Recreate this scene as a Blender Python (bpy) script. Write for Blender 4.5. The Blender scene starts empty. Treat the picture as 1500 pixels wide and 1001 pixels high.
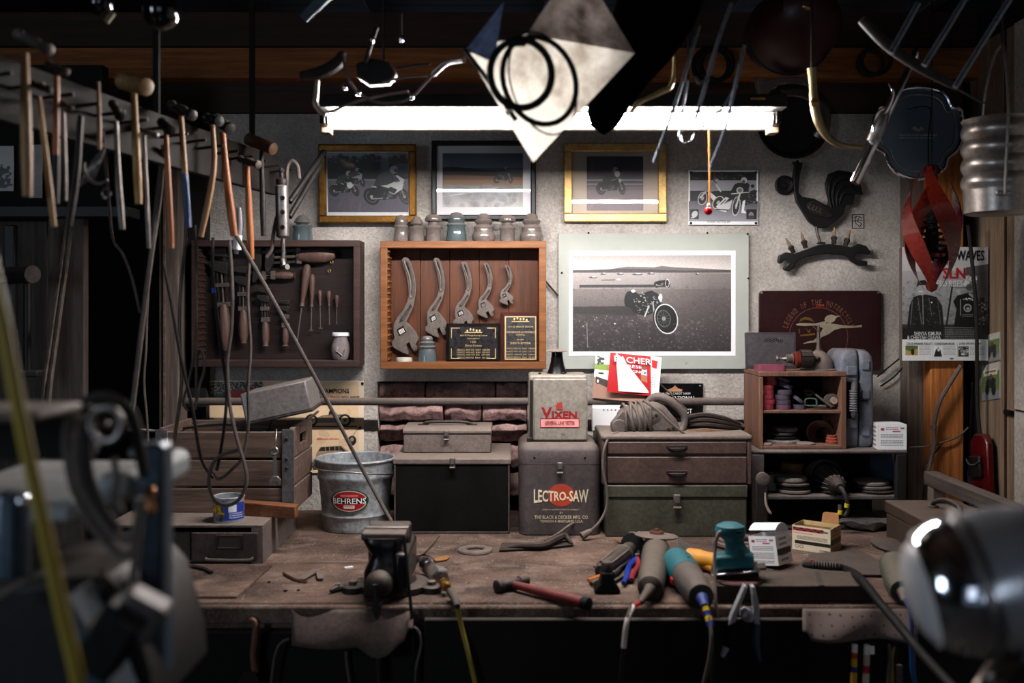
import bpy, math, random
import numpy as np
from mathutils import Vector as V, Matrix
# ---------------------------------------------------------------- camera, light, exposure
SC = bpy.context.scene
COL = SC.collection
F, HY, ZC = 1458.333, 450.0, 1.516          # focal length in photo pixels, horizon row, eye height (m)
cd = bpy.data.cameras.new('camera'); cam = bpy.data.objects.new('camera', cd); COL.objects.link(cam)
cam.location = (0, 0, ZC); cam.rotation_euler = (math.pi/2, 0, 0)
cd.lens = 35; cd.sensor_width = 36; cd.shift_y = -(500.5-HY)/1500; cd.clip_start = .05
cd.dof.use_dof = True; cd.dof.focus_distance = 2.85; cd.dof.aperture_fstop = 2.4
SC.camera = cam
w = bpy.data.worlds.new('world'); SC.world = w; w.use_nodes = True
w.node_tree.nodes['Background'].inputs[0].default_value = (.55, .72, 1, 1)
w.node_tree.nodes['Background'].inputs[1].default_value = .15
def area(name, loc, rot, sx, sy, power, col):
    l = bpy.data.lights.new(name, 'AREA'); l.shape = 'RECTANGLE'; l.size = sx; l.size_y = sy
    l.energy = power; l.color = col
    o = bpy.data.objects.new(name, l); COL.objects.link(o); o.location = loc; o.rotation_euler = rot
    return o
# daylight through the open garage door behind the photographer, and an added fill lamp at the left, with no window behind it
area('daylight_door', (-.45, -3.4, 1.35), (math.radians(90), 0, 0), .7, 1.3, 4.5, (.78, .86, 1))
area('daylight_door_side', (.75, -3.4, 1.3), (math.radians(90), 0, 0), .35, 1.6, 2.8, (.80, .88, 1))
area('left_fill_light', (-2.55, -.5, 1.7), (math.radians(90), 0, math.radians(-72)), 1.1, .9, 34, (.72, .86, 1))
TUBE = 300.0
SC.view_settings.view_transform = 'Standard'; SC.view_settings.look = 'None'
SC.view_settings.exposure = 0; SC.view_settings.gamma = 1; SC.view_settings.use_curve_mapping = False
SC.cycles.use_denoising = True
SC.cycles.max_bounces = 8; SC.cycles.diffuse_bounces = 3; SC.cycles.transparent_max_bounces = 12
SC.cycles.sample_clamp_indirect = 4
random.seed(7)
R = random.uniform
# ---------------------------------------------------------------- helpers
def at(px, py, Y): return V(((px-750)*Y/F, Y, ZC+(HY-py)*Y/F))
def X(px, Y): return (px-750)*Y/F
def Z(py, Y): return ZC+(HY-py)*Y/F
BT = .90                                     # bench top height
def bench(py): return (ZC-BT)*F/(py-HY)      # depth of a bench-top point seen at row py
def lin(c):
    if isinstance(c, str): c = [int(c[i:i+2], 16)/255 for i in (0, 2, 4)]
    return tuple(x/12.92 if x <= .04045 else ((x+.055)/1.055)**2.4 for x in c[:3])
class MB:
    """collects primitives (world coordinates) for ONE mesh object"""
    def __init__(s, M=None): s.v = []; s.f = []; s.M = M
    def add(s, vs, fs):
        n = len(s.v)
        s.v += [tuple(s.M @ V(p)) if s.M else tuple(p) for p in vs]
        s.f += [[i+n for i in f] for f in fs]
        return s
    def box(s, x0, x1, y0, y1, z0, z1):
        return s.add([(x, y, z) for x in (x0, x1) for y in (y0, y1) for z in (z0, z1)],
                     [(0,1,3,2),(4,6,7,5),(0,4,5,1),(2,3,7,6),(0,2,6,4),(1,5,7,3)])
    def cb(s, c, sz, rot=None):
        h = [q/2 for q in sz]
        vs = [V((x, y, z)) for x in (-h[0], h[0]) for y in (-h[1], h[1]) for z in (-h[2], h[2])]
        if rot: vs = [rot @ q for q in vs]
        c = V(c)
        return s.add([c+q for q in vs], [(0,1,3,2),(4,6,7,5),(0,4,5,1),(2,3,7,6),(0,2,6,4),(1,5,7,3)])
    def pbox(s, x0, y0, x1, y1, Y0, Y1):     # box whose front face fills a pixel rectangle at depth Y0
        return s.box(X(x0, Y0), X(x1, Y0), Y0, Y1, Z(y1, Y0), Z(y0, Y0))
    def loft(s, rings, cap=True, close=False):
        n = len(rings[0]); vs = [p for r in rings for p in r]; fs = []
        k = len(rings)
        for i in range(k if close else k-1):
            a, b = i*n, ((i+1) % k)*n
            for j in range(n):
                q = (j+1) % n
                fs.append((a+j, a+q, b+q, b+j))
        if cap and not close: fs += [tuple(range(n))[::-1], tuple(range((k-1)*n, k*n))]
        return s.add(vs, fs)
    def frame(s, d):
        d = V(d).normalized()
        u = d.orthogonal().normalized(); return u, d.cross(u)
    def lathe(s, prof, o, axis=(0, 0, 1), n=24, cap=True):
        a = V(axis).normalized(); u, w_ = s.frame(a); o = V(o)
        return s.loft([[o+a*h+(u*math.cos(t)+w_*math.sin(t))*max(r, 1e-5) for t in [2*math.pi*j/n for j in range(n)]] for r, h in prof], cap)
    def cyl(s, p0, p1, r0, r1=None, n=14):
        p0, p1 = V(p0), V(p1); d = p1-p0
        return s.lathe([(r0, 0), (r0 if r1 is None else r1, d.length)], p0, d, n)
    def tube(s, pts, r, n=7, sub=4, closed=False):
        P = spline(pts, sub, closed) if sub > 1 else [V(p) for p in pts]
        k = len(P); rs = r if isinstance(r, (list, tuple)) else None
        rings = []; u = None
        for i, p in enumerate(P):
            t = (P[(i+1) % k]-P[i-1]) if closed else (P[min(i+1, k-1)]-P[max(i-1, 0)])
            if t.length < 1e-9: t = V((0, 0, 1))
            t.normalize()
            u = t.orthogonal() if u is None else (u-t*u.dot(t))
            if u.length < 1e-6: u = t.orthogonal()
            u.normalize(); b = t.cross(u)
            if rs:
                q = i/(k-1)*(len(rs)-1); a = int(min(q, len(rs)-2)); rr = rs[a]+(rs[a+1]-rs[a])*(q-a)
            else: rr = r
            rings.append([p+(u*math.cos(2*math.pi*j/n)+b*math.sin(2*math.pi*j/n))*rr for j in range(n)])
        return s.loft(rings, not closed, closed)
    def prism(s, pts, d):
        d = V(d); pts = [V(p) for p in pts]
        return s.loft([pts, [p+d for p in pts]])
    def poly(s, pp, Y, th, sub=1):           # traced front outline in pixels at depth Y, with thickness th
        pts = [at(x, y, Y) for x, y in pp]
        if sub > 1: pts = spline(pts, sub, True)
        return s.prism(pts, (0, th, 0))
    def ring(s, outer, inner, d):            # prism with a hole, same point count
        d = V(d); n = len(outer); o = [V(p) for p in outer]; i_ = [V(p) for p in inner]
        vs = o+i_+[p+d for p in o]+[p+d for p in i_]; fs = []
        for j in range(n):
            q = (j+1) % n
            fs += [(j, q, n+q, n+j), (2*n+j, 3*n+j, 3*n+q, 2*n+q), (j, 2*n+j, 2*n+q, q), (n+j, n+q, 3*n+q, 3*n+j)]
        return s.add(vs, fs)
    def rect_ring(s, x0, x1, z0, z1, t, y0, y1):
        o = [(x0, y0, z0), (x1, y0, z0), (x1, y0, z1), (x0, y0, z1)]
        i = [(x0+t, y0, z0+t), (x1-t, y0, z0+t), (x1-t, y0, z1-t), (x0+t, y0, z1-t)]
        return s.ring(o, i, (0, y1-y0, 0))
    def tor(s, c, axis, R_, r, n=28, m=8):
        u, w_ = s.frame(axis); c = V(c)
        return s.tube([c+(u*math.cos(t)+w_*math.sin(t))*R_ for t in [2*math.pi*j/n for j in range(n)]], r, m, 1, True)
    def ell(s, c, rx, ry, rz, n=16, m=10, rot=None):
        c = V(c); rings = []
        for i in range(m+1):
            a = -math.pi/2+math.pi*i/m; k = max(math.cos(a), .001)
            rr = [V((rx*k*math.cos(2*math.pi*j/n), ry*k*math.sin(2*math.pi*j/n), rz*math.sin(a))) for j in range(n)]
            rings.append([c+(rot @ q if rot else q) for q in rr])
        return s.loft(rings)
    def rbox(s, x0, x1, y0, y1, z0, z1, r, n=4):   # box with round vertical edges
        pts = []
        for cx, cy, a0 in ((x1-r, y1-r, 0), (x0+r, y1-r, 90), (x0+r, y0+r, 180), (x1-r, y0+r, 270)):
            for k in range(n+1):
                a = math.radians(a0+90*k/n); pts.append((cx+r*math.cos(a), cy+r*math.sin(a)))
        return s.loft([[V((x, y, z)) for x, y in pts] for z in (z0, z1)])
    def text(s, t, c, w_, h, ux=(1, 0, 0), uy=(0, 0, 1), bold=0.0, th=0.0):
        """lettering whose outline fits w x h about the point c"""
        cu = bpy.data.curves.new('t', 'FONT'); cu.body = t; cu.resolution_u = 2; cu.offset = bold
        if th: cu.extrude = .05
        o = bpy.data.objects.new('t', cu); COL.objects.link(o)
        m = o.to_mesh()
        vs = [V(q.co) for q in m.vertices]; fs = [list(p.vertices) for p in m.polygons]
        o.to_mesh_clear(); bpy.data.objects.remove(o); bpy.data.curves.remove(cu)
        if not vs: return s
        x0, x1 = min(q.x for q in vs), max(q.x for q in vs); y0, y1 = min(q.y for q in vs), max(q.y for q in vs)
        ux, uy, c = V(ux), V(uy), V(c); nz = ux.cross(uy)
        return s.add([c+ux*((q.x-x0)/(x1-x0)-.5)*w_+uy*((q.y-y0)/max(y1-y0, 1e-6)-.5)*h+(nz*th*(q.z/.05) if th else nz*0) for q in vs], fs)
    def ptext(s, t, x0, y0, x1, y1, Y, bold=0.0, off=.0008):
        Yt = Y-off; a, b = at(x0, y0, Yt), at(x1, y1, Yt)
        return s.text(t, (a+b)/2, abs(b.x-a.x), abs(a.z-b.z), bold=bold)
def spline(pts, sub=4, closed=False):
    P = [V(p) for p in pts]; n = len(P); out = []
    for i in range(n if closed else n-1):
        g = (lambda k: P[k % n]) if closed else (lambda k: P[min(max(k, 0), n-1)])
        a, b, c, d = g(i-1), g(i), g(i+1), g(i+2)
        for k in range(sub):
            t = k/sub
            out.append(.5*((2*b)+(c-a)*t+(2*a-5*b+4*c-d)*t*t+(3*b-a-3*c+d)*t**3))
    if not closed: out.append(P[-1])
    return out
def cpts(pp, Y=None):                        # pixel path to points; entries (px, py[, Y])
    return [at(p[0], p[1], p[2] if len(p) > 2 else Y) for p in pp]
W = {}                                       # world position of every parent
def O(name, mb, m, parent=None, bev=0, ang=40, label=None, org=None):
    if parent: o0 = W[parent]
    elif org: o0 = V(org)
    else:
        xs = [p[0] for p in mb.v]; ys = [p[1] for p in mb.v]; zs = [p[2] for p in mb.v]
        o0 = V(((min(xs)+max(xs))/2, (min(ys)+max(ys))/2, min(zs)))
    me = bpy.data.meshes.new(name)
    me.from_pydata([(p[0]-o0[0], p[1]-o0[1], p[2]-o0[2]) for p in mb.v], [], mb.f)
    if m: me.materials.append(m)
    import bmesh
    b = bmesh.new(); b.from_mesh(me); bmesh.ops.recalc_face_normals(b, faces=b.faces); b.to_mesh(me); b.free()
    if ang:
        me.shade_smooth(); me.set_sharp_from_angle(angle=math.radians(ang))
    o = bpy.data.objects.new(name, me); COL.objects.link(o)
    if parent: o.parent = parent
    else: o.location = o0
    W[o] = o0
    if bev:
        q = o.modifiers.new('bevel', 'BEVEL'); q.width = bev; q.segments = 2; q.limit_method = 'ANGLE'; q.angle_limit = math.radians(50)
    if label: o['label'] = label
    return o
def tag(o, label, cat, group=None):
    o['label'] = label; o['category'] = cat
    if group: o['group'] = group
    return o
def T(name, label, cat, loc, group=None):
    o = bpy.data.objects.new(name, None); COL.objects.link(o); o.location = loc; o.empty_display_size = .03
    W[o] = V(loc); return tag(o, label, cat, group)
def S(name, label, cat, mb, m, group=None, bev=0, ang=40): return tag(O(name, mb, m, None, bev, ang), label, cat, group)
def ST(name, mb, m, parent=None, bev=0):
    o = O(name, mb, m, parent, bev)
    if not parent: o['kind'] = 'structure'
    return o
def dup(o, d=(0, 0, 0), label=None, rz=0, scale=1, parent=None):
    c = o.copy(); COL.objects.link(c)
    if parent: c.parent = parent
    else:
        c.location = o.location+V(d); c.rotation_euler.z += rz; c.scale = (scale,)*3
        W[c] = c.location.copy()
    if label: c['label'] = label
    for ch in list(o.children): dup(ch, parent=c)
    return c
# ---------------------------------------------------------------- materials
def nodes(name):
    m = bpy.data.materials.new(name); m.use_nodes = True
    nt = m.node_tree; return m, nt, nt.nodes['Principled BSDF']
def N(nt, t, **k):
    n = nt.nodes.new(t)
    for a, b in k.items(): setattr(n, a, b)
    return n
def L(nt, a, b): nt.links.new(a, b)
def mixc(nt, fac, a, b, mode='MIX'):
    n = N(nt, 'ShaderNodeMix', data_type='RGBA', blend_type=mode)
    for s, v in ((n.inputs[0], fac), (n.inputs[6], a), (n.inputs[7], b)):
        if hasattr(v, 'links'): L(nt, v, s)
        elif isinstance(v, (int, float)): s.default_value = v
        else: s.default_value = (*v[:3], 1)
    return n.outputs[2]
def rng(nt, src, a, b, c=0.0, d=1.0):
    n = N(nt, 'ShaderNodeMapRange'); L(nt, src, n.inputs[0])
    for i, v in enumerate((a, b, c, d)): n.inputs[i+1].default_value = v
    return n.outputs[0]
def tex(nt, scale, stretch=(1, 1, 1), detail=5, rough=.6):
    tc = N(nt, 'ShaderNodeTexCoord'); mp = N(nt, 'ShaderNodeMapping'); mp.inputs['Scale'].default_value = stretch
    L(nt, tc.outputs['Object'], mp.inputs[0])
    n = N(nt, 'ShaderNodeTexNoise'); n.inputs['Scale'].default_value = scale; n.inputs['Detail'].default_value = detail
    n.inputs['Roughness'].default_value = rough; L(nt, mp.outputs[0], n.inputs['Vector'])
    return n.outputs['Fac']
DUST = lin((.52, .46, .42))
def mat(name, c, rough=.6, metal=0, var=.3, scale=14, bump=.0, bscale=90, dust=0.0, c2=None, th=(.45, .7), stretch=(1, 1, 1), spec=.3, coat=0):
    """worn material: base colour with mottling, optional second colour in patches (rust, chips), dust on upward faces, fine relief"""
    m, nt, b = nodes(name); c = lin(c)
    col = mixc(nt, rng(nt, tex(nt, scale, stretch), .3, .7), [x*(1-var) for x in c], [min(x*(1+var), 1) for x in c])
    if c2: col = mixc(nt, rng(nt, tex(nt, scale*2.3, stretch, 8, .7), *th), col, lin(c2))
    if bump:
        f = N(nt, 'ShaderNodeMapRange'); L(nt, tex(nt, 95, stretch, 5, .75), f.inputs[0])
        for i, v in enumerate((.3, .7, .68, 1.28)): f.inputs[i+1].default_value = v
        vm = N(nt, 'ShaderNodeVectorMath', operation='SCALE'); L(nt, col, vm.inputs[0]); L(nt, f.outputs[0], vm.inputs['Scale']); col = vm.outputs[0]
    if dust:
        g = N(nt, 'ShaderNodeNewGeometry'); sx = N(nt, 'ShaderNodeSeparateXYZ'); L(nt, g.outputs['Normal'], sx.inputs[0])
        up = rng(nt, sx.outputs[2], .1, .95, 0, dust)
        mu = N(nt, 'ShaderNodeMath', operation='MULTIPLY'); L(nt, up, mu.inputs[0]); L(nt, rng(nt, tex(nt, 30), .25, .6, .5, 1), mu.inputs[1])
        col = mixc(nt, mu.outputs[0], col, DUST)
        L(nt, rng(nt, mu.outputs[0], 0, 1, rough, .95), b.inputs['Roughness'])
        if metal: L(nt, rng(nt, mu.outputs[0], 0, 1, metal, 0), b.inputs['Metallic'])
    else:
        L(nt, rng(nt, tex(nt, scale*1.7), .3, .7, max(rough-.1, .03), min(rough+.1, 1)), b.inputs['Roughness'])
        b.inputs['Metallic'].default_value = metal
    b.inputs['Specular IOR Level'].default_value = spec
    if coat: b.inputs['Coat Weight'].default_value = coat; b.inputs['Coat Roughness'].default_value = .08
    L(nt, col, b.inputs['Base Color'])
    if bump:
        bn = N(nt, 'ShaderNodeBump'); bn.inputs['Strength'].default_value = bump; bn.inputs['Distance'].default_value = .004
        L(nt, tex(nt, bscale, stretch, 4), bn.inputs['Height']); L(nt, bn.outputs[0], b.inputs['Normal'])
    L(nt, b.outputs[0], nt.nodes['Material Output'].inputs[0])
    return m
def wood(name, c, c2, axis='x', scale=6, rough=.6, dust=0, bump=.15):
    st = {'x': (.12, 2.2, 2.2), 'y': (2.2, .12, 2.2), 'z': (2.2, 2.2, .12)}[axis]
    return mat(name, c, rough, 0, .35, scale*2, bump, scale*12, dust, c2, (.4, .75), st)
def emit(name, c, s):
    m, nt, b = nodes(name); b.inputs['Base Color'].default_value = (*c, 1)
    b.inputs['Emission Color'].default_value = (*c, 1); b.inputs['Emission Strength'].default_value = s
    return m
def glass(name, c=(1, 1, 1), rough=.02, ior=1.45):
    m, nt, b = nodes(name); b.inputs['Base Color'].default_value = (*c, 1); b.inputs['Roughness'].default_value = rough
    b.inputs['Transmission Weight'].default_value = 1; b.inputs['IOR'].default_value = ior
    return m
def attr_mat(name, rough=.5, coat=0):
    m, nt, b = nodes(name); a = N(nt, 'ShaderNodeAttribute', attribute_name='Col'); L(nt, a.outputs['Color'], b.inputs['Base Color'])
    b.inputs['Roughness'].default_value = rough; b.inputs['Coat Weight'].default_value = coat; b.inputs['Coat Roughness'].default_value = .03
    return m
# printed pictures: drawn here in code on a fine grid of coloured vertices
class Pic:
    def __init__(s, w, h, bg=(1, 1, 1), ss=3):
        s.w, s.h, s.ss = w, h, ss
        s.a = np.zeros((h*ss, w*ss, 3)); s.a[:] = bg
        s.yy, s.xx = np.mgrid[0:h*ss, 0:w*ss]; s.xx = (s.xx+.5)/ss; s.yy = (s.yy+.5)/ss
        s.r = np.random.RandomState(3)
    def sub(s, x0, y0, x1, y1):
        k = s.ss; a, b = max(int(x0*k)-1, 0), max(int(y0*k)-1, 0)
        q = np.s_[b:max(int(y1*k)+2, b), a:max(int(x1*k)+2, a)]
        return s.xx[q], s.yy[q], s.a[q]
    def put(s, A, m, c, al): A[m] = A[m]*(1-al)+np.array(c)*al; return s
    def rect(s, x0, y0, x1, y1, c, al=1):
        x, y, A = s.sub(x0, y0, x1, y1); return s.put(A, (x >= x0) & (x < x1) & (y >= y0) & (y < y1), c, al)
    def grad(s, y0, y1, c0, c1):
        m = (s.yy >= y0) & (s.yy < y1); t = ((s.yy-y0)/(y1-y0))[m][:, None]
        s.a[m] = np.array(c0)*(1-t)+np.array(c1)*t; return s
    def ell(s, x, y, rx, ry, c, rot=0, al=1, inner=0):
        r = max(rx, ry); X_, Y_, A = s.sub(x-r, y-r, x+r, y+r)
        ca, sa = math.cos(math.radians(rot)), math.sin(math.radians(rot)); dx, dy = X_-x, Y_-y
        d = ((dx*ca+dy*sa)/rx)**2+((-dx*sa+dy*ca)/ry)**2
        return s.put(A, (d <= 1) & (d >= inner*inner), c, al)
    def poly(s, p, c, al=1):
        xs, ys = [q[0] for q in p], [q[1] for q in p]; X_, Y_, A = s.sub(min(xs), min(ys), max(xs), max(ys))
        m = np.zeros(X_.shape, bool); n = len(p)
        for i in range(n):
            (x0, y0), (x1, y1) = p[i], p[(i+1) % n]
            if y0 == y1: continue
            m ^= ((y0 <= Y_) != (y1 <= Y_)) & (X_ < x0+(Y_-y0)*(x1-x0)/(y1-y0))
        return s.put(A, m, c, al)
    def line(s, p, wd, c, al=1):
        xs, ys = [q[0] for q in p], [q[1] for q in p]; X_, Y_, A = s.sub(min(xs)-wd, min(ys)-wd, max(xs)+wd, max(ys)+wd)
        m = np.zeros(X_.shape, bool)
        for (x0, y0), (x1, y1) in zip(p, p[1:]):
            dx, dy = x1-x0, y1-y0; q = max(dx*dx+dy*dy, 1e-9)
            t = np.clip(((X_-x0)*dx+(Y_-y0)*dy)/q, 0, 1)
            m |= (X_-x0-t*dx)**2+(Y_-y0-t*dy)**2 <= (wd/2)**2
        return s.put(A, m, c, al)
    def blobs(s, n, x0, y0, x1, y1, r0, r1, c, al=1):
        for _ in range(n):
            k = s.r.uniform(.6, 1.3); s.ell(s.r.uniform(x0, x1), s.r.uniform(y0, y1), s.r.uniform(r0, r1)*1.4, s.r.uniform(r0, r1), [min(q*k, 1) for q in c], s.r.uniform(-30, 30), al)
        return s
    def lines(s, x0, y0, x1, n, dy, c, al=.8):   # rows of small illegible print
        for i in range(n):
            x = x0
            while x < x1-2:
                l = s.r.uniform(2, 7); s.rect(x, y0+i*dy, min(x+l, x1), y0+i*dy+dy*.5, c, al); x += l+1.2
        return s
    def grain(s, k):
        g = s.r.normal(0, k, (s.h, s.w)).repeat(s.ss, 0).repeat(s.ss, 1)[:, :, None]; s.a = np.clip(s.a+g, 0, 1); return s
    def obj(s, name, m, parent, p00, ux, uy, bend=None):
        """p00 top left corner, ux right edge vector, uy down edge vector"""
        a = s.a.reshape(s.h, s.ss, s.w, s.ss, 3).mean((1, 3))
        a = np.where(a <= .04045, a/12.92, ((a+.055)/1.055)**2.4)
        h, w_ = s.h, s.w
        jj, ii = np.meshgrid(np.linspace(0, 1, w_), np.linspace(0, 1, h))
        p = np.array(p00)[None, None]+jj[..., None]*np.array(ux)+ii[..., None]*np.array(uy)
        if bend: p = p+bend(jj, ii)
        p = p.reshape(-1, 3)-np.array(W[parent])
        k = np.arange(h*w_).reshape(h, w_)
        f = np.stack([k[:-1, :-1], k[1:, :-1], k[1:, 1:], k[:-1, 1:]], -1).reshape(-1, 4)
        me = bpy.data.meshes.new(name); me.vertices.add(len(p)); me.vertices.foreach_set('co', p.ravel())
        me.loops.add(f.size); me.loops.foreach_set('vertex_index', f.ravel())
        me.polygons.add(len(f)); me.polygons.foreach_set('loop_start', np.arange(len(f))*4)
        me.update(calc_edges=True)
        ca = me.color_attributes.new('Col', 'FLOAT_COLOR', 'POINT')
        ca.data.foreach_set('color', np.concatenate([a.reshape(-1, 3), np.ones((h*w_, 1))], 1).ravel())
        me.materials.append(m)
        o = bpy.data.objects.new(name, me); COL.objects.link(o); o.parent = parent; W[o] = W[parent]
        return o
# ---------------------------------------------------------------- materials used widely
M = {}
def stucco():
    m, nt, b = nodes('stucco')
    c = mixc(nt, rng(nt, tex(nt, 3, (1, 1, 1), 6, .65), .35, .68), lin((.58, .55, .525)), lin((.79, .76, .73)))
    c = mixc(nt, rng(nt, tex(nt, 1.1, (1, 1, .6), 4), .5, .75, 0, .5), c, lin((.42, .385, .37)))
    c = mixc(nt, rng(nt, tex(nt, 160, (1, 1, 1), 3, .6), .38, .62, .35, 0), c, lin((.34, .32, .31)))
    L(nt, c, b.inputs['Base Color']); b.inputs['Roughness'].default_value = .9
    bn = N(nt, 'ShaderNodeBump'); bn.inputs['Strength'].default_value = .75; bn.inputs['Distance'].default_value = .006
    L(nt, tex(nt, 120, (1, 1, 1), 4, .65), bn.inputs['Height']); L(nt, bn.outputs[0], b.inputs['Normal'])
    return m
M['stucco'] = stucco()
M['darkwood'] = wood('dark_brown_wood', (.22, .14, .10), (.12, .08, .06), 'x', 5, .7, .2)
M['beam'] = wood('amber_beam_wood', (.55, .33, .16), (.34, .19, .09), 'x', 5, .75)
M['post'] = wood('amber_post_wood', (.66, .40, .19), (.45, .25, .11), 'z', 6, .7)
M['greywood'] = wood('weathered_grey_wood', (.40, .35, .32), (.25, .21, .19), 'z', 6, .8, .3)
M['greywoodx'] = wood('weathered_grey_board', (.42, .36, .33), (.27, .22, .20), 'x', 6, .8, .5)
M['crate'] = wood('dusty_crate_wood', (.40, .32, .28), (.24, .18, .155), 'x', 7, .85, .5)
def bench_mat():
    m, nt, b = nodes('dusty_bench_top')
    c = mixc(nt, rng(nt, tex(nt, 3.2, (1, 1.4, 1), 7, .65), .38, .64), lin((.20, .15, .13)), lin((.43, .34, .295)))
    c = mixc(nt, rng(nt, tex(nt, 11, (1, 1, 1), 6, .7), .5, .7, 0, .75), c, lin((.52, .445, .40)))
    c = mixc(nt, rng(nt, tex(nt, 26, (.3, 1, 1), 5, .7), .52, .72, 0, .7), c, lin((.15, .115, .10)))
    c = mixc(nt, rng(nt, tex(nt, 170, (1, 1, 1), 3, .7), .55, .72, 0, .6), c, lin((.60, .53, .48)))
    L(nt, c, b.inputs['Base Color']); b.inputs['Roughness'].default_value = .88; b.inputs['Specular IOR Level'].default_value = .25
    bn = N(nt, 'ShaderNodeBump'); bn.inputs['Strength'].default_value = .7; bn.inputs['Distance'].default_value = .004
    L(nt, tex(nt, 60, (.6, 1, 1), 5, .7), bn.inputs['Height']); L(nt, bn.outputs[0], b.inputs['Normal']); return m
M['bench'] = bench_mat()
M['under'] = mat('shade_dark', (.065, .055, .052), .9, 0, .4, 10, .2, 60, .2)  # near-black base: shade under the bench and ceiling is put into the colour
M['black'] = mat('black_steel', (.055, .05, .052), .5, 0, .3, 20, .1, 120, .12)
M['blk'] = mat('black_rubber', (.03, .028, .03), .7, 0, .2, 20, spec=.2)
M['iron'] = mat('dusty_cast_iron', (.34, .30, .285), .55, .55, .25, 22, .35, 160, .5)
M['dkiron'] = mat('dark_iron', (.17, .15, .145), .5, .5, .3, 22, .3, 140, .35)
M['steel'] = mat('worn_steel', (.55, .53, .52), .35, .9, .2, 20, .1, 90, .25)
M['chrome'] = mat('chrome', (.86, .87, .90), .06, 1, .03, 8)
M['galv'] = mat('galvanised_steel', (.66, .68, .70), .45, .45, .2, 26, .15, 60, .35, (.42, .43, .45), (.5, .75))
M['greytool'] = mat('dusty_grey_enamel', (.40, .355, .335), .6, .1, .18, 16, .2, 120, .6, (.26, .20, .18), (.58, .75))
M['brass'] = mat('aged_brass', (.62, .46, .24), .35, .9, .2, 20)
M['cream'] = mat('cream_enamel', (.86, .82, .74), .5, 0, .05)
M['cable'] = mat('dusty_rubber_cable', (.33, .295, .28), .8, 0, .25, 40, 0, 60, .5)
M['cabledk'] = mat('dark_rubber_cable', (.12, .108, .105), .7, 0, .25, 40, 0, 60, .35)
M['brick'] = mat('pinkish_rough_stone', (.58, .45, .44), .9, 0, .4, 16, 1.0, 45, .45, (.30, .215, .215), (.46, .66))
M['white'] = mat('white_card', (.86, .86, .87), .7, 0, .04)
M['screw'] = mat('dark_screw_head', (.10, .09, .09), .4, .6, .2)
def thin_glass():
    m, nt, b = nodes('pane_glass'); nt.nodes.remove(b)
    t = N(nt, 'ShaderNodeBsdfTransparent'); g = N(nt, 'ShaderNodeBsdfGlossy'); g.inputs['Roughness'].default_value = .02
    f = N(nt, 'ShaderNodeFresnel'); f.inputs['IOR'].default_value = 1.52; x = N(nt, 'ShaderNodeMixShader')
    L(nt, f.outputs[0], x.inputs[0]); L(nt, t.outputs[0], x.inputs[1]); L(nt, g.outputs[0], x.inputs[2])
    L(nt, x.outputs[0], nt.nodes['Material Output'].inputs[0]); return m
M['pane'] = thin_glass()
M['print'] = attr_mat('printed_paper', .45); M['printgloss'] = attr_mat('glossy_print', .25)
# ---------------------------------------------------------------- the setting
YW = 3.04
xl, xr = X(300, YW), X(1327, YW)
ox0, ox1, oz1 = X(553, YW), X(773, YW), Z(559, YW)
zt = Z(167, YW)
w_ = MB().box(xl, ox0, YW, YW+.12, 0, oz1).box(ox1, xr, YW, YW+.12, 0, oz1).box(xl, xr, YW, YW+.12, oz1, zt)
wall = ST('wall_back', w_, M['stucco'])
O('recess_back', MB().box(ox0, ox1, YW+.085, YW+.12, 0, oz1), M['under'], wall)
rows = [(561, 588), (590, 621), (623, 651), (653, 690), (692, 730)]
for i, (a, b) in enumerate(rows):
    x = 553
    while x < 772:
        e = min(x+R(52, 105), 773)
        if 773-e < 25: e = 773
        y0 = YW+.012+R(0, .03); q = MB()
        z0, z1 = Z(b, YW), Z(a, YW); x0, x1 = X(x+1, YW), X(e-1, YW)
        g = 5; ring = []
        for k in range(g+1):
            xx = x0+(x1-x0)*k/g
            ring.append([V((xx, y0+.06, z0+R(0, .005))), V((xx, y0+R(0, .016), z0+R(0, .010))), V((xx, y0-R(0, .016), (z0+z1)/2+R(-.010, .010))), V((xx, y0+R(0, .016), z1-R(0, .012))), V((xx, y0+.06, z1-R(0, .004)))])
        q.loft(ring); O('stone', q, M['brick'], wall, .004, 50)
        x = e
ST('trim_1', MB().box(xl-.6, xr+.2, YW-.005, YW+.12, zt+.003, Z(118, YW)), M['darkwood'])
bm = ST('trim_2', MB().box(-2.5, 1.395, 2.97, 3.06, Z(114, 2.97), Z(70, 2.97)), M['beam'])
ST('trim_3', MB().box(-2.5, 1.395, 2.99, 3.06, Z(69, 2.99)+.003, Z(18, 2.99)), M['darkwood'])
ce = ST('ceiling', MB().box(-2.6, 1.45, -3.5, 4.3, 2.66, 2.74), M['under'])
for k in range(7):
    x = -2.3+k*.6
    O('rafter', MB().box(x, x+.045, -3.4, 4.2, 2.46, 2.66), M['darkwood'], ce, .004)
for k in range(16):
    y = -3.4+k*.475
    O('ceiling_board', MB().box(-2.6, 1.4, y, y+.468, 2.645, 2.668), M['darkwood'], ce)
fl = ST('floor', MB().box(-2.6, 1.45, -3.5, 4.3, -.08, 0), mat('oily_concrete', (.2, .18, .17), .85, 0, .4, 3, .3, 40))
ST('wall_left', MB().box(-2.7, -2.6, -3.5, 4.3, 0, 2.74), M['under'])
ST('wall_far', MB().box(-2.6, xl, 4.2, 4.3, 0, 2.66), M['under'])
ST('wall_rear', MB().box(-2.6, -1.25, -3.6, -3.5, 0, 2.66).box(1.2, 1.45, -3.6, -3.5, 0, 2.66).box(-1.25, 1.2, -3.6, -3.5, 2.3, 2.66), M['under'])
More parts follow.
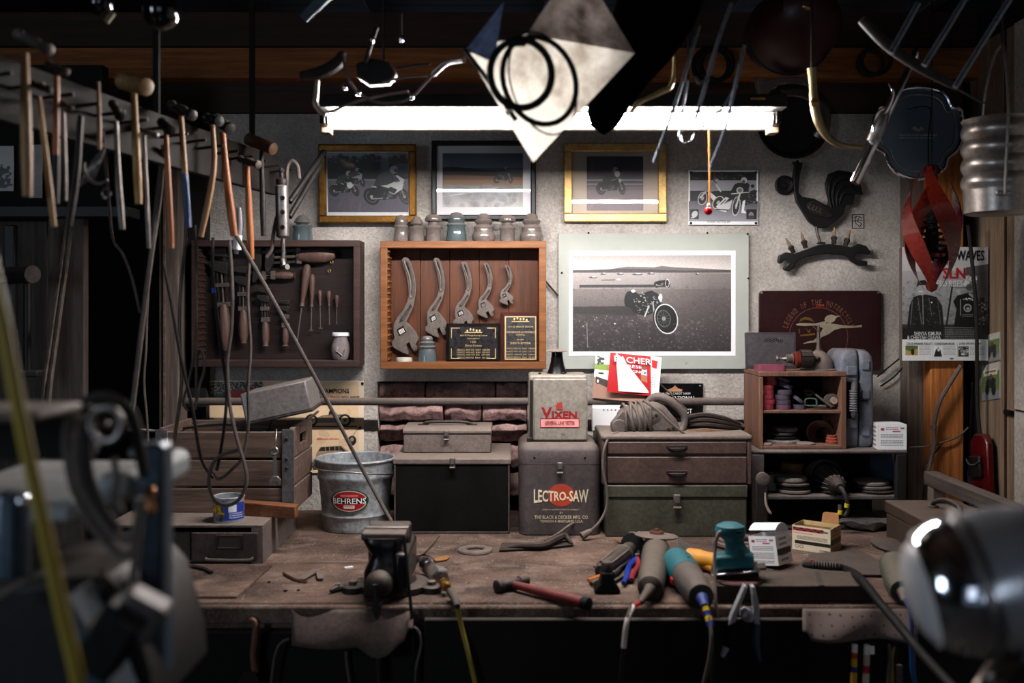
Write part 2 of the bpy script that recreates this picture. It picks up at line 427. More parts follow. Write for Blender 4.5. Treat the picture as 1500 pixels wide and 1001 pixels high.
# right side wall of weathered plywood sheets
M['ply'] = wood('weathered_beige_plywood', (.50, .42, .34), (.36, .29, .23), 'z', 4, .85)
M['ply2'] = mat('pale_painted_plywood', (.62, .59, .56), .8, 0, .12, 5, .2, 40, 0, (.55, .50, .45), (.6, .8))
XR = 1.395
def ysec(px): return XR*F/(px-750)
wr = ST('wall_right', MB().box(XR+.02, XR+.1, -3.5, 4.3, 0, 2.66), M['under'])
O('panel', MB().box(XR, XR+.02, ysec(1474), 3.3, .3, 2.3), M['ply'], wr)
O('panel', MB().box(XR, XR+.02, ysec(1488), ysec(1475), .3, 2.3), M['ply'], wr)
O('panel', MB().box(XR-.006, XR+.02, .4, ysec(1489), Z(608, 2.6), 2.3), M['ply2'], wr)
O('panel', MB().box(XR-.006, XR+.02, .4, ysec(1489), .3, Z(612, 2.6)), M['ply2'], wr)
O('batten', MB().box(XR-.012, XR, ysec(1486), ysec(1476), Z(613, 2.7), Z(606, 2.7)), M['blk'], wr)
O('seam_strip', MB().box(XR-.004, XR, ysec(1474)-.004, ysec(1474)+.004, .3, 2.3), M['darkwood'], wr)
# posts
ST('post_1', MB().pbox(1363, 196, 1412, 820, 2.93, 3.02), M['post'], None, .004)
ST('post_2', MB().pbox(1330, 200, 1355, 820, 2.98, 3.06), M['greywood'], None, .003)
ST('dark_gap_slab', MB().box(X(1412, 3.03), XR, 3.03, 3.1, .5, 2.3), M['blk'])  # black slab fills the dark gap beside the post, shade given as colour
lp = ST('post_4', MB().pbox(232, 205, 262, 820, 2.90, 2.98), M['greywood'], None, .004)
O('edge_strip', MB().pbox(239, 230, 242, 820, 2.894, 2.90), M['greywoodx'], lp)  # strip added as the lit edge of the post
ST('dark_gap_panel', MB().pbox(262, 170, 302, 820, 3.0, 3.1), M['under'])  # near-black slab stands for the shaded gap between post and stucco
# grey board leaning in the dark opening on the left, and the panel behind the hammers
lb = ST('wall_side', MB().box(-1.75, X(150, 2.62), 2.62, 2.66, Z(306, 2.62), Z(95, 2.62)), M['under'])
O('ledge', MB().box(-1.75, X(192, 2.56), 2.54, 2.62, Z(318, 2.56), Z(304, 2.56)), M['black'], lb)
# ---------------------------------------------------------------- workbench
bn = T('workbench', 'long dusty wooden workbench with a worn brown top', 'workbench', (0, 2.5, 0))
xs = [-1.45, -.95, -.42, .1, .62, 1.05, 1.34]
O('bench_top', MB().box(-1.08, 1.34, 2.075, 3.02, .845, BT), M['bench'], bn, .004)
O('front_edge', MB().box(-1.08, 1.34, 2.052, 2.073, .862, BT-.002), M['bench'], bn, .005)
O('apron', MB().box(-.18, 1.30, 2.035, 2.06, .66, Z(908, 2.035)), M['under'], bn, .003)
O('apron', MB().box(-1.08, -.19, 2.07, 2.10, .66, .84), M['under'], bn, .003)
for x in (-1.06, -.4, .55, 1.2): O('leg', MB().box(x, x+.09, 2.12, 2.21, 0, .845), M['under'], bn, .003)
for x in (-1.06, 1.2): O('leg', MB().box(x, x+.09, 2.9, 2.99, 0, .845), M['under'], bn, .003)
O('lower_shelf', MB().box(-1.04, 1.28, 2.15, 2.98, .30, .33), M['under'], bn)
S('cover_sheet', 'thin brown fibreboard sheet lying on the left end of the bench', 'board',
  MB().prism([(-1.06, 2.10, BT), (X(345, 2.09), 2.10, BT), (X(396, 2.34), 2.36, BT), (-1.06, 2.36, BT)], (0, 0, .006)), M['bench'], None, .001)
# ---------------------------------------------------------------- fluorescent lamp
YT = 2.30
ZT = Z(174, YT)
fx = T('fluorescent_light', 'lit fluorescent strip light hung in front of the wall above the pictures', 'light', at(806, 140, YT))
O('hood', MB().prism([(X(462, YT), YT-.035, Z(161, YT)), (X(462, YT), YT-.032, Z(142, YT)), (X(462, YT), YT+.095, Z(134, YT)), (X(462, YT), YT+.095, Z(161, YT))], (X(1148, YT)-X(462, YT), 0, 0)), M['black'], fx, .002)
for px in (467, 1131): O('end_plate', MB().box(X(px, YT), X(px+14, YT), YT+.022, YT+.064, Z(192, YT), Z(161, YT)), mat('beige_end_plate', (.42, .35, .27), .6, 0, .1), fx, .002)
O('reflector', MB().box(X(467, YT), X(1144, YT), YT+.064, YT+.09, ZT-.0130, Z(158, YT)), M['cream'], fx, .002)
tr = .0125; zt_ = ZT
O('tube', MB().cyl((X(481, YT), YT, zt_), (X(1131, YT), YT, zt_), tr, None, 20), emit('tube_light', (1, .955, .93), TUBE), fx)
for px in (474, 1138):
    O('socket', MB().cb((X(px, YT), YT+.006, zt_), (.012, .05, .030)), M['screw'], fx, .003)
    O('cap', MB().cyl((X(px+(4 if px < 800 else -4), YT), YT, zt_), (X(px+(8 if px < 800 else -8), YT), YT, zt_), .0135), M['steel'], fx)
for px in (560, 1010): O('hanger', MB().tube([(X(px, YT), YT+.02, Z(136, YT)), (X(px, YT), YT+.02, 2.64)], .003, 6, 1), M['dkiron'], fx)
O('maker_label', MB().pbox(1100, 143, 1121, 146, YT-.0365, YT-.033), M['brass'], fx)
# ---------------------------------------------------------------- pictures on the wall
G = lambda v: (v, v, v)
def bike(p, x, y, s, d=1, lean=0, rider=True, num=None, tone=.06, light=.8, fair=False, narrow=.55):
    """a motorcycle drawn with simple shapes; x, y between the wheels on the ground, s wheelbase, d facing"""
    q = lambda a, b: (x+d*a*s, y-b*s)
    for wx in (-.5, .52):
        c = q(wx, .27); p.ell(c[0], c[1], .29*s*(narrow if wx > 0 else .8), .29*s, G(tone), lean)
        p.ell(c[0], c[1], .21*s*(narrow if wx > 0 else .8), .21*s, G(.35), lean, .8, .8); p.ell(c[0], c[1], .05*s, .05*s, G(.6), 0)
    p.poly([q(-.62, .5), q(-.3, .62), q(.1, .66), q(.36, .72), q(.42, .5), q(.25, .2), q(-.25, .16), q(-.45, .3)], G(tone))
    p.line([q(.34, .72), q(.52, .27)], .05*s, G(.5)); p.line([q(.22, .78), q(.44, .76)], .04*s, G(.4))
    p.ell(*q(.02, .34), .14*s, .12*s, G(.3)); p.ell(*q(.42, .66), .07*s, .08*s, G(light))
    p.line([q(.0, .22), q(-.5, .2)], .05*s, G(.5))
    if fair:
        p.poly([q(-.5, .6), q(-.1, .82), q(.3, .98), q(.52, .84), q(.46, .52), q(.2, .34), q(-.1, .5)], G(light))
        p.poly([q(-.05, .5), q(.2, .36), q(.3, .5), q(.1, .6)], G(.15))
    if rider:
        p.poly([q(-.45, .6), q(-.3, .98), q(0, 1.12), q(.22, 1.02), q(.3, .8), q(0, .66)], G(.2)); p.ell(*q(.2, 1.16), .13*s, .13*s, G(.62)); p.ell(*q(.27, 1.13), .07*s, .06*s, G(.15))
        p.line([q(.15, 1.0), q(.34, .8)], .08*s, G(.26)); p.line([q(-.3, .6), q(.02, .5), q(-.1, .2)], .1*s, G(tone*1.8))
def framed(name, label, px, fw, fm, mt, pic, tilt, Y0, inner=None, paper=M['print'], depth=.018, group=None):
    x0, y0, x1, y1 = px
    o = at((x0+x1)/2, y1, Y0); k = Y0/F; w, h = (x1-x0)*k, (y1-y0)*k
    A = Matrix.Translation(o) @ Matrix.Rotation(-math.radians(tilt), 4, 'X'); fw *= k
    t = T(name, label, 'picture', o, group)
    for nm, (a, b, c, d) in (('frame_rail', (-w/2, w/2, 0, fw)), ('frame_rail', (-w/2, w/2, h-fw, h)), ('frame_stile', (-w/2, -w/2+fw, fw, h-fw)), ('frame_stile', (w/2-fw, w/2, fw, h-fw))):
        O(nm, MB(A).box(a, b, 0, depth, c, d), fm, t, .003)
    O('backing', MB(A).box(-w/2+fw, w/2-fw, .011, depth, fw, h-fw), mt, t)
    O('pane', MB(A).box(-w/2+fw, w/2-fw, .004, .006, fw, h-fw), M['pane'], t)
    ix0, iy0, ix1, iy1 = inner
    f = lambda X_, Y_: A @ V(((X_-(x0+x1)/2)*k, .0098, (y1-Y_)*k))
    p0 = f(ix0, iy0); pic.obj('print', paper, t, p0, f(ix1, iy0)-p0, f(ix0, iy1)-p0)
    return t, A, k
M['gold'] = mat('gilded_frame', (.44, .30, .11), .38, .7, .3, 30, .3, 160)
M['goldlight'] = mat('brushed_pale_gold_frame', (.78, .64, .40), .4, .55, .14, 20, .1, 120)
M['mat_white'] = mat('white_mount', (.88, .87, .88), .8, 0, .03)
M['mat_beige'] = mat('beige_mount', (.78, .72, .66), .8, 0, .03)
M['frame_black'] = mat('black_lacquer_frame', (.07, .065, .08), .35, 0, .1)
# two racers in black and white, gilded frame
p = Pic(240, 190, G(.3))
p.grad(0, 20, G(.52), G(.42)).rect(0, 18, 240, 92, G(.07)).blobs(160, 0, 12, 240, 60, 3, 8, G(.055)).blobs(60, 0, 12, 240, 30, 1, 3, G(.3))
p.grad(85, 190, (.40, .38, .42), (.30, .27, .32)).rect(0, 84, 240, 90, G(.45))
bike(p, 50, 138, 62, 1, -20, True, None, .05, .62, True); bike(p, 80, 108, 46, 1, -15, True, None, .06, .6, True)
bike(p, 178, 166, 96, 1, -28, True, None, .04, .82, True)
p.ell(66, 104, 9, 10, G(.85)); p.grain(.03)
t1, A1, k1 = framed('gilded_picture', 'gilded frame with black and white photo of leaning racing motorcycles, one numbered 12', (467, 212, 610, 327), 11, M['gold'], M['mat_white'], p, -4.5, 3.0, (480, 224, 598, 311))
mb = MB(A1); cz = (327-274)*k1
mb.text('12', A1.inverted() @ (A1 @ V(((579-538.5)*k1, .0092, (327-264)*k1))), 8*k1, 7*k1)
O('lettering', mb, M['frame_black'], t1)
mb = MB(A1)
for i in range(46):
    for zz in (.0045*1, (327-212)*k1-.0045): mb.ell(((-70+i*3.1)*k1, -.001, zz), .0025, .002, .002, 6, 4)
for i in range(36):
    for xx in (-.5, .5): mb.ell((xx*(143*k1-.009), -.001, (4+i*3.1)*k1), .002, .002, .0025, 6, 4)
O('beading', mb, M['gold'], t1)
# colour print of a rider on a desert track
p = Pic(246, 176, (.32, .36, .42))
p.grad(0, 48, (.22, .26, .32), (.42, .47, .54)).poly([(0, 52), (20, 48), (100, 52), (180, 58), (246, 62), (246, 78), (0, 80)], (.16, .14, .14))
p.grad(72, 106, (.42, .29, .2), (.62, .46, .34)).poly([(0, 46), (30, 44), (90, 50), (170, 60), (246, 66), (246, 78), (0, 70)], (.17, .14, .13))
p.grad(104, 176, (.5, .49, .49), (.74, .73, .72)).line([(0, 142), (90, 128), (170, 112)], 2.2, G(.85)).line([(0, 134), (246, 116)], 1.5, G(.62))
p.blobs(90, 0, 110, 246, 176, 4, 14, G(.55), .25); bike(p, 186, 98, 42, 1, 0, True, None, .2, .5); p.grain(.025)
t2, A2, k2 = framed('black_framed_picture', 'black frame with white mount and colour print of a rider on a desert track', (632, 206, 785, 322), 7.5, M['frame_black'], M['mat_white'], p, -.5, 3.018, (648, 224, 766, 303))
# pale gold frame
p = Pic(170, 160, G(.2))
p.grad(0, 50, (.14, .12, .15), (.22, .19, .22)).grad(50, 90, (.24, .2, .23), (.4, .35, .38)).grad(68, 72, G(.6), G(.6)).grad(80, 84, G(.55), G(.55)).grad(90, 160, (.46, .40, .42), (.5, .44, .45))
bike(p, 74, 112, 62, 1, -6, True, None, .1, .75); p.ell(92, 52, 8, 9, G(.75)); p.grain(.02)
framed('pale_gold_picture', 'pale gold wooden frame with beige mount and small print of a lone rider', (826, 209, 977, 325), 12.5, M['goldlight'], M['mat_beige'], p, 1.2, 3.016, (860, 228, 943, 308))
for px in (864, 969):
    S('nail', 'dark nail under the pale gold frame, %s one of two' % ('left' if px < 900 else 'right'), 'nail', MB().cyl(at(px, 327.5, 2.985), at(px, 327.5, 3.045), .0022, None, 8), M['screw'], 'nails under the pale gold frame')
# pinned black and white print of two speedway riders
p = Pic(300, 240, G(.88))
p.rect(6, 6, 294, 226, G(.5)).rect(6, 6, 294, 46, G(.07)).blobs(40, 10, 8, 290, 40, 2, 5, G(.22)).rect(6, 44, 294, 92, (.58, .57, .6)).rect(6, 90, 294, 136, G(.1)).grad(136, 226, (.34, .33, .36), (.55, .54, .57))
p.blobs(60, 200, 60, 292, 150, 3, 8, G(.1)).blobs(30, 200, 60, 292, 150, 1, 3, G(.5))
for cx, cy, rx, ry, tl in ((60, 124, 20, 30, 15), (128, 142, 22, 32, 35), (206, 158, 17, 44, 8)):
    p.ell(cx, cy, rx, ry, G(.7), tl); p.ell(cx, cy, rx*.82, ry*.87, G(.12), tl); p.ell(cx, cy, rx*.3, ry*.3, G(.6), tl)
p.poly([(66, 84), (84, 56), (120, 50), (134, 80), (110, 92), (80, 96)], G(.5)); p.ell(118, 42, 12, 12, G(.3)); p.ell(122, 44, 8, 6, G(.65))
p.poly([(92, 94), (120, 118), (106, 134), (84, 104)], G(.8)); p.line([(72, 96), (50, 120)], 8, G(.7)); p.line([(120, 64), (138, 92)], 7, G(.75))
p.poly([(182, 92), (200, 60), (236, 52), (262, 70), (258, 104), (220, 112)], G(.08)); p.ell(240, 44, 13, 14, G(.8)); p.ell(238, 50, 8, 8, G(.35)); p.ell(222, 88, 15, 14, G(.72)); p.ell(222, 88, 10, 9, G(.4))
p.line([(186, 104), (262, 96)], 4, G(.8)); p.line([(222, 104), (206, 158)], 7, G(.78)); p.line([(214, 104), (198, 150)], 3, G(.3))
p.poly([(118, 160), (160, 118), (176, 122), (150, 150), (176, 138), (190, 128), (180, 166), (160, 186), (132, 176)], G(.75)); p.line([(120, 172), (170, 176)], 5, G(.12)); p.line([(140, 150), (160, 130)], 4, G(.15))
p.poly([(234, 136), (246, 130), (240, 176), (252, 190), (228, 188)], G(.86))
p.rect(6, 172, 44, 216, G(.07)).ell(26, 194, 12, 16, G(.72), 30); p.rect(250, 172, 294, 216, G(.07)).ell(271, 198, 11, 14, G(.5)).ell(271, 208, 14, 9, G(.2)); p.rect(10, 208, 22, 212, G(.8)); p.grain(.03)
t = T('speedway_print', 'unframed black and white print of two speedway riders pinned to the wall', 'picture', at(1059, 329, 3.03))
O('card', MB().pbox(1008.5, 249.5, 1110.5, 329.5, 3.031, 3.036), M['mat_white'], t)
a = at(1009, 250, 3.0305); p.obj('print', M['print'], t, a, at(1110, 250, 3.0305)-a, at(1009, 329, 3.0305)-a)
O('lettering', MB().ptext('SONNY NUTTER RIP', 1036, 323.2, 1070, 327, 3.03), M['frame_black'], t)
for x, y in ((1012, 327), (1107, 327), (1012, 253), (1107, 253)): O('pin', MB().lathe([(.004, 0), (.004, .003), (.002, .0045)], at(x, y, 3.031), (0, -1, 0), 10), M['screw'], t)
# large desert photograph on a grey-green mount board
p = Pic(466, 284, G(.2))
p.grad(0, 46, (.56, .53, .52), (.74, .71, .69)).poly([(0, 44), (90, 44), (160, 34), (240, 36), (262, 32), (300, 36), (390, 40), (466, 44), (466, 54), (0, 54)], (.36, .34, .34))
p.poly([(0, 46), (150, 40), (230, 42), (330, 46), (466, 44), (466, 56), (0, 52)], (.24, .22, .22))
p.grad(52, 100, (.58, .55, .54), (.50, .47, .46)).grad(100, 284, (.42, .39, .38), (.15, .13, .135))
[p.poly([(250+i*16, 52), (466, 54), (466, 284), (270+i*16, 284)], (.18, .16, .16), .05) for i in range(10)]; p.poly([(0, 155), (160, 152), (200, 190), (300, 200), (300, 284), (0, 284)], (.14, .12, .125), .55)
p.blobs(500, 0, 180, 466, 284, 1, 4, (.36, .34, .34), .35).blobs(300, 0, 90, 466, 200, 1, 5, (.34, .31, .31), .25)
for a_, b_, n_ in ((60, 66, 20), (90, 56, 14), (140, 56, 18), (190, 57, 26), (230, 55, 18), (365, 56, 8)): p.ell(a_, b_, n_*.6, 2.5, G(.2)).ell(a_+3, b_-2, n_*.3, 1.5, G(.8))
p.line([(86, 74), (124, 73)], 2.5, G(.22)).ell(136, 72, 6, 2, G(.8)); p.poly([(20, 88), (250, 87), (285, 92), (280, 95), (20, 96)], G(.17))
p.poly([(180, 150), (0, 152), (0, 172), (190, 178)], (.15, .13, .135), .8)
bike(p, 263, 96, 33, 1, -6, False, None, .06, .75, narrow=.7); p.ell(276, 83, 7, 12, G(.07)); p.ell(278, 83, 6, 12.5, G(.85), 0, 1, .85)
p.ell(164, 130, 12, 24, G(.05), 8); p.poly([(158, 110), (178, 104), (196, 116), (232, 104), (256, 118), (262, 146), (240, 168), (214, 180), (180, 170), (164, 150)], G(.055))
p.blobs(60, 178, 110, 250, 170, .8, 2, G(.55)); p.ell(178, 106, 6, 4, G(.92)); p.ell(257, 128, 6, 14, G(.8), 8); p.line([(236, 140), (240, 178)], 4, G(.6)); p.line([(224, 150), (212, 180)], 4, G(.7)); p.line([(244, 120), (262, 150)], 5, G(.1))
p.ell(271, 186, 34, 44, G(.045), -14); p.ell(275, 188, 34, 45, G(.82), -14, 1, .93); p.ell(268, 187, 20, 26, G(.33), -14, 1, .88); p.ell(268, 187, 5, 6, G(.7))
for a_ in range(0, 360, 30): p.line([(268, 187), (268+18*math.cos(math.radians(a_)), 187+24*math.sin(math.radians(a_)))], 1, G(.4))
p.line([(42, 200), (44, 272)], 1.6, G(.5)); p.ell(124, 202, 2, 2, G(.9)); p.blobs(60, 20, 180, 440, 284, .5, 1.2, G(.7)); p.grain(.035)
t = T('desert_photograph', 'large sepia photograph of an old motorcycle in the desert on a grey-green mount board', 'picture', at(957, 541, 3.02))
O('mount_board', MB().pbox(818, 342, 1097, 541, 3.022, 3.036), mat('grey_green_board', (.59, .60, .575), .8, 0, .07, 7, 0, 90, 0, (.40, .38, .34), (.66, .72)), t, .001)
O('paper', MB().pbox(833.5, 367.5, 1077.5, 521.5, 3.0205, 3.022), M['mat_white'], t)
a = at(839, 374, 3.0197); p.obj('print', M['print'], t, a, at(1071, 374, 3.0197)-a, at(839, 515, 3.0197)-a)
for x, y in ((862, 341.5), (1036, 341.5), (1095, 343), (1096, 408), (823, 400), (960, 541)): O('nail_head', MB().lathe([(.0035, 0), (.0035, .002), (.001, .003)], at(x, y, 3.022), (0, -1, 0), 8), M['screw'], t)
# dark red embossed metal sign
M['maroon'] = mat('dark_maroon_enamel', (.145, .05, .055), .38, .1, .2, 8, .05, 60)
t = T('maroon_sign', 'dark maroon metal sign with a flying figure and arched lettering, behind the wooden cubby', 'sign', at(1201, 543, 3.02))
def rr(x0, y0, x1, y1, r, n=5):
    pts = []
    for cx, cy, a0 in ((x1-r, y0+r, -90), (x1-r, y1-r, 0), (x0+r, y1-r, 90), (x0+r, y0+r, 180)):
        pts += [(cx+r*math.cos(math.radians(a0+90*k/n)), cy+r*math.sin(math.radians(a0+90*k/n))) for k in range(n+1)]
    return pts
O('plate', MB().poly(rr(1112, 426, 1291, 543, 6), 3.022, .01), M['maroon'], t, .002)
mb = MB(); s_ = 'LEGEND OF THE MOTORCYCLE'; c = at(1199, 494, 3.0212); k = 3.0212/F
for i, ch in enumerate(s_):
    a_ = math.radians(162-i*144/(len(s_)-1)); ux = V((math.sin(a_), 0, -math.cos(a_))); uy = V((math.cos(a_), 0, math.sin(a_)))
    if ch != ' ': mb.text(ch, c+uy*51*k, 3.6*k, 8*k, ux, uy)
mb.tor(c+V((0, .0005, 0)), (0, 1, 0), 43*k, .0009, 60, 4)
O('arched_lettering', mb, mat('worn_bronze_print', (.44, .28, .23), .5, .3), t)
mb = MB().ptext('2009', 1195, 446, 1207, 449.5, 3.0215).ptext('SAN FRANCISCO', 1190, 450.6, 1212, 452, 3.0215)
O('date_lettering', mb, mat('orange_print', (.62, .27, .12), .5), t)
mb = MB()
for pp in ([(1166, 475), (1172, 473.5), (1195, 474), (1208, 471), (1216, 474), (1238, 477), (1252, 478), (1262, 476), (1263, 479.5), (1247, 481), (1232, 481), (1222, 484), (1214, 490), (1204, 494), (1198, 502), (1186, 503), (1176, 504), (1182, 501), (1192, 499), (1200, 491), (1206, 481), (1194, 477), (1180, 478), (1167, 477)],
           [(1208, 468), (1211, 463), (1218, 461), (1224, 463), (1232, 462.5), (1225, 466), (1222, 471), (1216, 474), (1210, 474)]):
    mb.poly(pp, 3.0195, .002)
O('flying_figure', mb, mat('dusty_olive_relief', (.50, .46, .39), .6), t, .0006)
mb = MB().poly([(1171, 472), (1173, 467), (1180, 464.5), (1188, 466), (1193, 472), (1188, 470), (1181, 468.5), (1176, 469.5)], 3.020, .002).poly([(1170, 482), (1172, 482), (1172, 489), (1170.5, 488)], 3.02, .002).poly([(1181, 481), (1184, 485), (1188, 482), (1186, 488), (1183, 486)], 3.02, .002).poly([(1172, 491), (1194, 488), (1194, 491), (1173, 493)], 3.02, .002)
O('gold_wheel', mb, M['brass'], t)
for x, y in ((1116, 429), (1287, 429)): O('screw', MB().lathe([(.004, 0), (.004, .002), (.001, .003)], at(x, y, 3.022), (0, -1, 0), 8), M['steel'], t)
# beige advertising poster behind the crate, half hidden
p = Pic(466, 270, (.88, .76, .62))
p.blobs(120, 0, 0, 466, 270, 4, 16, (.82, .68, .53), .15)
p.rect(8, 4, 170, 58, (.5, .44, .38)).blobs(400, 8, 4, 170, 40, 1, 2.4, (.75, .66, .55)).blobs(300, 8, 4, 170, 40, 1, 2.4, (.12, .1, .1)).rect(8, 40, 90, 58, (.16, .3, .14)).poly([(48, 52), (70, 30), (110, 26), (128, 40), (120, 54)], (.66, .12, .09)).ell(62, 50, 12, 12, G(.08)).ell(116, 50, 12, 12, G(.08)).rect(120, 18, 136, 28, (.66, .14, .1))
p.line([(312, 116), (350, 102), (400, 100), (440, 112)], 2, G(.1)).poly([(312, 118), (350, 104), (402, 101), (436, 112), (440, 122), (312, 124)], (.55, .45, .36)).poly([(364, 90), (374, 84), (380, 92), (388, 98), (362, 100)], G(.1))
for x in (312, 410): p.ell(x, 116, 18, 18, G(.1)).ell(x, 116, 12, 12, (.85, .76, .62)).ell(x, 116, 4, 4, G(.2))
p.rect(304, 132, 446, 136, G(.1)); p.poly([(326, 214), (338, 194), (400, 190), (420, 206), (424, 234), (322, 238)], (.62, .51, .40)); p.poly([(332, 206), (342, 194), (398, 192), (410, 204)], G(.14))
for x in (352, 364, 380, 392): p.rect(x, 193, x+2, 206, (.62, .51, .4))
p.poly([(402, 196), (414, 208), (410, 212), (400, 204)], G(.14)); p.ell(346, 236, 12, 17, G(.1)).ell(346, 236, 7, 10, (.85, .76, .62)); p.ell(416, 236, 9, 12, G(.14)); p.rect(322, 250, 426, 254, G(.12)); p.rect(318, 236, 336, 240, G(.1))
p.ell(430, 176, 13, 15, G(.08), 20).ell(431, 172, 5, 6, (.6, .52, .44)); p.line([(432, 164), (442, 148), (450, 138)], 1.5, G(.3)); p.rect(0, 0, 466, 2, G(.95)); p.rect(450, 0, 466, 270, (.90, .82, .72)); p.grain(.02)
t = T('advertising_poster', 'beige car poster with two black cars and CHAMPIONS lettering, behind the wooden crate', 'poster', at(417, 693, 3.03))
a = at(300, 558, 3.0335); p.obj('sheet', M['print'], t, a, at(533, 558, 3.0335)-a, at(300, 693, 3.0335)-a)
O('lettering', MB().ptext('ly', 453.5, 570, 461, 577, 3.033).ptext('CHAMPIONS', 464, 569.5, 511.5, 576.5, 3.033, .01).ptext('the', 459, 579.5, 471, 585, 3.033, .01).ptext('you want', 500, 580, 527, 586, 3.033, .01), M['frame_black'], t)
O('red_lettering', MB().ptext('two things', 472, 579.5, 498, 586.3, 3.033, .01).ptext('different drivers', 464, 641, 497, 644.5, 3.033), mat('red_ink', (.80, .20, .12), .6), t)
for x, y in ((531, 562), (527.5, 627)): O('pin', MB().lathe([(.0045, 0), (.0045, .003), (.002, .005)], at(x, y, 3.0335), (0, -1, 0), 10), M['screw'], t)
# black event sign under the pipe
t = T('event_sign', 'small black sign with white serif lettering half hidden behind the pipe', 'sign', at(990, 612, 3.03))
O('plate', MB().pbox(946, 562, 1030, 612, 3.028, 3.037), mat('black_gloss_sign', (.03, .028, .03), .25), t, .001)
O('lettering', MB().ptext('THE 33RD CABOT NASH', 966, 575, 1011, 578.3, 3.0275).ptext('INTERNATIONAL', 960, 580.5, 1019, 586, 3.0275, .01).ptext('WEST', 994, 599, 1014, 606, 3.0275, .01), M['white'], t)
O('emblem', MB().poly([(977, 571), (984, 569), (989, 565), (993, 569), (1000, 571), (998, 574), (980, 574)], 3.0272, .001), mat('peach_print', (.75, .55, .42), .5), t)
O('screw', MB().lathe([(.0035, 0), (.0035, .002), (.001, .003)], at(1025.5, 565.5, 3.028), (0, -1, 0), 8), M['steel'], t)
# event poster on the right-hand post
p = Pic(250, 332, G(.6))
p.grad(0, 70, (.80, .79, .79), (.74, .73, .73)).grad(70, 270, (.66, .65, .65), (.42, .41, .41)).blobs(200, 0, 100, 250, 230, 2, 7, G(.62), .3).blobs(100, 0, 100, 250, 230, 1, 5, G(.3), .3)
p.poly([(185, 60), (250, 50), (250, 270), (200, 270)], G(.18), .75).blobs(90, 205, 150, 250, 262, 2, 6, G(.1)).blobs(50, 205, 150, 250, 262, 1, 3, G(.5))
p.poly([(0, 270), (0, 232), (14, 240), (22, 170), (34, 146), (60, 138), (76, 140), (100, 146), (116, 172), (122, 238), (118, 270)], (.07, .065, .065)).line([(30, 160), (24, 236)], 3, G(.35)).line([(46, 150), (58, 232)], 2.5, G(.42)).line([(60, 142), (62, 238)], 2.5, G(.5)).line([(104, 160), (112, 226)], 3, G(.28)).blobs(60, 26, 150, 112, 236, 1, 3, G(.24)).line([(78, 150), (86, 200)], 2, G(.36)).ell(86, 162, 2.5, 2, G(.9))
p.ell(58, 122, 15, 19, G(.62)).poly([(42, 118), (46, 100), (66, 96), (78, 108), (76, 122), (68, 112), (50, 112)], G(.09)).rect(48, 128, 60, 132, G(.8))
p.poly([(146, 262), (158, 180), (148, 160), (160, 142), (190, 134), (216, 150), (222, 268)], (.055, .05, .05)).ell(196, 110, 17, 24, G(.5)).blobs(50, 180, 84, 214, 112, 2, 4.5, G(.72)).ell(196, 118, 10, 10, G(.3)).line([(196, 138), (212, 150), (216, 190)], 6, G(.6)).blobs(14, 178, 150, 204, 156, 1, 2.2, G(.75)).ell(190, 178, 12, 12, G(.62)).ell(190, 178, 8, 8, G(.1)).ell(191, 180, 5, 4, G(.6)).rect(168, 152, 171, 200, G(.5)).lines(174, 196, 206, 2, 5, G(.6))
p.line([(146, 112), (124, 262)], 5, G(.07)).rect(0, 226, 250, 272, G(.06), .75).lines(124, 234, 210, 7, 5.2, G(.55)); p.lines(150, 78, 240, 1, 6, G(.2)); p.lines(150, 118, 206, 1, 5, G(.2))
p.rect(0, 270, 250, 332, (.86, .86, .86)).rect(10, 288, 46, 316, (.66, .56, .30)).poly([(10, 288), (46, 288), (46, 296), (26, 304), (10, 300)], (.30, .38, .16)).ell(31, 306, 5, 9, G(.08)); p.rect(92, 290, 116, 320, G(.9)).poly([(92, 320), (98, 300), (106, 292), (112, 302), (116, 320)], G(.1)).ell(106, 300, 4, 5, G(.8)); p.rect(163, 290, 193, 320, G(.2)).blobs(20, 166, 292, 190, 318, 1, 4, G(.65)).lines(50, 290, 84, 6, 4.4, G(.55)).lines(120, 290, 156, 6, 4.4, G(.55)).lines(197, 290, 240, 6, 4.4, G(.55)).rect(88, 276, 89, 322, G(.6)).rect(160, 276, 161, 322, G(.6)); p.ell(144, 326, 6, 2.5, G(.4)); p.grain(.035)
t = T('event_poster', 'black and white event poster with two standing men in front of the amber post', 'poster', at(1385, 528, 2.9))
O('backing', MB().pbox(1322, 363, 1447, 528.5, 2.905, 2.93), M['greywood'], t)
a = at(1321.5, 362, 2.9045); p.obj('sheet', M['print'], t, a, at(1447.5, 362, 2.9045)-a, at(1321.5, 528.5, 2.9045)-a)
O('subtitle_lettering', MB().ptext('DESO RISES', 1365, 411, 1410, 420, 2.9035, .01), M['white'], t)
O('white_lettering', MB().ptext('SHINYA KIMURA', 1339, 486, 1379, 491.5, 2.9035, .006).ptext('& CHEETAH OSAWA', 1329, 491.8, 1378, 497.5, 2.9035, .006), M['white'], t)
O('black_lettering', MB().ptext('& WAVES', 1390, 367, 1442, 382, 2.9035, .02).ptext('DEUS SWANK RALLY', 1328, 502, 1365, 505.6, 2.9035, .01).ptext('CHRISTIAN ROSI', 1369, 502, 1398, 505.6, 2.9035, .01).ptext('JOEL DE ROSNAY', 1405, 502, 1438, 505.6, 2.9035, .01).ptext('THE', 1380, 384, 1390, 388, 2.9035), M['frame_black'], t)
O('red_lettering', MB().ptext('SLN', 1381, 392.5, 1414, 408.5, 2.9035, .02), mat('poster_red', (.68, .08, .08), .5), t)
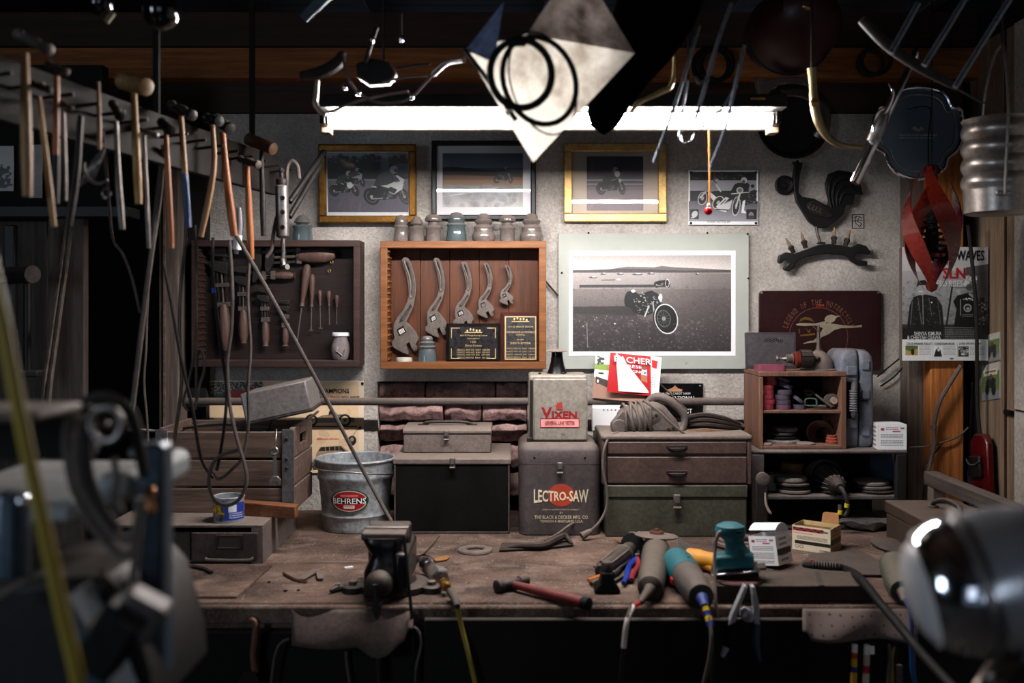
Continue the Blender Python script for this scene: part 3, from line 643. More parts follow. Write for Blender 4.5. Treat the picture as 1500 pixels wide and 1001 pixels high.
# ---------------------------------------------------------------- the two shallow tool cabinets
def cabinet(name, label, px, Y0, m, mb_, th=.021, planks=5, notch=True, md=None):
    x0, y0, x1, y1 = px; a, b = at(x0, y1, Y0), at(x1, y0, Y0)
    t = T(name, label, 'cabinet', (0.5*(a.x+b.x), (Y0+3.03)/2, a.z))
    for nm, q in (('side_board', (a.x, a.x+th, a.z+th, b.z-th)), ('side_board', (b.x-th, b.x, a.z+th, b.z-th)), ('top_board', (a.x, b.x, b.z-th, b.z)), ('bottom_board', (a.x, b.x, a.z, a.z+th))):
        O(nm, MB().box(q[0], q[1], Y0, 3.025, q[2], q[3]), m, t, .0015)
    w = (b.x-a.x-2*th)/planks
    for i in range(planks): O('back_plank', MB().box(a.x+th+i*w+.0006, a.x+th+(i+1)*w-.0006, 3.012+(i % 2)*.0012, 3.028, a.z+th, b.z-th), mb_, t, .001)
    n = 19; h = b.z-a.z-2*th
    q = MB()
    for i in range(n): q.box(a.x+th-.003, a.x+th+.005, Y0+.005, 3.0, a.z+th+h*(i+.3)/n, a.z+th+h*(i+.62)/n)
    o = O('divider_ribs', q, md or m, t, .001)
    return t, a, b
M['cab2'] = wood('orange_brown_cabinet_wood', (.46, .28, .14), (.34, .195, .09), 'x', 5, .5)
M['cab2b'] = wood('warm_brown_back_wood', (.315, .155, .056), (.195, .088, .03), 'z', 5, .55)
M['cab1'] = wood('dark_mahogany_wood', (.22, .14, .12), (.14, .085, .073), 'x', 5, .6, .15)
M['cab1b'] = wood('dark_brown_back_wood', (.125, .067, .052), (.082, .043, .033), 'x', 4, .65)
cab1, a1, b1 = cabinet('dark_tool_cabinet', 'shallow dark mahogany wall cabinet holding old wrenches and screwdrivers', (280, 352, 527, 538), 2.93, M['cab1'], M['cab1b'], .019, 1)
cab2, a2, b2 = cabinet('orange_tool_cabinet', 'shallow orange-brown wall cabinet holding five curved wrenches', (557, 353, 800, 541), 2.93, M['cab2'], M['cab2b'])
M['dustfloor'] = mat('pale_dust', (.60, .56, .52), .95, 0, .2, 60)
M['ironlt'] = mat('grey_forged_steel', (.37, .335, .315), .5, .45, .2, 22, .3, 160, .3)
# curved adjustable wrenches
HO = [(232,195),(245,176),(275,178),(297,215),(320,290),(334,370),(330,440),(322,482),(312,530),(292,575),(265,628),(290,650),(330,700),(352,745),(330,785),(345,808),(338,832),(318,835),(300,812),(284,770),(264,786),(284,850),(276,860),(240,846),(195,822),(166,800),(164,765),(184,745),(175,690),(180,635),(205,590),(240,548),(268,490),(280,430),(276,370),(262,290),(244,240)]
def wrench(bx, lab, first=None):
    x0, y0, x1, y1 = [540+bx[0]/4.77, 340+bx[1]/4.77, 540+bx[2]/4.77, 340+bx[3]/4.77]
    f = lambda p: (x0+(p[0]-164)/(352-164)*(x1-x0), y0+(p[1]-176)/(860-176)*(y1-y0))
    s = (y1-y0)/143; YB = 2.99
    t = T('curved_wrench', lab, 'wrench', at(*f((270, 860)), YB), 'curved wrenches in the orange cabinet')
    q = MB().poly([f(p) for p in HO], YB, .013*max(s, .6)); O('body', q, M['ironlt'], t, .0015)
    k = YB/F
    rim = [(250,198),(272,200),(290,240),(305,300),(316,375),(314,435),(300,458),(288,440),(294,375),(282,300),(262,245)]
    O('handle_rim', MB().tube([at(*f(p), YB-.001) for p in rim], .0036*s, 6, 3, True), M['ironlt'], t)
    O('handle_slot', MB().poly([f(((x-284)*.72+284-4, (y-330)*.9+330)) for x, y in rim], YB-.0012, .001), M['blk'], t)
    np_ = O('name_panel', MB().poly([f(p) for p in ((295,500),(304,520),(245,622),(215,635),(222,608),(270,540))], YB-.0012, .001), M['dkiron'], t)
    pa, pb = at(*f((232, 618)), YB-.0018), at(*f((290, 520)), YB-.0018); ux = (pb-pa).normalized()
    O('cast_lettering', MB().text('PERFECT', (pa+pb)/2, (pb-pa).length*.86, .009*s, ux, ux.cross(V((0, 1, 0)))*-1), M['ironlt'], np_)
    c0, c1 = at(*f((228, 672)), YB), at(*f((258, 712)), YB)
    q = MB()
    O('window', MB().poly([f(p) for p in ((200,680),(245,655),(264,700),(215,728))], YB-.001, .001), M['blk'], t)
    for i in range(4): q.cyl(at(*f((212+i*9, 686-i*5)), YB-.001), at(*f((225+i*9, 716-i*5)), YB-.001), .0022*s, None, 7)
    O('worm', q, M['steel'], t)
    O('pin', MB().lathe([(.004*s, 0), (.003*s, .003)], at(*f((262, 194)), YB), (0, -1, 0), 8), M['screw'], t)
    return t
for bx, lab in (((160,178,352,860), 'largest curved adjustable wrench, at the left of the orange cabinet'), ((395,180,550,742), 'second largest curved wrench, hanging above the grey-blue insulator'),
                ((590,207,737,685), 'middle sized curved wrench hanging over the black plaque'), ((755,213,880,606), 'fourth curved wrench, left of the smallest one'), ((912,230,1016,513), 'smallest curved wrench, above the upright plaque')): wrench(bx, lab)
# plaques
def plaque(lab, px, Y0, wm, fm, lines, gold, tilt):
    x0, y0, x1, y1 = px; o = at((x0+x1)/2, y1, Y0); k = Y0/F; w, h = (x1-x0)*k, (y1-y0)*k
    A = Matrix.Translation(o) @ Matrix.Rotation(-math.radians(tilt), 4, 'X')
    t = T('award_plaque', lab, 'plaque', o)
    O('board', MB(A).loft([[V((-w/2, .004, 0)), V((w/2, .004, 0)), V((w/2, .004, h)), V((-w/2, .004, h))], [V((-w/2+.011, -.006, .011)), V((w/2-.011, -.006, .011)), V((w/2-.011, -.006, h-.011)), V((-w/2+.011, -.006, h-.011))]]).box(-w/2, w/2, .004, .014, 0, h), wm, t, .0005)
    O('plate', MB(A).box(-w/2+.012, w/2-.012, -.0072, -.006, .012, h-.012), fm, t)
    mb = MB(A); cx = (x0+x1)/2
    for s, yc, ww, hh in lines: mb.text(s, V((0, -.0078, (y1-yc)*k)), ww*k, hh*k)
    q = lambda x, y: V(((x-cx)*k, -.0078, (y1-y)*k))
    ty = gold['y']
    for i in range(5): mb.ell(q(cx-9+i*4.5, ty+R(-1.5, 1.5)), .003, .0006, .004, 8, 6)
    mb.box(-.026, .026, -.0079, -.0075, (y1-ty-4)*k, (y1-ty-2.6)*k)
    O('gold_lettering', mb, M['goldp'], t)
    m2 = MB(A)
    if gold.get('frame'): m2.rect_ring(-w/2+.013, w/2-.013, .013, h-.013, .0035, -.0079, -.0073)
    else:
        for sx in (-1, 1):
            for z0, z1 in ((.014, .045), (h-.045, h-.014)): m2.box(sx*(w/2-.017)-.001, sx*(w/2-.017)+.001, -.0079, -.0073, z0, z1)
            for zz in (.015, h-.015): m2.box(min(sx*(w/2-.017), sx*(w/2-.042)), max(sx*(w/2-.017), sx*(w/2-.042)), -.0079, -.0073, zz-.001, zz+.001)
    O('gold_border', m2, M['goldp'], t); return t
M['goldp'] = mat('gold_print', (.66, .57, .40), .4, .3, .05)
M['plq'] = mat('brushed_black_plate', (.12, .11, .12), .3, .4, .15, 40)
plaque('wide black plaque with gold corner lines standing in the orange cabinet', (653, 473.5, 734, 533), 2.96, mat('black_lacquer_board', (.07, .06, .065), .35), M['plq'],
       [('2014 El Mirage Racing Season', 492, 40, 2.8), ('Participation', 496.5, 17, 3), ('1350', 501.5, 8, 3.2), ('Shinya Kimura', 507, 24, 4), ('1350CC APS-VG  MAY  128.091', 513, 48, 2.7), ('1350CC APS-VG  JUN  130.655', 517, 48, 2.7), ('1350CC APS-VG  JUL  134.588', 520.5, 48, 2.7), ('1350CC APS-VG  NOV  131.515', 524.5, 48, 2.7)], {'y': 484}, 7)
plaque('upright brown plaque with a full gold border standing in the orange cabinet', (733, 457, 792, 534), 2.955, mat('reddish_brown_board', (.25, .13, .12), .35), mat('brushed_grey_plate', (.22, .21, .215), .3, .5, .15, 40),
       [('2014 EL MIRAGE SEASON', 479, 37, 2.6), ('PERFORMANCE ACHIEVEMENT', 487, 42, 3), ('AWARD', 491, 13, 2.2), ('#1350', 498, 10, 2.2), ('SHINYA KIMURA', 503, 30, 3.4), ('1350CC APS-VG  MAY  128.076', 511, 43, 2.2), ('1350CC APS-VG  JUN  130.710', 515.5, 43, 2.2), ('1350CC APS-VG  JUL  134.641', 520, 43, 2.2), ('1350CC APS-VG  NOV  131.872', 524, 43, 2.2)], {'y': 468, 'frame': 1}, 7)
# insulators
M['ins'] = mat('dusty_grey_glass_insulator', (.36, .325, .31), .22, 0, .2, 20, .1, 60, .75, coat=.6)
M['insb'] = mat('grey_teal_ceramic_insulator', (.26, .30, .31), .18, 0, .15, 20, 0, 60, .8, coat=.8)
PR = {
 'dome': [(0, 0), (.62, 0), (.66, .05), (.6, .3), (.56, .5), (.62, .55), (.58, .6), (.5, .62), (.56, .72), (.5, .86), (.3, .97), (0, 1)],
 'cone': [(0, 0), (.6, 0), (.62, .1), (.56, .45), (.62, .5), (.62, .56), (.3, .62), (.52, .68), (.44, .8), (.24, .94), (0, 1)],
 'mush': [(0, 0), (.56, 0), (.56, .45), (.62, .5), (.5, .56), (.4, .6), (.4, .7), (.62, .74), (.66, .82), (.56, .92), (.3, .99), (0, 1)],
 'fat': [(0, 0), (.75, 0), (.86, .1), (.84, .25), (.68, .4), (.72, .5), (.6, .55), (.5, .6), (.66, .68), (.66, .75), (.48, .8), (.44, .92), (.2, 1), (0, 1)],
 'bell': [(0, 0), (.62, 0), (.6, .25), (.5, .5), (.56, .52), (.58, .58), (.45, .62), (.5, .66), (.52, .74), (.36, .78), (.38, .88), (.26, .98), (0, 1)]}
def insul(px0, px1, py0, py1, Y, kind, m, lab, grp='insulators on the orange cabinet'):
    k = Y/F; h = (py1-py0)*k; r = (px1-px0)/2*k/max(a for a, b in PR[kind]); o = at((px0+px1)/2, py1, Y)
    return S('insulator', lab, 'insulator', MB().lathe([(a*r, b*h) for a, b in PR[kind]], o, (0, 0, 1), 22), m, grp, 0, 50)
YI = 2.965; zi = 450-(b2.z-ZC)*F/YI
for x0, x1, y0, kd, m, lab in ((576, 599, 315, 'dome', M['ins'], 'first grey insulator from the left on the orange cabinet, narrow with a domed top'), (599, 622, 316, 'cone', M['ins'], 'second grey insulator from the left on the orange cabinet, narrow with a conical top'),
        (622, 648, 314, 'mush', M['ins'], 'third grey insulator from the left on the orange cabinet, with a flat mushroom cap'), (653, 684, 311, 'dome', M['insb'], 'grey-blue domed insulator in the middle of the row on the orange cabinet'),
        (691, 726, 313, 'fat', M['ins'], 'wide dusty insulator just right of the grey-blue domed one on the orange cabinet'), (730, 756, 315, 'mush', M['ins'], 'narrow straight-sided insulator with mushroom cap between two wide ones'),
        (761, 796, 313, 'fat', M['ins'], 'wide dusty insulator at the right end of the orange cabinet top')): insul(x0, x1, y0, zi, YI, kd, m, lab)
zi1 = 450-(b1.z-ZC)*F/YI
insul(428, 458, 314, zi1, 2.965, 'cone', M['insb'], 'grey-blue glass insulator on top of the dark cabinet', None)
zf = 450-(a2.z+.021-ZC)*F/2.965
insul(612, 640, 492, zf, 2.965, 'bell', M['insb'], 'grey-blue insulator standing inside the orange cabinet', None)
S('jar_lid', 'round white lid lying on the floor of the orange cabinet', 'lid', MB().lathe([(0, 0), (.024, 0), (.025, .004), (.024, .010), (.02, .012), (0, .013)], at(592, zf, 2.965)), mat('dusty_white_plastic', (.62, .61, .58), .6), None)
# tools in the dark cabinet
M['handle'] = wood('worn_tool_handle_wood', (.33, .245, .215), (.22, .155, .135), 'z', 8, .5, .15)
YB = 2.99
def monkey(pa, pb, wd, lab, flip=1):
    """old monkey wrench from jaw end pa to handle end pb (pixels)"""
    a, b = at(*pa, YB), at(*pb, YB); d = (b-a); ln = d.length; d.normalize(); n = V((0, -1, 0)); u = d.cross(n)*flip
    A = Matrix.Translation(a) @ Matrix((u, n, d)).transposed().to_4x4(); k = wd*YB/F
    t = T('monkey_wrench', lab, 'wrench', (a+b)/2, 'wooden handled wrenches in the dark cabinet')
    O('upper_jaw', MB(A).prism([(-.5*k, -.008, 0), (.75*k, -.008, 0), (.85*k, -.008, .05*ln), (.4*k, -.008, .075*ln), (-.6*k, -.008, .09*ln)], (0, .018, 0)), M['dkiron'], t, .001)
    O('lower_jaw', MB(A).prism([(-.55*k, -.009, .15*ln), (.35*k, -.009, .12*ln), (.8*k, -.009, .13*ln), (.8*k, -.009, .17*ln), (.4*k, -.009, .22*ln), (-.5*k, -.009, .26*ln)], (0, .02, 0)), M['dkiron'], t, .001)
    q = MB(A).box(-.42*k, -.25*k, -.005, .006, .05*ln, .55*ln).box(.22*k, .36*k, -.004, .004, .2*ln, .55*ln); O('shank', q, M['dkiron'], t)
    O('screw', MB(A).cyl((0, 0, .24*ln), (0, 0, .55*ln), .09*k, None, 8), M['iron'], t)
    O('collar', MB(A).cb((0, 0, .36*ln), (1.0*k, .016, .012)), M['iron'], t, .001)
    O('ferrule', MB(A).cb((-.05*k, 0, .55*ln), (.95*k, .018, .014)), M['iron'], t, .001)
    O('handle', MB(A).lathe([(.3*k, .55*ln), (.36*k, .6*ln), (.46*k, .75*ln), (.44*k, .88*ln), (.3*k, .97*ln), (0.01, ln)], (0, 0, 0), (0, 0, 1), 14), M['handle'], t)
    return t
monkey((322, 364), (332, 514), 20, 'largest wooden handled wrench hanging at the left of the dark cabinet')
monkey((356, 391), (357, 503), 16, 'second upright wrench from the left in the dark cabinet')
monkey((388, 422), (389, 507), 13, 'third upright wrench from the left in the dark cabinet')
monkey((418, 440), (418, 507), 11, 'smallest upright wrench, beside the long screwdriver in the dark cabinet')
monkey((374, 379), (491, 373), 26, 'large wrench laid level under the top of the dark cabinet')
monkey((362, 404), (432, 404), 13, 'small wrench laid level below the large level wrench')
def driver(pa, pb, wd, frac, lab, tip):
    a, b = at(*pa, YB), at(*pb, YB); d = b-a; ln = d.length; d.normalize(); k = wd*YB/F/2
    t = T('screwdriver', lab, 'screwdriver', (a+b)/2, 'screwdrivers in the dark cabinet')
    O('handle', MB().lathe([(.3*k, 0), (.8*k, .03*ln), (k, .2*ln*frac), (.8*k, .6*frac*ln), (.5*k, .9*frac*ln), (.5*k, frac*ln)], a, d, 12), M['handle'], t)
    O('ferrule', MB().lathe([(.55*k, frac*ln), (.62*k, (frac+.04)*ln), (.4*k, (frac+.05)*ln)], a, d, 10), M['iron'], t)
    O('blade', MB().lathe([(.2*k, (frac+.04)*ln), (.2*k, .93*ln), (.3*k, ln)], a, d, 8), M['iron'], t)
    if tip: O('bit', MB().cb(b, (.010, .004, .004)), M['iron'], t)
driver((450.5, 387), (434, 508), 13, .47, 'longest screwdriver, leaning in the dark cabinet', 0)
driver((457.5, 402), (455.5, 484), 9, .54, 'second longest screwdriver, right of the longest one', 1)
driver((468.3, 425), (469.5, 481), 6.5, .36, 'short screwdriver, first of three small ones', 1)
driver((481.5, 426), (482.5, 476), 7, .4, 'short screwdriver, middle one of three small ones', 0)
driver((493.5, 432), (493, 475), 6.5, .38, 'shortest screwdriver, last of three small ones beside the jar', 0)
for x, y in ((486, 384), (482.5, 397)): S('hook', 'small bright hook in the back of the dark cabinet, %s one' % ('upper' if y < 390 else 'lower'), 'hook', MB().tor(at(x, y, 2.998), (0, 1, 0), .004, .0012, 12, 5).cyl(at(x, y-2, 2.998), at(x, y-2, 3.014), .0015), M['brass'], None)
zj = 450-(a1.z+.019-ZC)*F/2.96
t = T('glass_jar', 'small glass jar with white lid and bits inside, in the dark cabinet', 'jar', at(499, zj, 2.96))
kj = 2.96/F; hj = zj-492
O('body', MB().lathe([(9*kj, 0), (12*kj, 3*kj), (14*kj, hj*.4*kj), (13.5*kj, hj*.6*kj), (10*kj, hj*.9*kj), (10.5*kj, hj*kj)], at(499, zj, 2.96), (0, 0, 1), 22), mat('dusty_jar_glass', (.46, .42, .42), .12, 0, .3, 40, 0, 0, 0, coat=1), t)
O('lid', MB().lathe([(12.5*kj, 0), (12.5*kj, 4*kj), (11.5*kj, 4.8*kj)], at(499, zj-hj+.2, 2.96), (0, 0, 1), 22), M['white'], t)
for q in ((492, 514, 501, 521), (500, 525, 505, 512)): O('bit', MB().cyl(at(q[0], q[1], 2.931), at(q[2], q[3], 2.931), .0015, None, 6), M['steel'], t)
# pipe along the wall
S('wall_pipe', 'long dusty grey pipe running along the wall under the cabinets', 'pipe', MB().cyl((X(268, 2.965), 2.965, Z(588.5, 2.965)), (X(1092, 2.965), 2.965, Z(588.5, 2.965)), .0115, None, 16), mat('dusty_pipe', (.30, .265, .255), .7, .1, .2, 20, .1, 60, .6))
# ---------------------------------------------------------------- iron rooster on a spanner
zz = lambda x, y: (1080+x/4.172, 180+y/4.172)
t = T('iron_rooster', 'black cast iron rooster silhouette standing on the bent spanner', 'ornament', at(*zz(500, 725), 3.0))
RO = [(350,262),(338,236),(356,240),(372,222),(384,244),(402,240),(396,270),(386,310),(378,370),(376,425),(400,452),(470,462),(520,490),(552,505),(560,470),(548,430),(540,372),(560,312),(620,288),(700,302),(750,360),(772,440),(724,432),(708,500),(668,500),(650,560),(600,606),(545,640),(490,644),(436,602),(398,542),(360,482),(346,400),(342,320)]
O('body', MB().poly([zz(*p) for p in RO], 3.0, .014), M['black'], t, .003)
q = MB()
for i, pp in enumerate(([(575,520),(556,430),(575,340),(640,310),(720,345)], [(592,515),(580,440),(600,370),(660,345),(735,385)], [(608,510),(606,450),(630,400),(680,385),(738,420)], [(625,500),(632,460),(660,430),(700,440)])): q.tube([at(*zz(*p), 2.998) for p in pp], [.003, .005, .005, .003], 6)
O('tail_plume', q, M['black'], t)
O('wing', MB().poly([zz(*p) for p in ((425,500),(455,478),(500,490),(545,530),(590,570),(555,585),(500,570),(450,545))], 2.994, .006), M['dkiron'], t, .002)
q = MB()
for i in range(4): q.tube([at(*zz(440+i*22+8*math.sin(j*2), 495+i*8+j*9), 2.993) for j in range(5)], .0014, 5)
O('wing_feathers', q, M['iron'], t)
O('leg', MB().tube([at(*zz(482, 636), 3.004), at(*zz(490, 680), 3.0), at(*zz(506, 728), 3.0)], .0045, 8, 2), M['iron'], t)
t = T('bent_spanner', 'black bent open-ended spanner on the wall carrying four spark plugs', 'spanner', at(*zz(520, 790), 3.0))
SP = [(250,845),(256,812),(300,790),(352,800),(420,775),(500,745),(560,740),(640,748),(700,760),(740,738),(790,752),(818,790),(808,806),(772,796),(735,800),(715,820),(735,838),(772,842),(800,846),(795,872),(745,874),(700,848),(660,812),(560,800),(480,808),(400,828),(362,852),(352,885),(318,910),(286,900),(282,886),(312,862),(302,838),(284,846),(268,862),(256,860)]
O('bar', MB().poly([zz(*p) for p in SP], 3.0, .016), M['black'], t, .003)
O('embossed_lettering', MB().text('DROP FORGED', at(*zz(545, 775), 2.999), .1, .009, (1, 0, .08)), M['dkiron'], t)
O('foot_plate', MB().poly([zz(*p) for p in ((485, 742), (500, 726), (540, 730), (540, 742))], 2.998, .01), M['dkiron'], t)
for x0, y0, x1, y1 in ((345,795,296,705), (418,765,388,665), (590,742,594,634), (660,752,690,655)):
    a, b = at(*zz(x0, y0), 3.004), at(*zz(x1, y1), 2.996); d = (b-a); h = d.length; k = .0068
    o = O('spark_plug', MB().lathe([(k*1.05, 0), (k*1.05, .25*h), (k*1.35, .26*h), (k*1.35, .42*h), (k*.8, .45*h), (k*.8, .5*h)], a, d, 6), M['dkiron'], t)
    O('ceramic', MB().lathe([(k*.75, .48*h), (k*.7, .6*h), (k*.8, .64*h), (k*.6, .7*h), (k*.62, .76*h), (k*.45, .82*h)], a, d, 12), mat('stained_ceramic', (.5, .42, .34), .4), o)
    O('terminal', MB().lathe([(k*.35, .8*h), (k*.35, .95*h), (k*.1, h)], a, d, 10), M['brass'], o)
S('round_weight', 'dark round iron disc hung on the wall left of the rooster', 'disc', MB().lathe([(.028, 0), (.030, .008), (.024, .012), (.02, .010), (.01, .010), (.008, .015), (0, .016)], at(1148, 272, 3.035), (0, -1, 0), 28), M['black'])
S('dark_dish', 'large dark round dish hung on the wall right of the strip light', 'dish', MB().lathe([(.02, 0), (.09, .004), (.108, .03), (.111, .034), (.105, .034), (.088, .012), (.02, .01), (0, .01)], at(1158, 182, 3.03), (0, -1, 0), 36), M['black'])
q = MB().rect_ring(X(1248, 3.0385), X(1266, 3.0385), Z(335, 3.0385), Z(314, 3.0385), .002, 3.0385, 3.0415)
for pp in ([(1251, 319), (1257, 317), (1263, 320)], [(1254, 317), (1253, 326), (1258, 331)], [(1260, 318), (1256, 324), (1262, 328), (1258, 333)], [(1250, 324), (1264, 323)]): q.tube(cpts(pp, 3.0395), .0011, 4, 3)
O('ink_stamp', q, M['screw'], wall)
# loose wires and a stick on the wall
def wire(lab, pp, r, m=None, Y=None, cat='cable', name='hanging_cable', grp=None, n=7): return S(name, lab, cat, MB().tube(cpts(pp, Y), r, n), m or M['cable'], grp)
wire('thin dark stick leaning on the wall right of the orange cabinet', [(793, 405), (818, 434)], .003, M['darkwood'], 3.025, 'stick', 'thin_stick')
wire('black wire sagging from the maroon sign to the event poster', [(1285, 552), (1302, 538), (1322, 522)], .0025, M['blk'], 3.02, name='wall_wire')
wire('black wire crossing low on the wall beside the amber post', [(1290, 566), (1310, 552), (1326, 534)], .0025, M['blk'], 3.025, name='wall_wire')
# ---------------------------------------------------------------- things along the back of the bench, left to right
def grp(M_): return MB(M_)
def RT(o, rz=0, rx=0, ry=0):
    return Matrix.Translation(V(o)) @ Matrix.Rotation(math.radians(rz), 4, 'Z') @ Matrix.Rotation(math.radians(ry), 4, 'Y') @ Matrix.Rotation(math.radians(rx), 4, 'X')
# low steel drawer unit
t = T('card_drawer_unit', 'low dusty grey steel two-drawer unit under the wooden crate', 'drawers', (-.77, 2.57, BT))
x0, x1, ya, yb, z0, z1 = -.98, -.598, 2.39, 2.76, BT, .992
O('shell', MB().box(x0, x1, ya, yb, z1-.006, z1).box(x0, x0+.006, ya, yb, z0, z1-.006).box(x1-.028, x1, ya, yb, z0, z1-.006).box(x0, x1-.028, yb-.006, yb, z0, z1-.006).box(x0, x1-.028, ya+.01, yb, z0, z0+.006), M['greytool'], t, .001)
for a, b, y in ((x0+.01, X(278, ya), ya+.004), (X(281, ya), X(378, ya), ya-.004)):
    d = O('drawer', MB().box(a, b, y, y+.012, z0+.006, z1-.018).box(a, a+.004, y+.012, y+.25, z0+.008, z1-.03).box(b-.004, b, y+.012, y+.25, z0+.008, z1-.03).box(a, b, y+.012, y+.25, z0+.008, z0+.012), mat('brown_grey_drawer_front', (.27, .225, .21), .6, .2, .2, 20, .1, 100, .4), t, .001)
    c = (a+b)/2+.012; zc = (z0+z1)/2+.006
    O('label_holder', MB().rect_ring(c-.032, c+.032, zc-.018, zc+.018, .006, y-.004, y), M['dkiron'], d, .0008)
    O('label_card', MB().box(c-.027, c+.027, y-.001, y, zc-.013, zc+.013), mat('old_card', (.30, .26, .24), .8), d)
    O('pull', MB().tube([(c-.055, y, z0+.014), (c-.045, y-.010, z0+.012), (c+.045, y-.012, z0+.012), (c+.055, y, z0+.014)], .0035, 6, 3), M['iron'], d)
# wooden crate
t = T('wooden_crate', 'dusty wooden slatted crate standing on the low steel drawer unit', 'crate', (-.73, 2.66, z1))
cx0, cx1, cy0, cy1, cz0, cz1 = -.906, -.555, 2.53, 2.79, .992, Z(632, 2.53)
h = cz1-cz0
for i, (a, b) in enumerate(((0, .30), (.325, .645), (.67, 1.0))):
    O('front_slat', MB().box(cx0+.004, cx1-.004, cy0+.004, cy0+.016, cz0+a*h, cz0+b*h-R(0, .003)), M['crate'], t, .002)
    O('back_slat', MB().box(cx0+.004, cx1-.004, cy1-.016, cy1-.004, cz0+a*h, cz0+b*h), M['crate'], t, .002)
    for x in (cx0, cx1-.018):
        if i < 2: O('end_board', MB().box(x+.003, x+.015, cy0+.017, cy1-.017, cz0+a*h, cz0+b*h), M['crate'], t, .002)
        else:
            f = lambda y_, z_: V((x+.003, y_, z_)); ym = (cy0+cy1)/2; za, zb = cz0+a*h, cz1+.006
            O('end_board', MB().ring([f(cy0+.017, za), f(cy1-.017, za), f(cy1-.017, zb), f(cy0+.017, zb)], [f(ym-.04, za+.022), f(ym+.04, za+.022), f(ym+.04, za+.05), f(ym-.04, za+.05)], (.012, 0, 0)), M['crate'], t, .002)
for x in (cx0-.001, cx1-.030):
    p_ = O('corner_post', MB().box(x, x+.031, cy0-.001, cy0+.004, cz0, cz1+.004), mat('zinc_corner_strip', (.36, .35, .355), .55, .5, .25, 30, .1, 90, .3), t, .001)
    for zz_ in (cz0+.02, cz0+h*.55, cz0+h*.66, cz1-.02): O('rivet', MB().lathe([(.005, 0), (.004, .002), (0, .003)], (x+.012, cy0-.001, zz_), (0, -1, 0), 8), M['dkiron'], p_)
O('bottom', MB().box(cx0+.016, cx1-.016, cy0+.017, cy1-.017, cz0+.002, cz0+.012), M['crate'], t)
A = RT((-.61, 2.63, Z(589, 2.60)), 3, 0, -12)
t = T('metal_box', 'plain grey steel box lying tilted on top of the wooden crate', 'box', (-.62, 2.63, 1.16))
O('shell', MB(A).box(-.085, .085, -.075, .115, -.034, .042), mat('scuffed_grey_steel_box', (.47, .445, .44), .5, .3, .12, 12, .12, 70, .3, (.36, .33, .32), (.55, .7)), t, .004)
O('rim', MB(A).box(-.087, .087, -.077, -.06, -.04, -.034).box(-.087, .087, .10, .117, -.04, -.034).box(-.087, -.07, -.06, .10, -.04, -.034).box(.07, .087, -.06, .10, -.04, -.034), M['dkiron'], t, .001)
for lab, pts, r, m in (('bright threaded rod sticking out of the left side of the crate', [(206, 629.5, 2.52), (250, 634, 2.56), (292, 638, 2.62)], .0032, M['steel']), ('pale thin stick poking up over the right end of the crate', [(428, 634, 2.62), (467, 602, 2.6)], .0034, mat('pale_stick', (.55, .5, .47), .7)), ('dark bent wire in the crate below the tilted steel box', [(378, 634, 2.66), (392, 630, 2.64), (398, 616, 2.62)], .0018, M['dkiron']), ('long dark flat bar lying across the crate', [(262, 628, 2.70), (330, 621, 2.68), (420, 632, 2.64)], .006, M['iron'])):
    S('rod', lab, 'rod', MB().tube(cpts(pts), r, 6), m)
Yc = 2.512
t = T('combination_wrench', 'small steel combination wrench hanging on the front of the crate', 'wrench', at(403, 712, Yc))
O('shaft', MB().poly([(399.5, 668), (404, 668), (405.5, 700), (400, 700)], Yc, .006), M['steel'], t, .001)
O('ring_end', MB().tor(at(401.5, 661, Yc+.003), (0, 1, 0), .0085, .0036, 18, 6), M['steel'], t)
O('open_end', MB().poly([(399.5, 698), (406, 698), (411, 703), (411, 711), (407.5, 712), (406, 706), (399.5, 706), (399, 712), (394, 711), (394, 704)], Yc-.001, .007), M['steel'], t, .001)
S('hook_wire', 'thin wire hook that carries the small wrench on the crate', 'hook', MB().tube(cpts([(405, 632, 2.545), (405, 630, 2.525), (404, 645, 2.508), (402.5, 658, 2.508)]), .0016, 6), M['steel'])
def can_at(): pass
Yk = .524*F/(763-450)
t = T('label_can', 'small open tin can with a worn blue and yellow label, on the low drawer unit', 'can', at(335, 763, Yk))
k = Yk/F; r = 22*k; hh = 36*k
pc = Pic(120, 44, (.30, .30, .36)); pc.rect(0, 0, 120, 6, (.5, .5, .52)).rect(0, 40, 120, 44, (.5, .5, .52)).rect(62, 6, 120, 40, (.14, .22, .55)).rect(70, 10, 90, 24, (.82, .82, .85)).blobs(26, 8, 8, 56, 30, 2, 5, (.75, .62, .2)).blobs(20, 0, 26, 60, 42, 2, 5, (.36, .35, .37)).lines(72, 26, 110, 3, 4, (.8, .8, .85)).grain(.04)
O('body', MB().ring([at(335, 763, Yk)+V((r*math.cos(a), r*math.sin(a), 0)) for a in [2*math.pi*i/28 for i in range(28)]], [at(335, 763, Yk)+V((r*.96*math.cos(a), r*.96*math.sin(a), 0)) for a in [2*math.pi*i/28 for i in range(28)]], (0, 0, hh)), M['galv'], t)
O('bottom', MB().lathe([(r*.97, .002), (r*.97, .004)], at(335, 763, Yk)), M['galv'], t)
c_ = at(335, 763, Yk)
pc.obj('label', M['printgloss'], t, c_+V((-r, 0, hh*.93)), (2*r, 0, 0), (0, 0, -hh*.88), lambda u, v: np.stack([-r*1.015*np.cos(np.pi*u)-(2*r*u-r), -r*1.015*np.sin(np.pi*u), 0*u], -1))
O('rim', MB().tor(c_+V((0, 0, hh)), (0, 0, 1), r, .0022, 28, 6), M['galv'], t)
O('contents', MB().lathe([(r*.9, 0), (r*.9, hh*.4)], c_+V((0, 0, .005))), M['dkiron'], t)
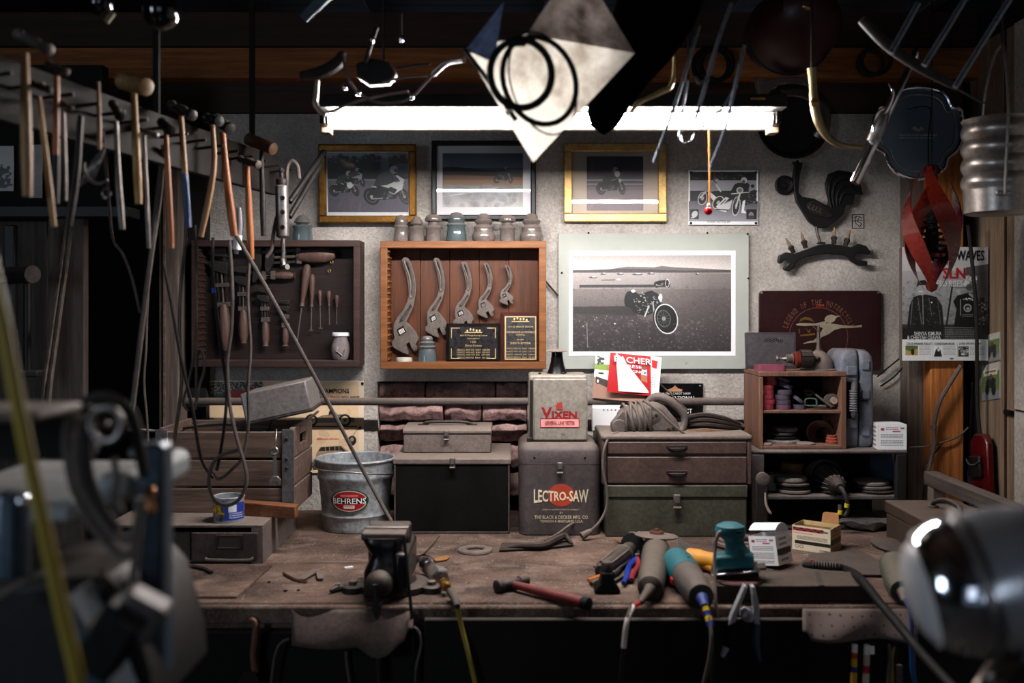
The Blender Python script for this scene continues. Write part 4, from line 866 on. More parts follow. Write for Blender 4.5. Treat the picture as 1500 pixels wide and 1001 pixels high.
S('timber_block', 'short brown timber offcut lying beside the small tin can', 'block', MB().add([V((X(352, 2.50), 2.50, .992)), V((X(432, 2.46), 2.46, .992)), V((X(437, 2.5), 2.50, .992)), V((X(352, 2.54), 2.54, .992)), V((X(352, 2.50), 2.50, 1.026)), V((X(432, 2.46), 2.46, 1.022)), V((X(437, 2.5), 2.50, 1.022)), V((X(352, 2.54), 2.54, 1.026))], [(0,1,2,3),(4,5,6,7),(0,1,5,4),(1,2,6,5),(2,3,7,6),(3,0,4,7)]), wood('red_brown_offcut', (.50, .31, .20), (.33, .19, .12), 'x', 8, .7), None, .002)
S('metal_strip', 'small bright metal strip on the left of the low drawer unit', 'strip', MB().prism([V((X(224, 2.5), 2.47, .9925)), V((X(252, 2.5), 2.50, .9925)), V((X(252, 2.5), 2.512, .9925)), V((X(224, 2.5), 2.482, .9925))], (0, 0, .002)), M['chrome'])
q = MB().tube([(-.885, 2.33, .908), (-.80, 2.345, .909), (-.72, 2.31, .909), (-.685, 2.27, .909)], .004, 6).tube([(-.90, 2.28, .909), (-.83, 2.31, .909), (-.77, 2.33, .909)], .003, 6)
S('bent_strap', 'dark bent metal strap lying in front of the low drawer unit', 'strap', MB().tube([(-.885, 2.33, .911), (-.80, 2.345, .911), (-.72, 2.31, .911), (-.685, 2.27, .911)], .0045, 6), M['dkiron'])
# galvanised bucket
yb_ = bench(783); c = at(514, 783, yb_)+V((0, .085, 0)); c.z = BT; k = (yb_+.085)/F
r0, r1, hb = 47*k, 56*k, .194
t = T('galvanised_bucket', 'round galvanised steel bucket with a red and green oval label', 'bucket', c)
pr = [(r0*.97, 0), (r0, .004), (r0, .012)]
for i in range(1, 22):
    u = i/22; pr.append((r0+(r1-r0)*u+(.0035 if i in (4, 16, 17) else 0), .012+u*(hb-.012)))
pr += [(r1, hb), (r1-.003, hb-.001)]+[(r0+(r1-r0)*u-.003, hb*u) for u in (.8, .5, .2, .04)]+[(0, .006)]
O('wall', MB().lathe(pr, c, (0, 0, 1), 44), M['galv'], t)
O('rim', MB().tor(c+V((0, 0, hb)), (0, 0, 1), r1+.001, .004, 44, 8), M['galv'], t)
for s in (-1, 1):
    O('ear', MB().cb(c+V((s*(r1+.006), 0, hb-.016)), (.010, .03, .032)), M['galv'], t, .003)
O('bail_handle', MB().tube([c+V((r1+.014, 0, hb-.012)), c+V((r1+.014, -.01, hb-.04)), c+V((r1*.72, -r1*.85, hb-.03)), c+V((.02, -r1-.012, hb-.022)), c+V((-r1*.72, -r1*.85, hb-.02)), c+V((-r1-.014, -.01, hb-.02)), c+V((-r1-.014, 0, hb-.012))], .0026, 6), M['steel'], t)
pc = Pic(104, 74, (.55, .56, .57)); pc.ell(52, 37, 52, 37, (.16, .30, .20)).ell(52, 37, 46, 32, (.80, .78, .74)).ell(52, 37, 44, 30, (.62, .10, .15)).rect(6, 28, 98, 45, (.08, .07, .07)).rect(38, 50, 66, 60, (.85, .82, .78)).lines(40, 53, 64, 1, 4, (.3, .1, .1)).rect(30, 18, 74, 23, (.75, .45, .42)).grain(.03)
# label wraps the front of the bucket
zl0, zl1 = .06, .125
def lab_pt(u, v):
    th = np.radians(-90-31+62*u-1.5); zz_ = zl1+(zl0-zl1)*v; rr_ = r0+(r1-r0)*(zz_-.012)/(hb-.012)+.0042
    return rr_*np.cos(th), rr_*np.sin(th), zz_
def bendl(u, v):
    x, y, z = lab_pt(u, v); return np.stack([c.x+x, c.y+y, c.z+z], -1)
pl_ = pc.obj('label', M['printgloss'], t, (0, 0, 0), (0, 0, 0), (0, 0, 0), bendl)
m_ = (np.hypot((np.linspace(0, 1, 104)-.5)[None]*2, (np.linspace(0, 1, 74)-.5)[:, None]*2) <= 1.0).ravel()
import bmesh
b_ = bmesh.new(); b_.from_mesh(pl_.data); b_.verts.ensure_lookup_table(); bmesh.ops.delete(b_, geom=[v for v in b_.verts if not m_[v.index]], context='VERTS'); b_.to_mesh(pl_.data); b_.free()
mb = MB().text('BEHRENS', (0, 0, 0), 1, 1, bold=.012)
nv = []
for x, y, z in mb.v:
    a, b, e = lab_pt(.5+x*.84, .5-(z*.24)); n_ = V((a, b, 0)).normalized()*.0006; nv.append((c.x+a+n_.x, c.y+b+n_.y, c.z+e))
mb.v = nv; O('lettering', mb, M['white'], t)
# black trunk with the small toolbox on it
def latch(t, x, y, z, s=1, m=None):
    o = O('latch', MB().cb((x, y-.004, z), (.016*s, .008, .034*s)), m or M['iron'], t, .002)
    O('hasp', MB().cb((x, y-.0095, z+.008*s), (.010*s, .006, .018*s)).cyl((x-.009*s, y-.009, z-.012*s), (x+.009*s, y-.009, z-.012*s), .0028*s, None, 8), M['steel'], o, .001)
yf = bench(782.5); k = yf/F; zt_ = Z(672, yf)
t = T('black_chest', 'large black metal trunk carrying the small grey toolbox', 'trunk', (X(662, yf), yf+.15, BT))
xa, xb = X(577, yf), X(747, yf)
mtr = mat('scuffed_black_trunk', (.05, .044, .042), .7, 0, .4, 12, .1, 60, 0, (.14, .12, .11), (.68, .86), spec=.1)
O('body', MB().box(xa, xb, yf, yf+.305, BT, zt_-.017), mtr, t, .003)
O('lid', MB().box(xa-.003, xb+.003, yf-.004, yf+.308, zt_-.016, zt_), M['greytool'], t, .003)
for a in (xa+.001, xb-.005): O('edge_strip', MB().box(a, a+.004, yf-.0025, yf, BT+.004, zt_-.018), M['iron'], t)
O('edge_strip', MB().box(xa+.006, xb-.006, yf-.0025, yf, BT+.002, BT+.007), M['iron'], t)
latch(t, X(663, yf), yf-.004, zt_-.012, .9)
ys = 2.80
t = T('small_toolbox', 'small dusty grey steel toolbox with a top handle, on the black trunk', 'toolbox', (X(654, ys), ys+.07, zt_))
xa, xb = X(591, ys), X(719, ys); zh = Z(627, ys); zm = Z(636, ys)
O('body', MB().box(xa, xb, ys, ys+.15, zt_+.001, zm), M['greytool'], t, .003)
O('lid', MB().prism([(xa-.002, ys-.003, zm+.001), (xa-.002, ys-.003, zh-.008), (xa-.002, ys+.012, zh), (xa-.002, ys+.14, zh), (xa-.002, ys+.153, zh-.008), (xa-.002, ys+.153, zm+.001)], (xb-xa+.004, 0, 0)), M['greytool'], t, .002)
hd = O('handle', MB().tube([(X(617, ys), ys+.07, zh+.002), (X(628, ys), ys+.065, zh+.009), (X(676, ys), ys+.065, zh+.009), (X(690, ys), ys+.07, zh+.002)], .0045, 8), M['dkiron'], t)
for px in (617, 690): O('handle_plate', MB().cb((X(px, ys), ys+.07, zh+.0012), (.03, .02, .0024)), M['dkiron'], hd)
latch(t, X(654, ys), ys-.002, Z(636, ys)-.004, .85)
# rounded saw case with the tester box and horn
yf = bench(785); zt2 = Z(650, yf); xa, xb = X(760, yf), X(880, yf)
t = T('saw_case', 'rounded brown-grey steel case lettered LECTRO-SAW, under the small red-lettered box', 'case', ((xa+xb)/2, yf+.12, BT))
mcase = mat('brown_grey_case_enamel', (.285, .25, .252), .5, .15, .22, 14, .2, 110, .5, (.40, .24, .20), (.70, .82))
zs = Z(680, yf)
O('body', MB().rbox(xa, xb, yf, yf+.24, BT, zs-.001, .028), mcase, t, .003)
q = MB(); rings = []
for dz, ins in ((0, 0), (.6, 0), (.8, .006), (.93, .014), (1, .03)):
    zz_ = zs+(zt2-zs)*dz; pts = []
    for cx, cy, a0 in ((xb-.028, yf+.212, 0), (xa+.028, yf+.212, 90), (xa+.028, yf+.028, 180), (xb-.028, yf+.028, 270)):
        for kk in range(6):
            a = math.radians(a0+90*kk/5); pts.append(V((cx+(.0285-min(ins, .026))*math.cos(a), cy+(.0285-min(ins, .026))*math.sin(a), zz_)))
    rings.append(pts)
O('lid', q.loft(rings), mcase, t)
O('seam_bead', MB().rbox(xa-.0008, xb+.0008, yf-.0008, yf+.2408, zs-.0014, zs+.0008, .0285), M['iron'], t)
latch(t, X(820, yf), yf-.001, Z(686, yf), .95)
for px in (783, 857): O('rivet', MB().lathe([(.003, 0), (.003, .0015), (0, .0022)], (X(px, yf), yf-.0002, Z(671, yf)), (0, -1, 0), 8), M['screw'], t)
yt = yf-.0004
O('red_oval', MB().poly([(822+19.5*math.cos(a), 726+16.5*math.sin(a)) for a in [2*math.pi*i/32 for i in range(32)]], yt-.0004, .0004), mat('faded_red_paint', (.62, .22, .14), .6, 0, .25, 40), t)
mb = MB().ptext('LECTRO-SAW', 782, 717, 862, 737, yf, .02, .0014)
# letters grow toward both ends like the printed trade name
cx_, cz_ = X(822, yf), Z(727, yf); nv = []
for x, y, z in mb.v:
    u = (x-cx_)/(.5*80*yf/F); nv.append((x, y, cz_+(z-cz_)*(.62+.42*abs(u))))
mb.v = nv; O('trade_lettering', mb, mat('cream_paint', (.84, .78, .66), .6), t)
O('lettering', MB().ptext('MADE IN UNITED STATES OF AMERICA', 795, 746, 848, 748, yf, 0, .0012).ptext('BY', 820, 750, 825, 753, yf, 0, .0012).ptext('THE BLACK & DECKER MFG. CO.', 783, 755.5, 862, 760.5, yf, .01, .0012).ptext('TOWSON 4, MARYLAND, U.S.A.', 791, 762, 854, 766.5, yf, .01, .0012), mat('cream_print', (.78, .72, .6), .6), t)
yv = yf+.035
A = RT((X(818, yv), yv+.06, zt2), 0)
wv, hv = 43*yv/F, (656-558)*yv/F
t = T('tester_box', 'upright grey steel box with red VIXEN lettering, on the rounded saw case', 'box', (X(818, yv), yv+.06, zt2))
mv = mat('speckled_grey_steel', (.56, .53, .49), .45, .3, .14, 18, .12, 90, .3, (.36, .29, .26), (.6, .74))
O('shell', MB(A).box(-wv, wv, -.058, .075, .001, hv), mv, t, .007)
O('front_cover', MB(A).box(-wv+.012, wv-.001, -.066, -.058, .004, hv-.010), mv, t, .006)
O('hinge', MB(A).cyl((-wv+.006, -.061, .012), (-wv+.006, -.061, hv-.014), .004, None, 8), M['dkiron'], t)
O('foot', MB(A).cb((-wv+.002, -.055, .006), (.016, .02, .012)), M['dkiron'], t, .002)
for x in (-.03, .035): O('stud', MB(A).lathe([(.004, 0), (.004, .004), (.001, .006)], (x-.02, -.03, hv)), M['dkiron'], t)
Yl = yv+.06-.0665
red = mat('dark_red_paint', (.56, .07, .10), .55)
mb = MB().ptext('V', 793, 597, 808.5, 613, Yl, .03).ptext('IXEN', 808.5, 602.5, 845, 613, Yl, .03)
O('trade_lettering', mb, red, t)
P_ = lambda x, y: at(x, y, Yl-.0006)
O('red_border', MB().rect_ring(X(791.5, Yl), X(848.5, Yl), Z(626.5, Yl), Z(613, Yl), .0014, Yl-.001, Yl), red, t)
O('pink_panel', MB().pbox(792, 613.5, 848, 626, Yl-.0004, Yl), mat('faded_pink', (.80, .55, .54), .6), t)
O('panel_lettering', MB().ptext('GENERAL LINE TESTER', 798, 617, 842, 622.5, Yl, .01, .0014), red, t)
O('fox_emblem', MB().poly([(815, 600.5), (814.5, 595), (816, 591.5), (815, 589), (817.5, 590.5), (821, 590), (823.5, 588.5), (823, 592), (824.5, 596), (824.5, 600.5)], Yl-.0008, .0006), mat('fox_red', (.62, .2, .18), .6), t)
ztb = zt2+hv
t = T('black_horn', 'black trumpet-shaped horn with a pale round top, standing on the small lettered box', 'horn', (X(816, 2.78), 2.78, ztb))
k = 2.78/F; hz = (Z(511, 2.78)-ztb)
O('flare', MB().lathe([(.004, 0), (15*k, 0), (13*k, .12*hz), (10*k, .4*hz), (8.3*k, .7*hz), (7.8*k, .9*hz), (0, .9*hz)], (X(816, 2.78), 2.78, ztb), (0, 0, 1), 26), mat('black_gloss_horn', (.04, .037, .038), .3, .2), t)
O('top_disc', MB().lathe([(0, .86*hz), (12*k, .87*hz), (16.5*k, .9*hz), (14*k, .96*hz), (6*k, hz), (0, hz)], (X(816, 2.78), 2.78, ztb), (0, 0, 1), 26), mat('dusty_pale_metal', (.52, .48, .45), .6, .2), t)
# two stacked chests on the right
yf = bench(787); xa, xb = X(887, yf), X(1094, yf); zg = Z(711, yf); zc_ = Z(645, yf)
t = T('green_grey_chest', 'low green-grey steel chest with one latch, under the brown drawer chest', 'chest', ((xa+xb)/2, yf+.15, BT))
mg = mat('green_grey_enamel', (.255, .25, .21), .5, .15, .22, 12, .2, 100, .3, (.24, .20, .17), (.62, .76))
O('body', MB().box(xa, xb, yf, yf+.30, BT, Z(729, yf)-.0012), mg, t, .003)
O('lid', MB().box(xa-.002, xb+.002, yf-.004, yf+.302, Z(729, yf), zg), mg, t, .003)
latch(t, X(991, yf), yf-.004, Z(735, yf), 1.2)
t = T('brown_drawer_chest', 'dusty brown steel chest with two wide drawers, on the green-grey chest', 'chest', ((xa+xb)/2, yf+.15, zg))
mbz = mat('dusty_brown_enamel', (.285, .22, .20), .5, .15, .22, 12, .2, 100, .45, (.25, .17, .15), (.62, .76))
xc, xd = X(882, yf), X(1101, yf)
O('carcass', MB().box(xc, xd, yf+.006, yf+.30, zg+.001, zc_).box(xc, xc+.012, yf-.002, yf+.006, zg+.001, zc_).box(xd-.012, xd, yf-.002, yf+.006, zg+.001, zc_), mbz, t, .003)
O('top', MB().box(xc-.002, xd+.002, yf-.006, yf+.302, zc_, zc_+.014), M['greytool'], t, .005)
for a, b in ((647, 665), (669, 708)):
    d = O('drawer', MB().box(xc+.014, xd-.014, yf-.004, yf+.005, Z(b, yf), Z(a, yf)-.001), mbz, t, .002)
    zz_ = Z(a+9 if b < 670 else a+24, yf); x = X(991, yf)
    O('cup_pull', MB().loft([[V((x+.026*math.cos(q), yf-.004-.0*i, zz_-.012*math.sin(q))) if i == 0 else V((x+.020*math.cos(q), yf-.004-.013, zz_+.001-.009*math.sin(q))) for q in [math.pi*j/9 for j in range(10)]] for i in (0, 1)]), M['dkiron'], d, .001)
    O('pull_plate', MB().cb((x, yf-.005, zz_+.003), (.056, .002, .008)), M['dkiron'], d, .0008)
ztc = zc_+.014
# circular saw wound with its cord
Y0 = 2.77; k = Y0/F
t = T('circular_saw', 'old dusty circular saw wound with its own grey cord, lying on the brown drawer chest', 'saw', (X(950, Y0), Y0, ztc))
mc = mat('dusty_alloy_casting', (.36, .325, .31), .55, .35, .18, 20, .15, 80, .6)
a, b = at(906, 618, Y0), at(972, 607, Y0); d = (b-a).normalized()
O('motor_housing', MB().lathe([(13*k, 0), (17*k, 4*k), (21*k, 12*k), (22*k, 40*k), (20*k, 58*k), (12*k, 66*k)], a, d, 22), mc, t)
A = Matrix.Translation(at(909, 618, Y0)) @ Matrix.Rotation(math.radians(38), 4, 'Y')
O('end_bracket', MB(A).box(-.022, .022, -.038, -.005, -.022, .03).cyl((0, -.04, -.012), (0, .0, -.012), .022, None, 14), mc, t, .004)
rg = Matrix.Translation(at(978, 616, Y0-.02))
O('gear_housing', MB().poly([(944, 596), (958, 588), (975, 596), (992, 616), (1000, 634), (985, 636), (955, 636), (945, 622)], Y0-.035, .05), mc, t, .012)
for x, y in ((956, 612), (961, 609), (979, 629), (986, 627)): O('bolt', MB().lathe([(.005, 0), (.005, .004), (.002, .005)], at(x, y, Y0-.035), (0, -1, 0), 8), M['dkiron'], t)
O('handle', MB().tube(cpts([(950, 589, Y0+.01), (962, 582, Y0), (978, 586, Y0-.01), (996, 600, Y0-.012), (1003, 613, Y0-.012), (1000, 628, Y0-.015), (992, 634, Y0-.02)]), [.012, .013, .012, .011, .010, .010, .010], 10), mc, t)
u_, w2 = MB().frame(d)
q = MB()
pts = []
for i in range(8*14):
    a_ = 2*math.pi*i/14; s = (8+i/14*5.0)*k; rr_ = 24.5*k if s < 44*k else 23*k
    pts.append(a+d*s+(u_*math.cos(a_)+w2*math.sin(a_))*rr_+V((.006*math.sin(i*.7), 0, 0)))
O('cord', q.tube(pts, .0038, 7, 1), M['cable'], t)
O('cord_end', MB().tube(cpts([(944, 588, Y0-.05), (962, 600, Y0-.07), (985, 622, Y0-.08), (1006, 638, Y0-.075)]), .0038, 7), M['cable'], t)
O('plug_lead', MB().tube(cpts([(905, 634, Y0-.06), (893, 640, 2.67), (886, 655, 2.655), (883, 675, 2.65), (884, 695, 2.65), (889, 720, 2.65), (888, 745, 2.65), (878, 765, 2.64), (864, 779, 2.63)]), .0036, 7), M['cable'], t)
O('plug', MB().cyl(at(866, 778, 2.63), at(852, 786, 2.62), .007, .011, 10), M['cable'], t)
# rolled leather bag, white card box, magazine
t = T('leather_roll', 'crumpled brown leather tool roll lying on the right of the brown drawer chest', 'bag', (X(1045, 2.8), 2.8, ztc))
ml = mat('old_brown_leather', (.14, .108, .092), .6, 0, .35, 14, .5, 40, .15)
rings = []
for i in range(13):
    u = i/12; c = at(1000+88*u, 617+8*u*u, 2.82); rr_ = .032*(.55+.5*math.sin(math.pi*min(u*1.05+.1, 1)))
    rings.append([c+V((0, rr_*1.5*math.cos(q)*(1+.1*math.sin(3*q+i)), rr_*.62*math.sin(q)*(1+.16*math.sin(4*q+i*.9)))) for q in [2*math.pi*j/18 for j in range(18)]])
O('flap', MB().loft(rings), ml, t)
for s in (0, 1, 2):
    O('fold', MB().tube(cpts([(1002, 612+s*6, 2.76+.01*s), (1030, 608+s*7, 2.755), (1060, 613+s*6, 2.76), (1085, 622+s*3, 2.785)]), [.005, .0075, .007, .004], 7), ml, t)
O('inner_cloth', MB().tube(cpts([(1004, 634, 2.74), (1030, 632, 2.74), (1058, 634, 2.75), (1084, 634, 2.77)]), [.006, .009, .008, .003], 8), mat('tan_canvas', (.40, .31, .24), .85, 0, .25, 30, .3), t)
O('strap', MB().tube(cpts([(1082, 634, 2.76), (1092, 637, 2.74), (1097, 640, 2.735)]), .004, 6), M['cable'], t)
t = T('white_carton', 'flat white carton lying behind the cord-wound saw', 'carton', at(884, 632, 2.86))
O('carton', MB(RT(at(893, 630, 2.90), -4)).box(-.052, .06, -.02, .05, -.003, .068), M['white'], t, .004)
O('print', MB(RT(at(893, 630, 2.90), -4)).text('- - - - -', V((.005, -.0206, .06)), .05, .003), M['cable'], t)
t = T('magazine', 'open magazine with a red cover and folded white corner, leaning above the pipe', 'magazine', at(915, 583, 2.95))
pc = Pic(150, 140, (.93, .93, .94)); pc.rect(0, 36, 60, 54, (.45, .55, .2)).blobs(12, 4, 14, 30, 36, 2, 5, (.12, .2, .1)).poly([(40, 40), (70, 18), (110, 30), (110, 84), (46, 72)], (.72, .52, .34)).poly([(60, 14), (96, 10), (100, 30), (74, 22)], (.14, .1, .1)).poly([(0, 76), (150, 84), (150, 140), (0, 140)], (.55, .42, .36)).poly([(2, 62), (30, 58), (50, 68), (96, 84), (104, 104), (60, 104), (10, 92)], (.86, .84, .82)).poly([(6, 74), (60, 88), (98, 100), (98, 112), (50, 108), (6, 92)], (.2, .15, .14)).poly([(44, 62), (62, 56), (84, 64), (84, 76), (54, 70)], (.42, .24, .16)).ell(13, 88, 6, 9, G(.08)).ell(13, 88, 3, 5, G(.8)).ell(72, 108, 8, 10, G(.08)).ell(72, 108, 4, 6, G(.8)).ell(20, 64, 9, 3, G(.1)).grain(.02)
a, b, e = at(873, 515.5, 2.985), at(948, 522, 2.96), at(867.5, 583, 2.95); pc.obj('left_page', M['printgloss'], t, a, b-a, e-a)
pc = Pic(150, 116, (.64, .045, .075)); pc.poly([(118, 0), (150, 2), (150, 116), (128, 116)], (.93, .93, .93)).poly([(122, 10), (140, 12), (138, 36), (124, 32)], (.8, .08, .1)).lines(124, 50, 138, 8, 5, G(.3)).poly([(96, 40), (110, 40), (112, 60), (94, 58)], (.86, .84, .84)).ell(103, 36, 7, 6, (.5, .28, .2)).poly([(94, 56), (112, 58), (114, 78), (96, 74)], (.62, .4, .3)).ell(104, 50, 6, 4, (.3, .5, .8)).grain(.015)
a, b, e = at(894, 516.5, 2.955), at(969, 524, 2.945), at(889, 574, 2.925); pc.obj('cover', M['printgloss'], t, a, b-a, e-a)
O('cover_lettering', MB().text('BACHER', at(927, 528, 2.932), 54*2.95/F, 9*2.95/F, V((1, 0, -.10)), V((-.05, 0, 1)), bold=.015).text('RESE', at(930, 537.5, 2.930), 20*2.95/F, 4.4*2.95/F, V((1, 0, -.10)), V((-.05, 0, 1)), bold=.01).text('GNO', at(935, 545, 2.928), 17*2.95/F, 4.4*2.95/F, V((1, 0, -.10)), V((-.05, 0, 1)), bold=.01), M['white'], t)
rings = []
for i in range(9):
    u = i/8; p0, p1 = at(902+4*u, 517+56*u, 2.94-.018*u), at(912+40*u, 525+51*u, 2.936-.016*u)
    rings.append([p0.lerp(p1, j/6)+V((0, -.012*math.sin(math.pi*j/6)*(1-.4*u), 0)) for j in range(7)]+[p0.lerp(p1, j/6)+V((0, .001-.012*math.sin(math.pi*j/6)*(1-.4*u), 0)) for j in range(6, -1, -1)])
O('folded_corner', MB().loft(rings), mat('page_white', (.90, .90, .91), .6, 0, .02), t)
O('pages', MB().prism([at(901, 517, 2.965), at(969.5, 523.5, 2.955), at(963, 578, 2.948), at(900, 576, 2.948)], (0, .008, 0)), M['white'], t)
S('thin_rod', 'thin brown rod leaning from the magazine down to the leather roll', 'stick', MB().cyl(at(955, 551, 2.99), at(1010, 604, 2.88), .0024, None, 6), M['darkwood'])
# ---------------------------------------------------------------- steel shelf with the wooden cubby on the right
ys = 2.72; zsh = Z(660, ys)
t = T('steel_shelf', 'low dusty grey steel shelf unit on the bench under the wooden cubby', 'shelf', (X(1212, ys), ys+.13, BT))
xa, xb = X(1101, ys), X(1330, ys)
msh = mat('grey_painted_steel', (.36, .335, .335), .55, .2, .15, 14, .12, 90, .5)
O('top_board', MB().box(xa, xb, ys, ys+.27, zsh-.010, zsh), msh, t, .004)
zlo = .995
O('lower_board', MB().box(xa+.03, xb-.01, ys+.03, ys+.27, zlo-.012, zlo), msh, t, .003)
O('base_board', MB().box(xa+.03, xb-.01, ys+.03, ys+.27, BT, BT+.006), M['under'], t)
O('upright', MB().box(xa, xa+.035, ys+.002, ys+.022, BT, zsh-.011), msh, t, .003)
O('upright', MB().box(xb-.03, xb-.002, ys+.002, ys+.022, BT, zsh-.011), M['under'], t, .003)
O('gusset', MB().prism([(xb-.006, ys+.03, zlo), (xb-.006, ys+.03, zlo+.04), (xb-.006, ys+.11, zsh-.011), (xb-.006, ys+.26, zsh-.011), (xb-.006, ys+.26, zlo)], (-.004, 0, 0)), mat('blue_grey_steel', (.30, .35, .42), .5, .2), t)
O('back_board', MB().box(xa, xb, ys+.272, ys+.28, BT, zsh-.011), M['under'], t)
# wooden cubby
yc = 2.74; k = yc/F
t = T('wooden_cubby', 'open brown wooden cubby with two compartments of abrasive discs, on the steel shelf', 'cubby', (X(1175, yc), yc+.09, zsh))
mcub = wood('brown_cubby_wood', (.43, .30, .24), (.30, .195, .15), 'z', 6, .65, .25)
xa, xb = X(1112, yc), X(1240, yc); za, zb = zsh+.0005, Z(545, yc); th = .014; zm = Z(602, yc)
yd = yc+.18
O('side_board', MB().box(xa, xa+th*.8, yc, yd, za, zb-th), mcub, t, .0015)
O('side_board', MB().box(xb-th, xb, yc, yd, za, zb-th), mcub, t, .0015)
O('top_board', MB().box(xa, xb, yc, yd, zb-th*.9, zb), mcub, t, .0015)
O('bottom_board', MB().box(xa+th*.8, xb-th, yc, yd, za, za+.009), mcub, t, .0015)
O('middle_shelf', MB().box(xa+th*.8, xb-th, yc+.006, yd-.008, zm-.008, zm), mcub, t, .0015)
O('back_board', MB().box(xa+th*.8, xb-th, yd-.008, yd, za+.009, zb-th*.9), M['under'], t)
pinks = [mat('red_pink_abrasive', (.52, .17, .20), .7, 0, .25, 30), mat('plum_abrasive', (.33, .21, .26), .75, 0, .25, 30), mat('violet_grey_abrasive', (.24, .205, .255), .75, 0, .25, 30)]
def rollz(px, py, r, h, m, lab, tilt=0, Y=2.78):
    A = RT(at(px, py, Y), 0, 0, tilt); kk = Y/F
    return S('abrasive_roll', lab, 'abrasive roll', MB(A).lathe([(r*kk*.45, 0), (r*kk, 0), (r*kk*1.02, .15*h*kk), (r*kk*1.02, .85*h*kk), (r*kk, h*kk), (r*kk*.45, h*kk), (r*kk*.45, 0)], (0, 0, -h*kk/2), (0, 0, 1), 20, False), m, 'abrasive rolls in the wooden cubby')
kk = 2.78/F; pz = lambda z: HY-(z-ZC)*F/2.78
base = pz(zm); names = ['lowest', 'second lowest', 'third lowest', 'middle', 'third highest', 'second highest', 'topmost']
y = base
for i in range(7):
    h = (7.6, 7, 6.6, 6.8, 6.4, 6.4, 8)[i]; rollz(1123+R(-1, 1)+(2.5 if i > 4 else 0), y-h/2-.2, 11.2, h, pinks[0] if i != 6 else mat('rose_abrasive', (.50, .18, .23), .7, 0, .3, 30), '%s roll of the tall pink stack in the wooden cubby' % names[i], R(-2, 2)); y -= h+.3
y = base
for i in range(4):
    rollz(1147+(0, 0, -1, 1.5)[i], y-3.6, 11, 7, pinks[1 if i == 0 else 2], '%s flat roll of the plum grey stack beside the pink stack' % ('lowest', 'second', 'third', 'topmost')[i]); y -= 7.3
rollz(1150, y-5.5, 10.5, 6, pinks[2], 'tilted violet grey roll lying on the plum grey stack', 20); rollz(1146, y-14.5, 10.5, 5, pinks[2], 'topmost tilted violet grey roll above the plum grey stack', 22)
rollz(1171, base-3.6, 9, 7, pinks[2], 'lower roll of the short pair in the middle of the cubby'); rollz(1169.5, base-13.5, 9, 5, pinks[2], 'upper tilted roll of the short pair in the middle of the cubby', 38)
S('green_ring', 'small pale green rectangular ring on the upper cubby shelf', 'ring', MB(RT(at(1188, 590, 2.77), -10, 80)).tube([(-.013, -.008, 0), (.013, -.008, 0), (.015, 0, 0), (.012, .010, 0), (-.012, .010, 0), (-.016, 0, 0)], .0026, 6, 3, True), mat('pale_green_enamel', (.20, .28, .25), .5))
t = T('lever_clamp', 'dark steel lever clamp leaning in the upper cubby compartment', 'clamp', at(1200, 597, 2.77))
O('lever', MB().tube(cpts([(1178, 574, 2.80), (1188, 574, 2.79), (1204, 586, 2.77), (1219, 597, 2.755)]), .0042, 8), M['dkiron'], t)
O('jaw', MB().tube(cpts([(1180, 577, 2.80), (1186, 579, 2.79), (1190, 577, 2.79)]), .003, 6), M['iron'], t)
O('foot', MB().pbox(1193, 594, 1211, 598, 2.765, 2.785), M['iron'], t, .002)
t = T('wire_brush', 'small round wire wheel with pale hub on the upper cubby shelf', 'wire wheel', at(1217, 598, 2.78))
O('bristles', MB().lathe([(.006, 0), (.019, .001), (.021, .006), (.019, .012), (.006, .013)], at(1218, 587, 2.775), (.15, 1, 0), 26), M['iron'], t)
O('hub', MB().lathe([(.009, 0), (.010, .007), (.009, .010), (.004, .010), (.004, 0)], at(1222, 587.5, 2.766), (.1, 1, 0), 14), mat('pale_hub', (.62, .55, .48), .5, .3), t)
def disc(name, lab, px, py, r, h, Y, m, cat='sanding disc', grp=None, tilt=0, ribs=False, Y2=None):
    A = RT(at(px, py, Y), 0, 0, tilt); kk = Y/F; r *= kk; h *= kk
    return S(name, lab, cat, MB(A).lathe([(r*.25, h*.9), (r*.25, 0), (r*.9, 0), (r, .2*h), (r, .7*h), (r*.94, h), (r*.3, h*1.05)], (0, 0, 0), (0, 0, 1), 30), m, grp)
mdd = mat('dusty_disc', (.42, .39, .38), .8, 0, .2, 30, .2, 80, .6)
pb = lambda z, Y: HY-(z-ZC)*F/Y
zb_ = za+.0092; b0 = pb(zb_, 2.80)
g_ = 'discs piled in the lower cubby compartment'
disc('sanding_disc', 'thick pale lowest sanding disc in the lower cubby compartment', 1144, b0, 27, 6, 2.82, mdd, grp=g_)
disc('sanding_disc', 'black glossy disc second in the pile in the lower cubby compartment', 1146, b0-7, 22, 4, 2.82, M['blk'], grp=g_)
disc('sanding_disc', 'brown edged disc third in the pile in the lower cubby compartment', 1144, b0-12, 21, 4, 2.82, M['dkiron'], grp=g_)
disc('sanding_disc', 'grey topmost disc of the pile in the lower cubby compartment', 1149, b0-17, 19, 6, 2.82, M['iron'], grp=g_)
disc('sanding_disc', 'small flat disc at the lower left corner of the cubby', 1122, pb(zb_, 2.762), 9, 2.5, 2.757, mdd, grp=g_)
disc('sanding_disc', 'small flat disc between the disc pile and the coiled hose', 1180, pb(zb_, 2.765), 13, 3, 2.77, mdd, grp=g_)
q = MB()
for i in range(5): q.tor(at(1201+i*1.2, 634+i*.8, 2.82+i*.006), (.3+.1*i, 1, .28-.1*i), .035-.0025*i, .0022, 30, 6)
S('coiled_hose', 'thin reddish hose coiled up in the lower cubby compartment', 'hose', q, mat('reddish_hose', (.40, .24, .20), .6, 0, .2, 30, 0, 0, .3))
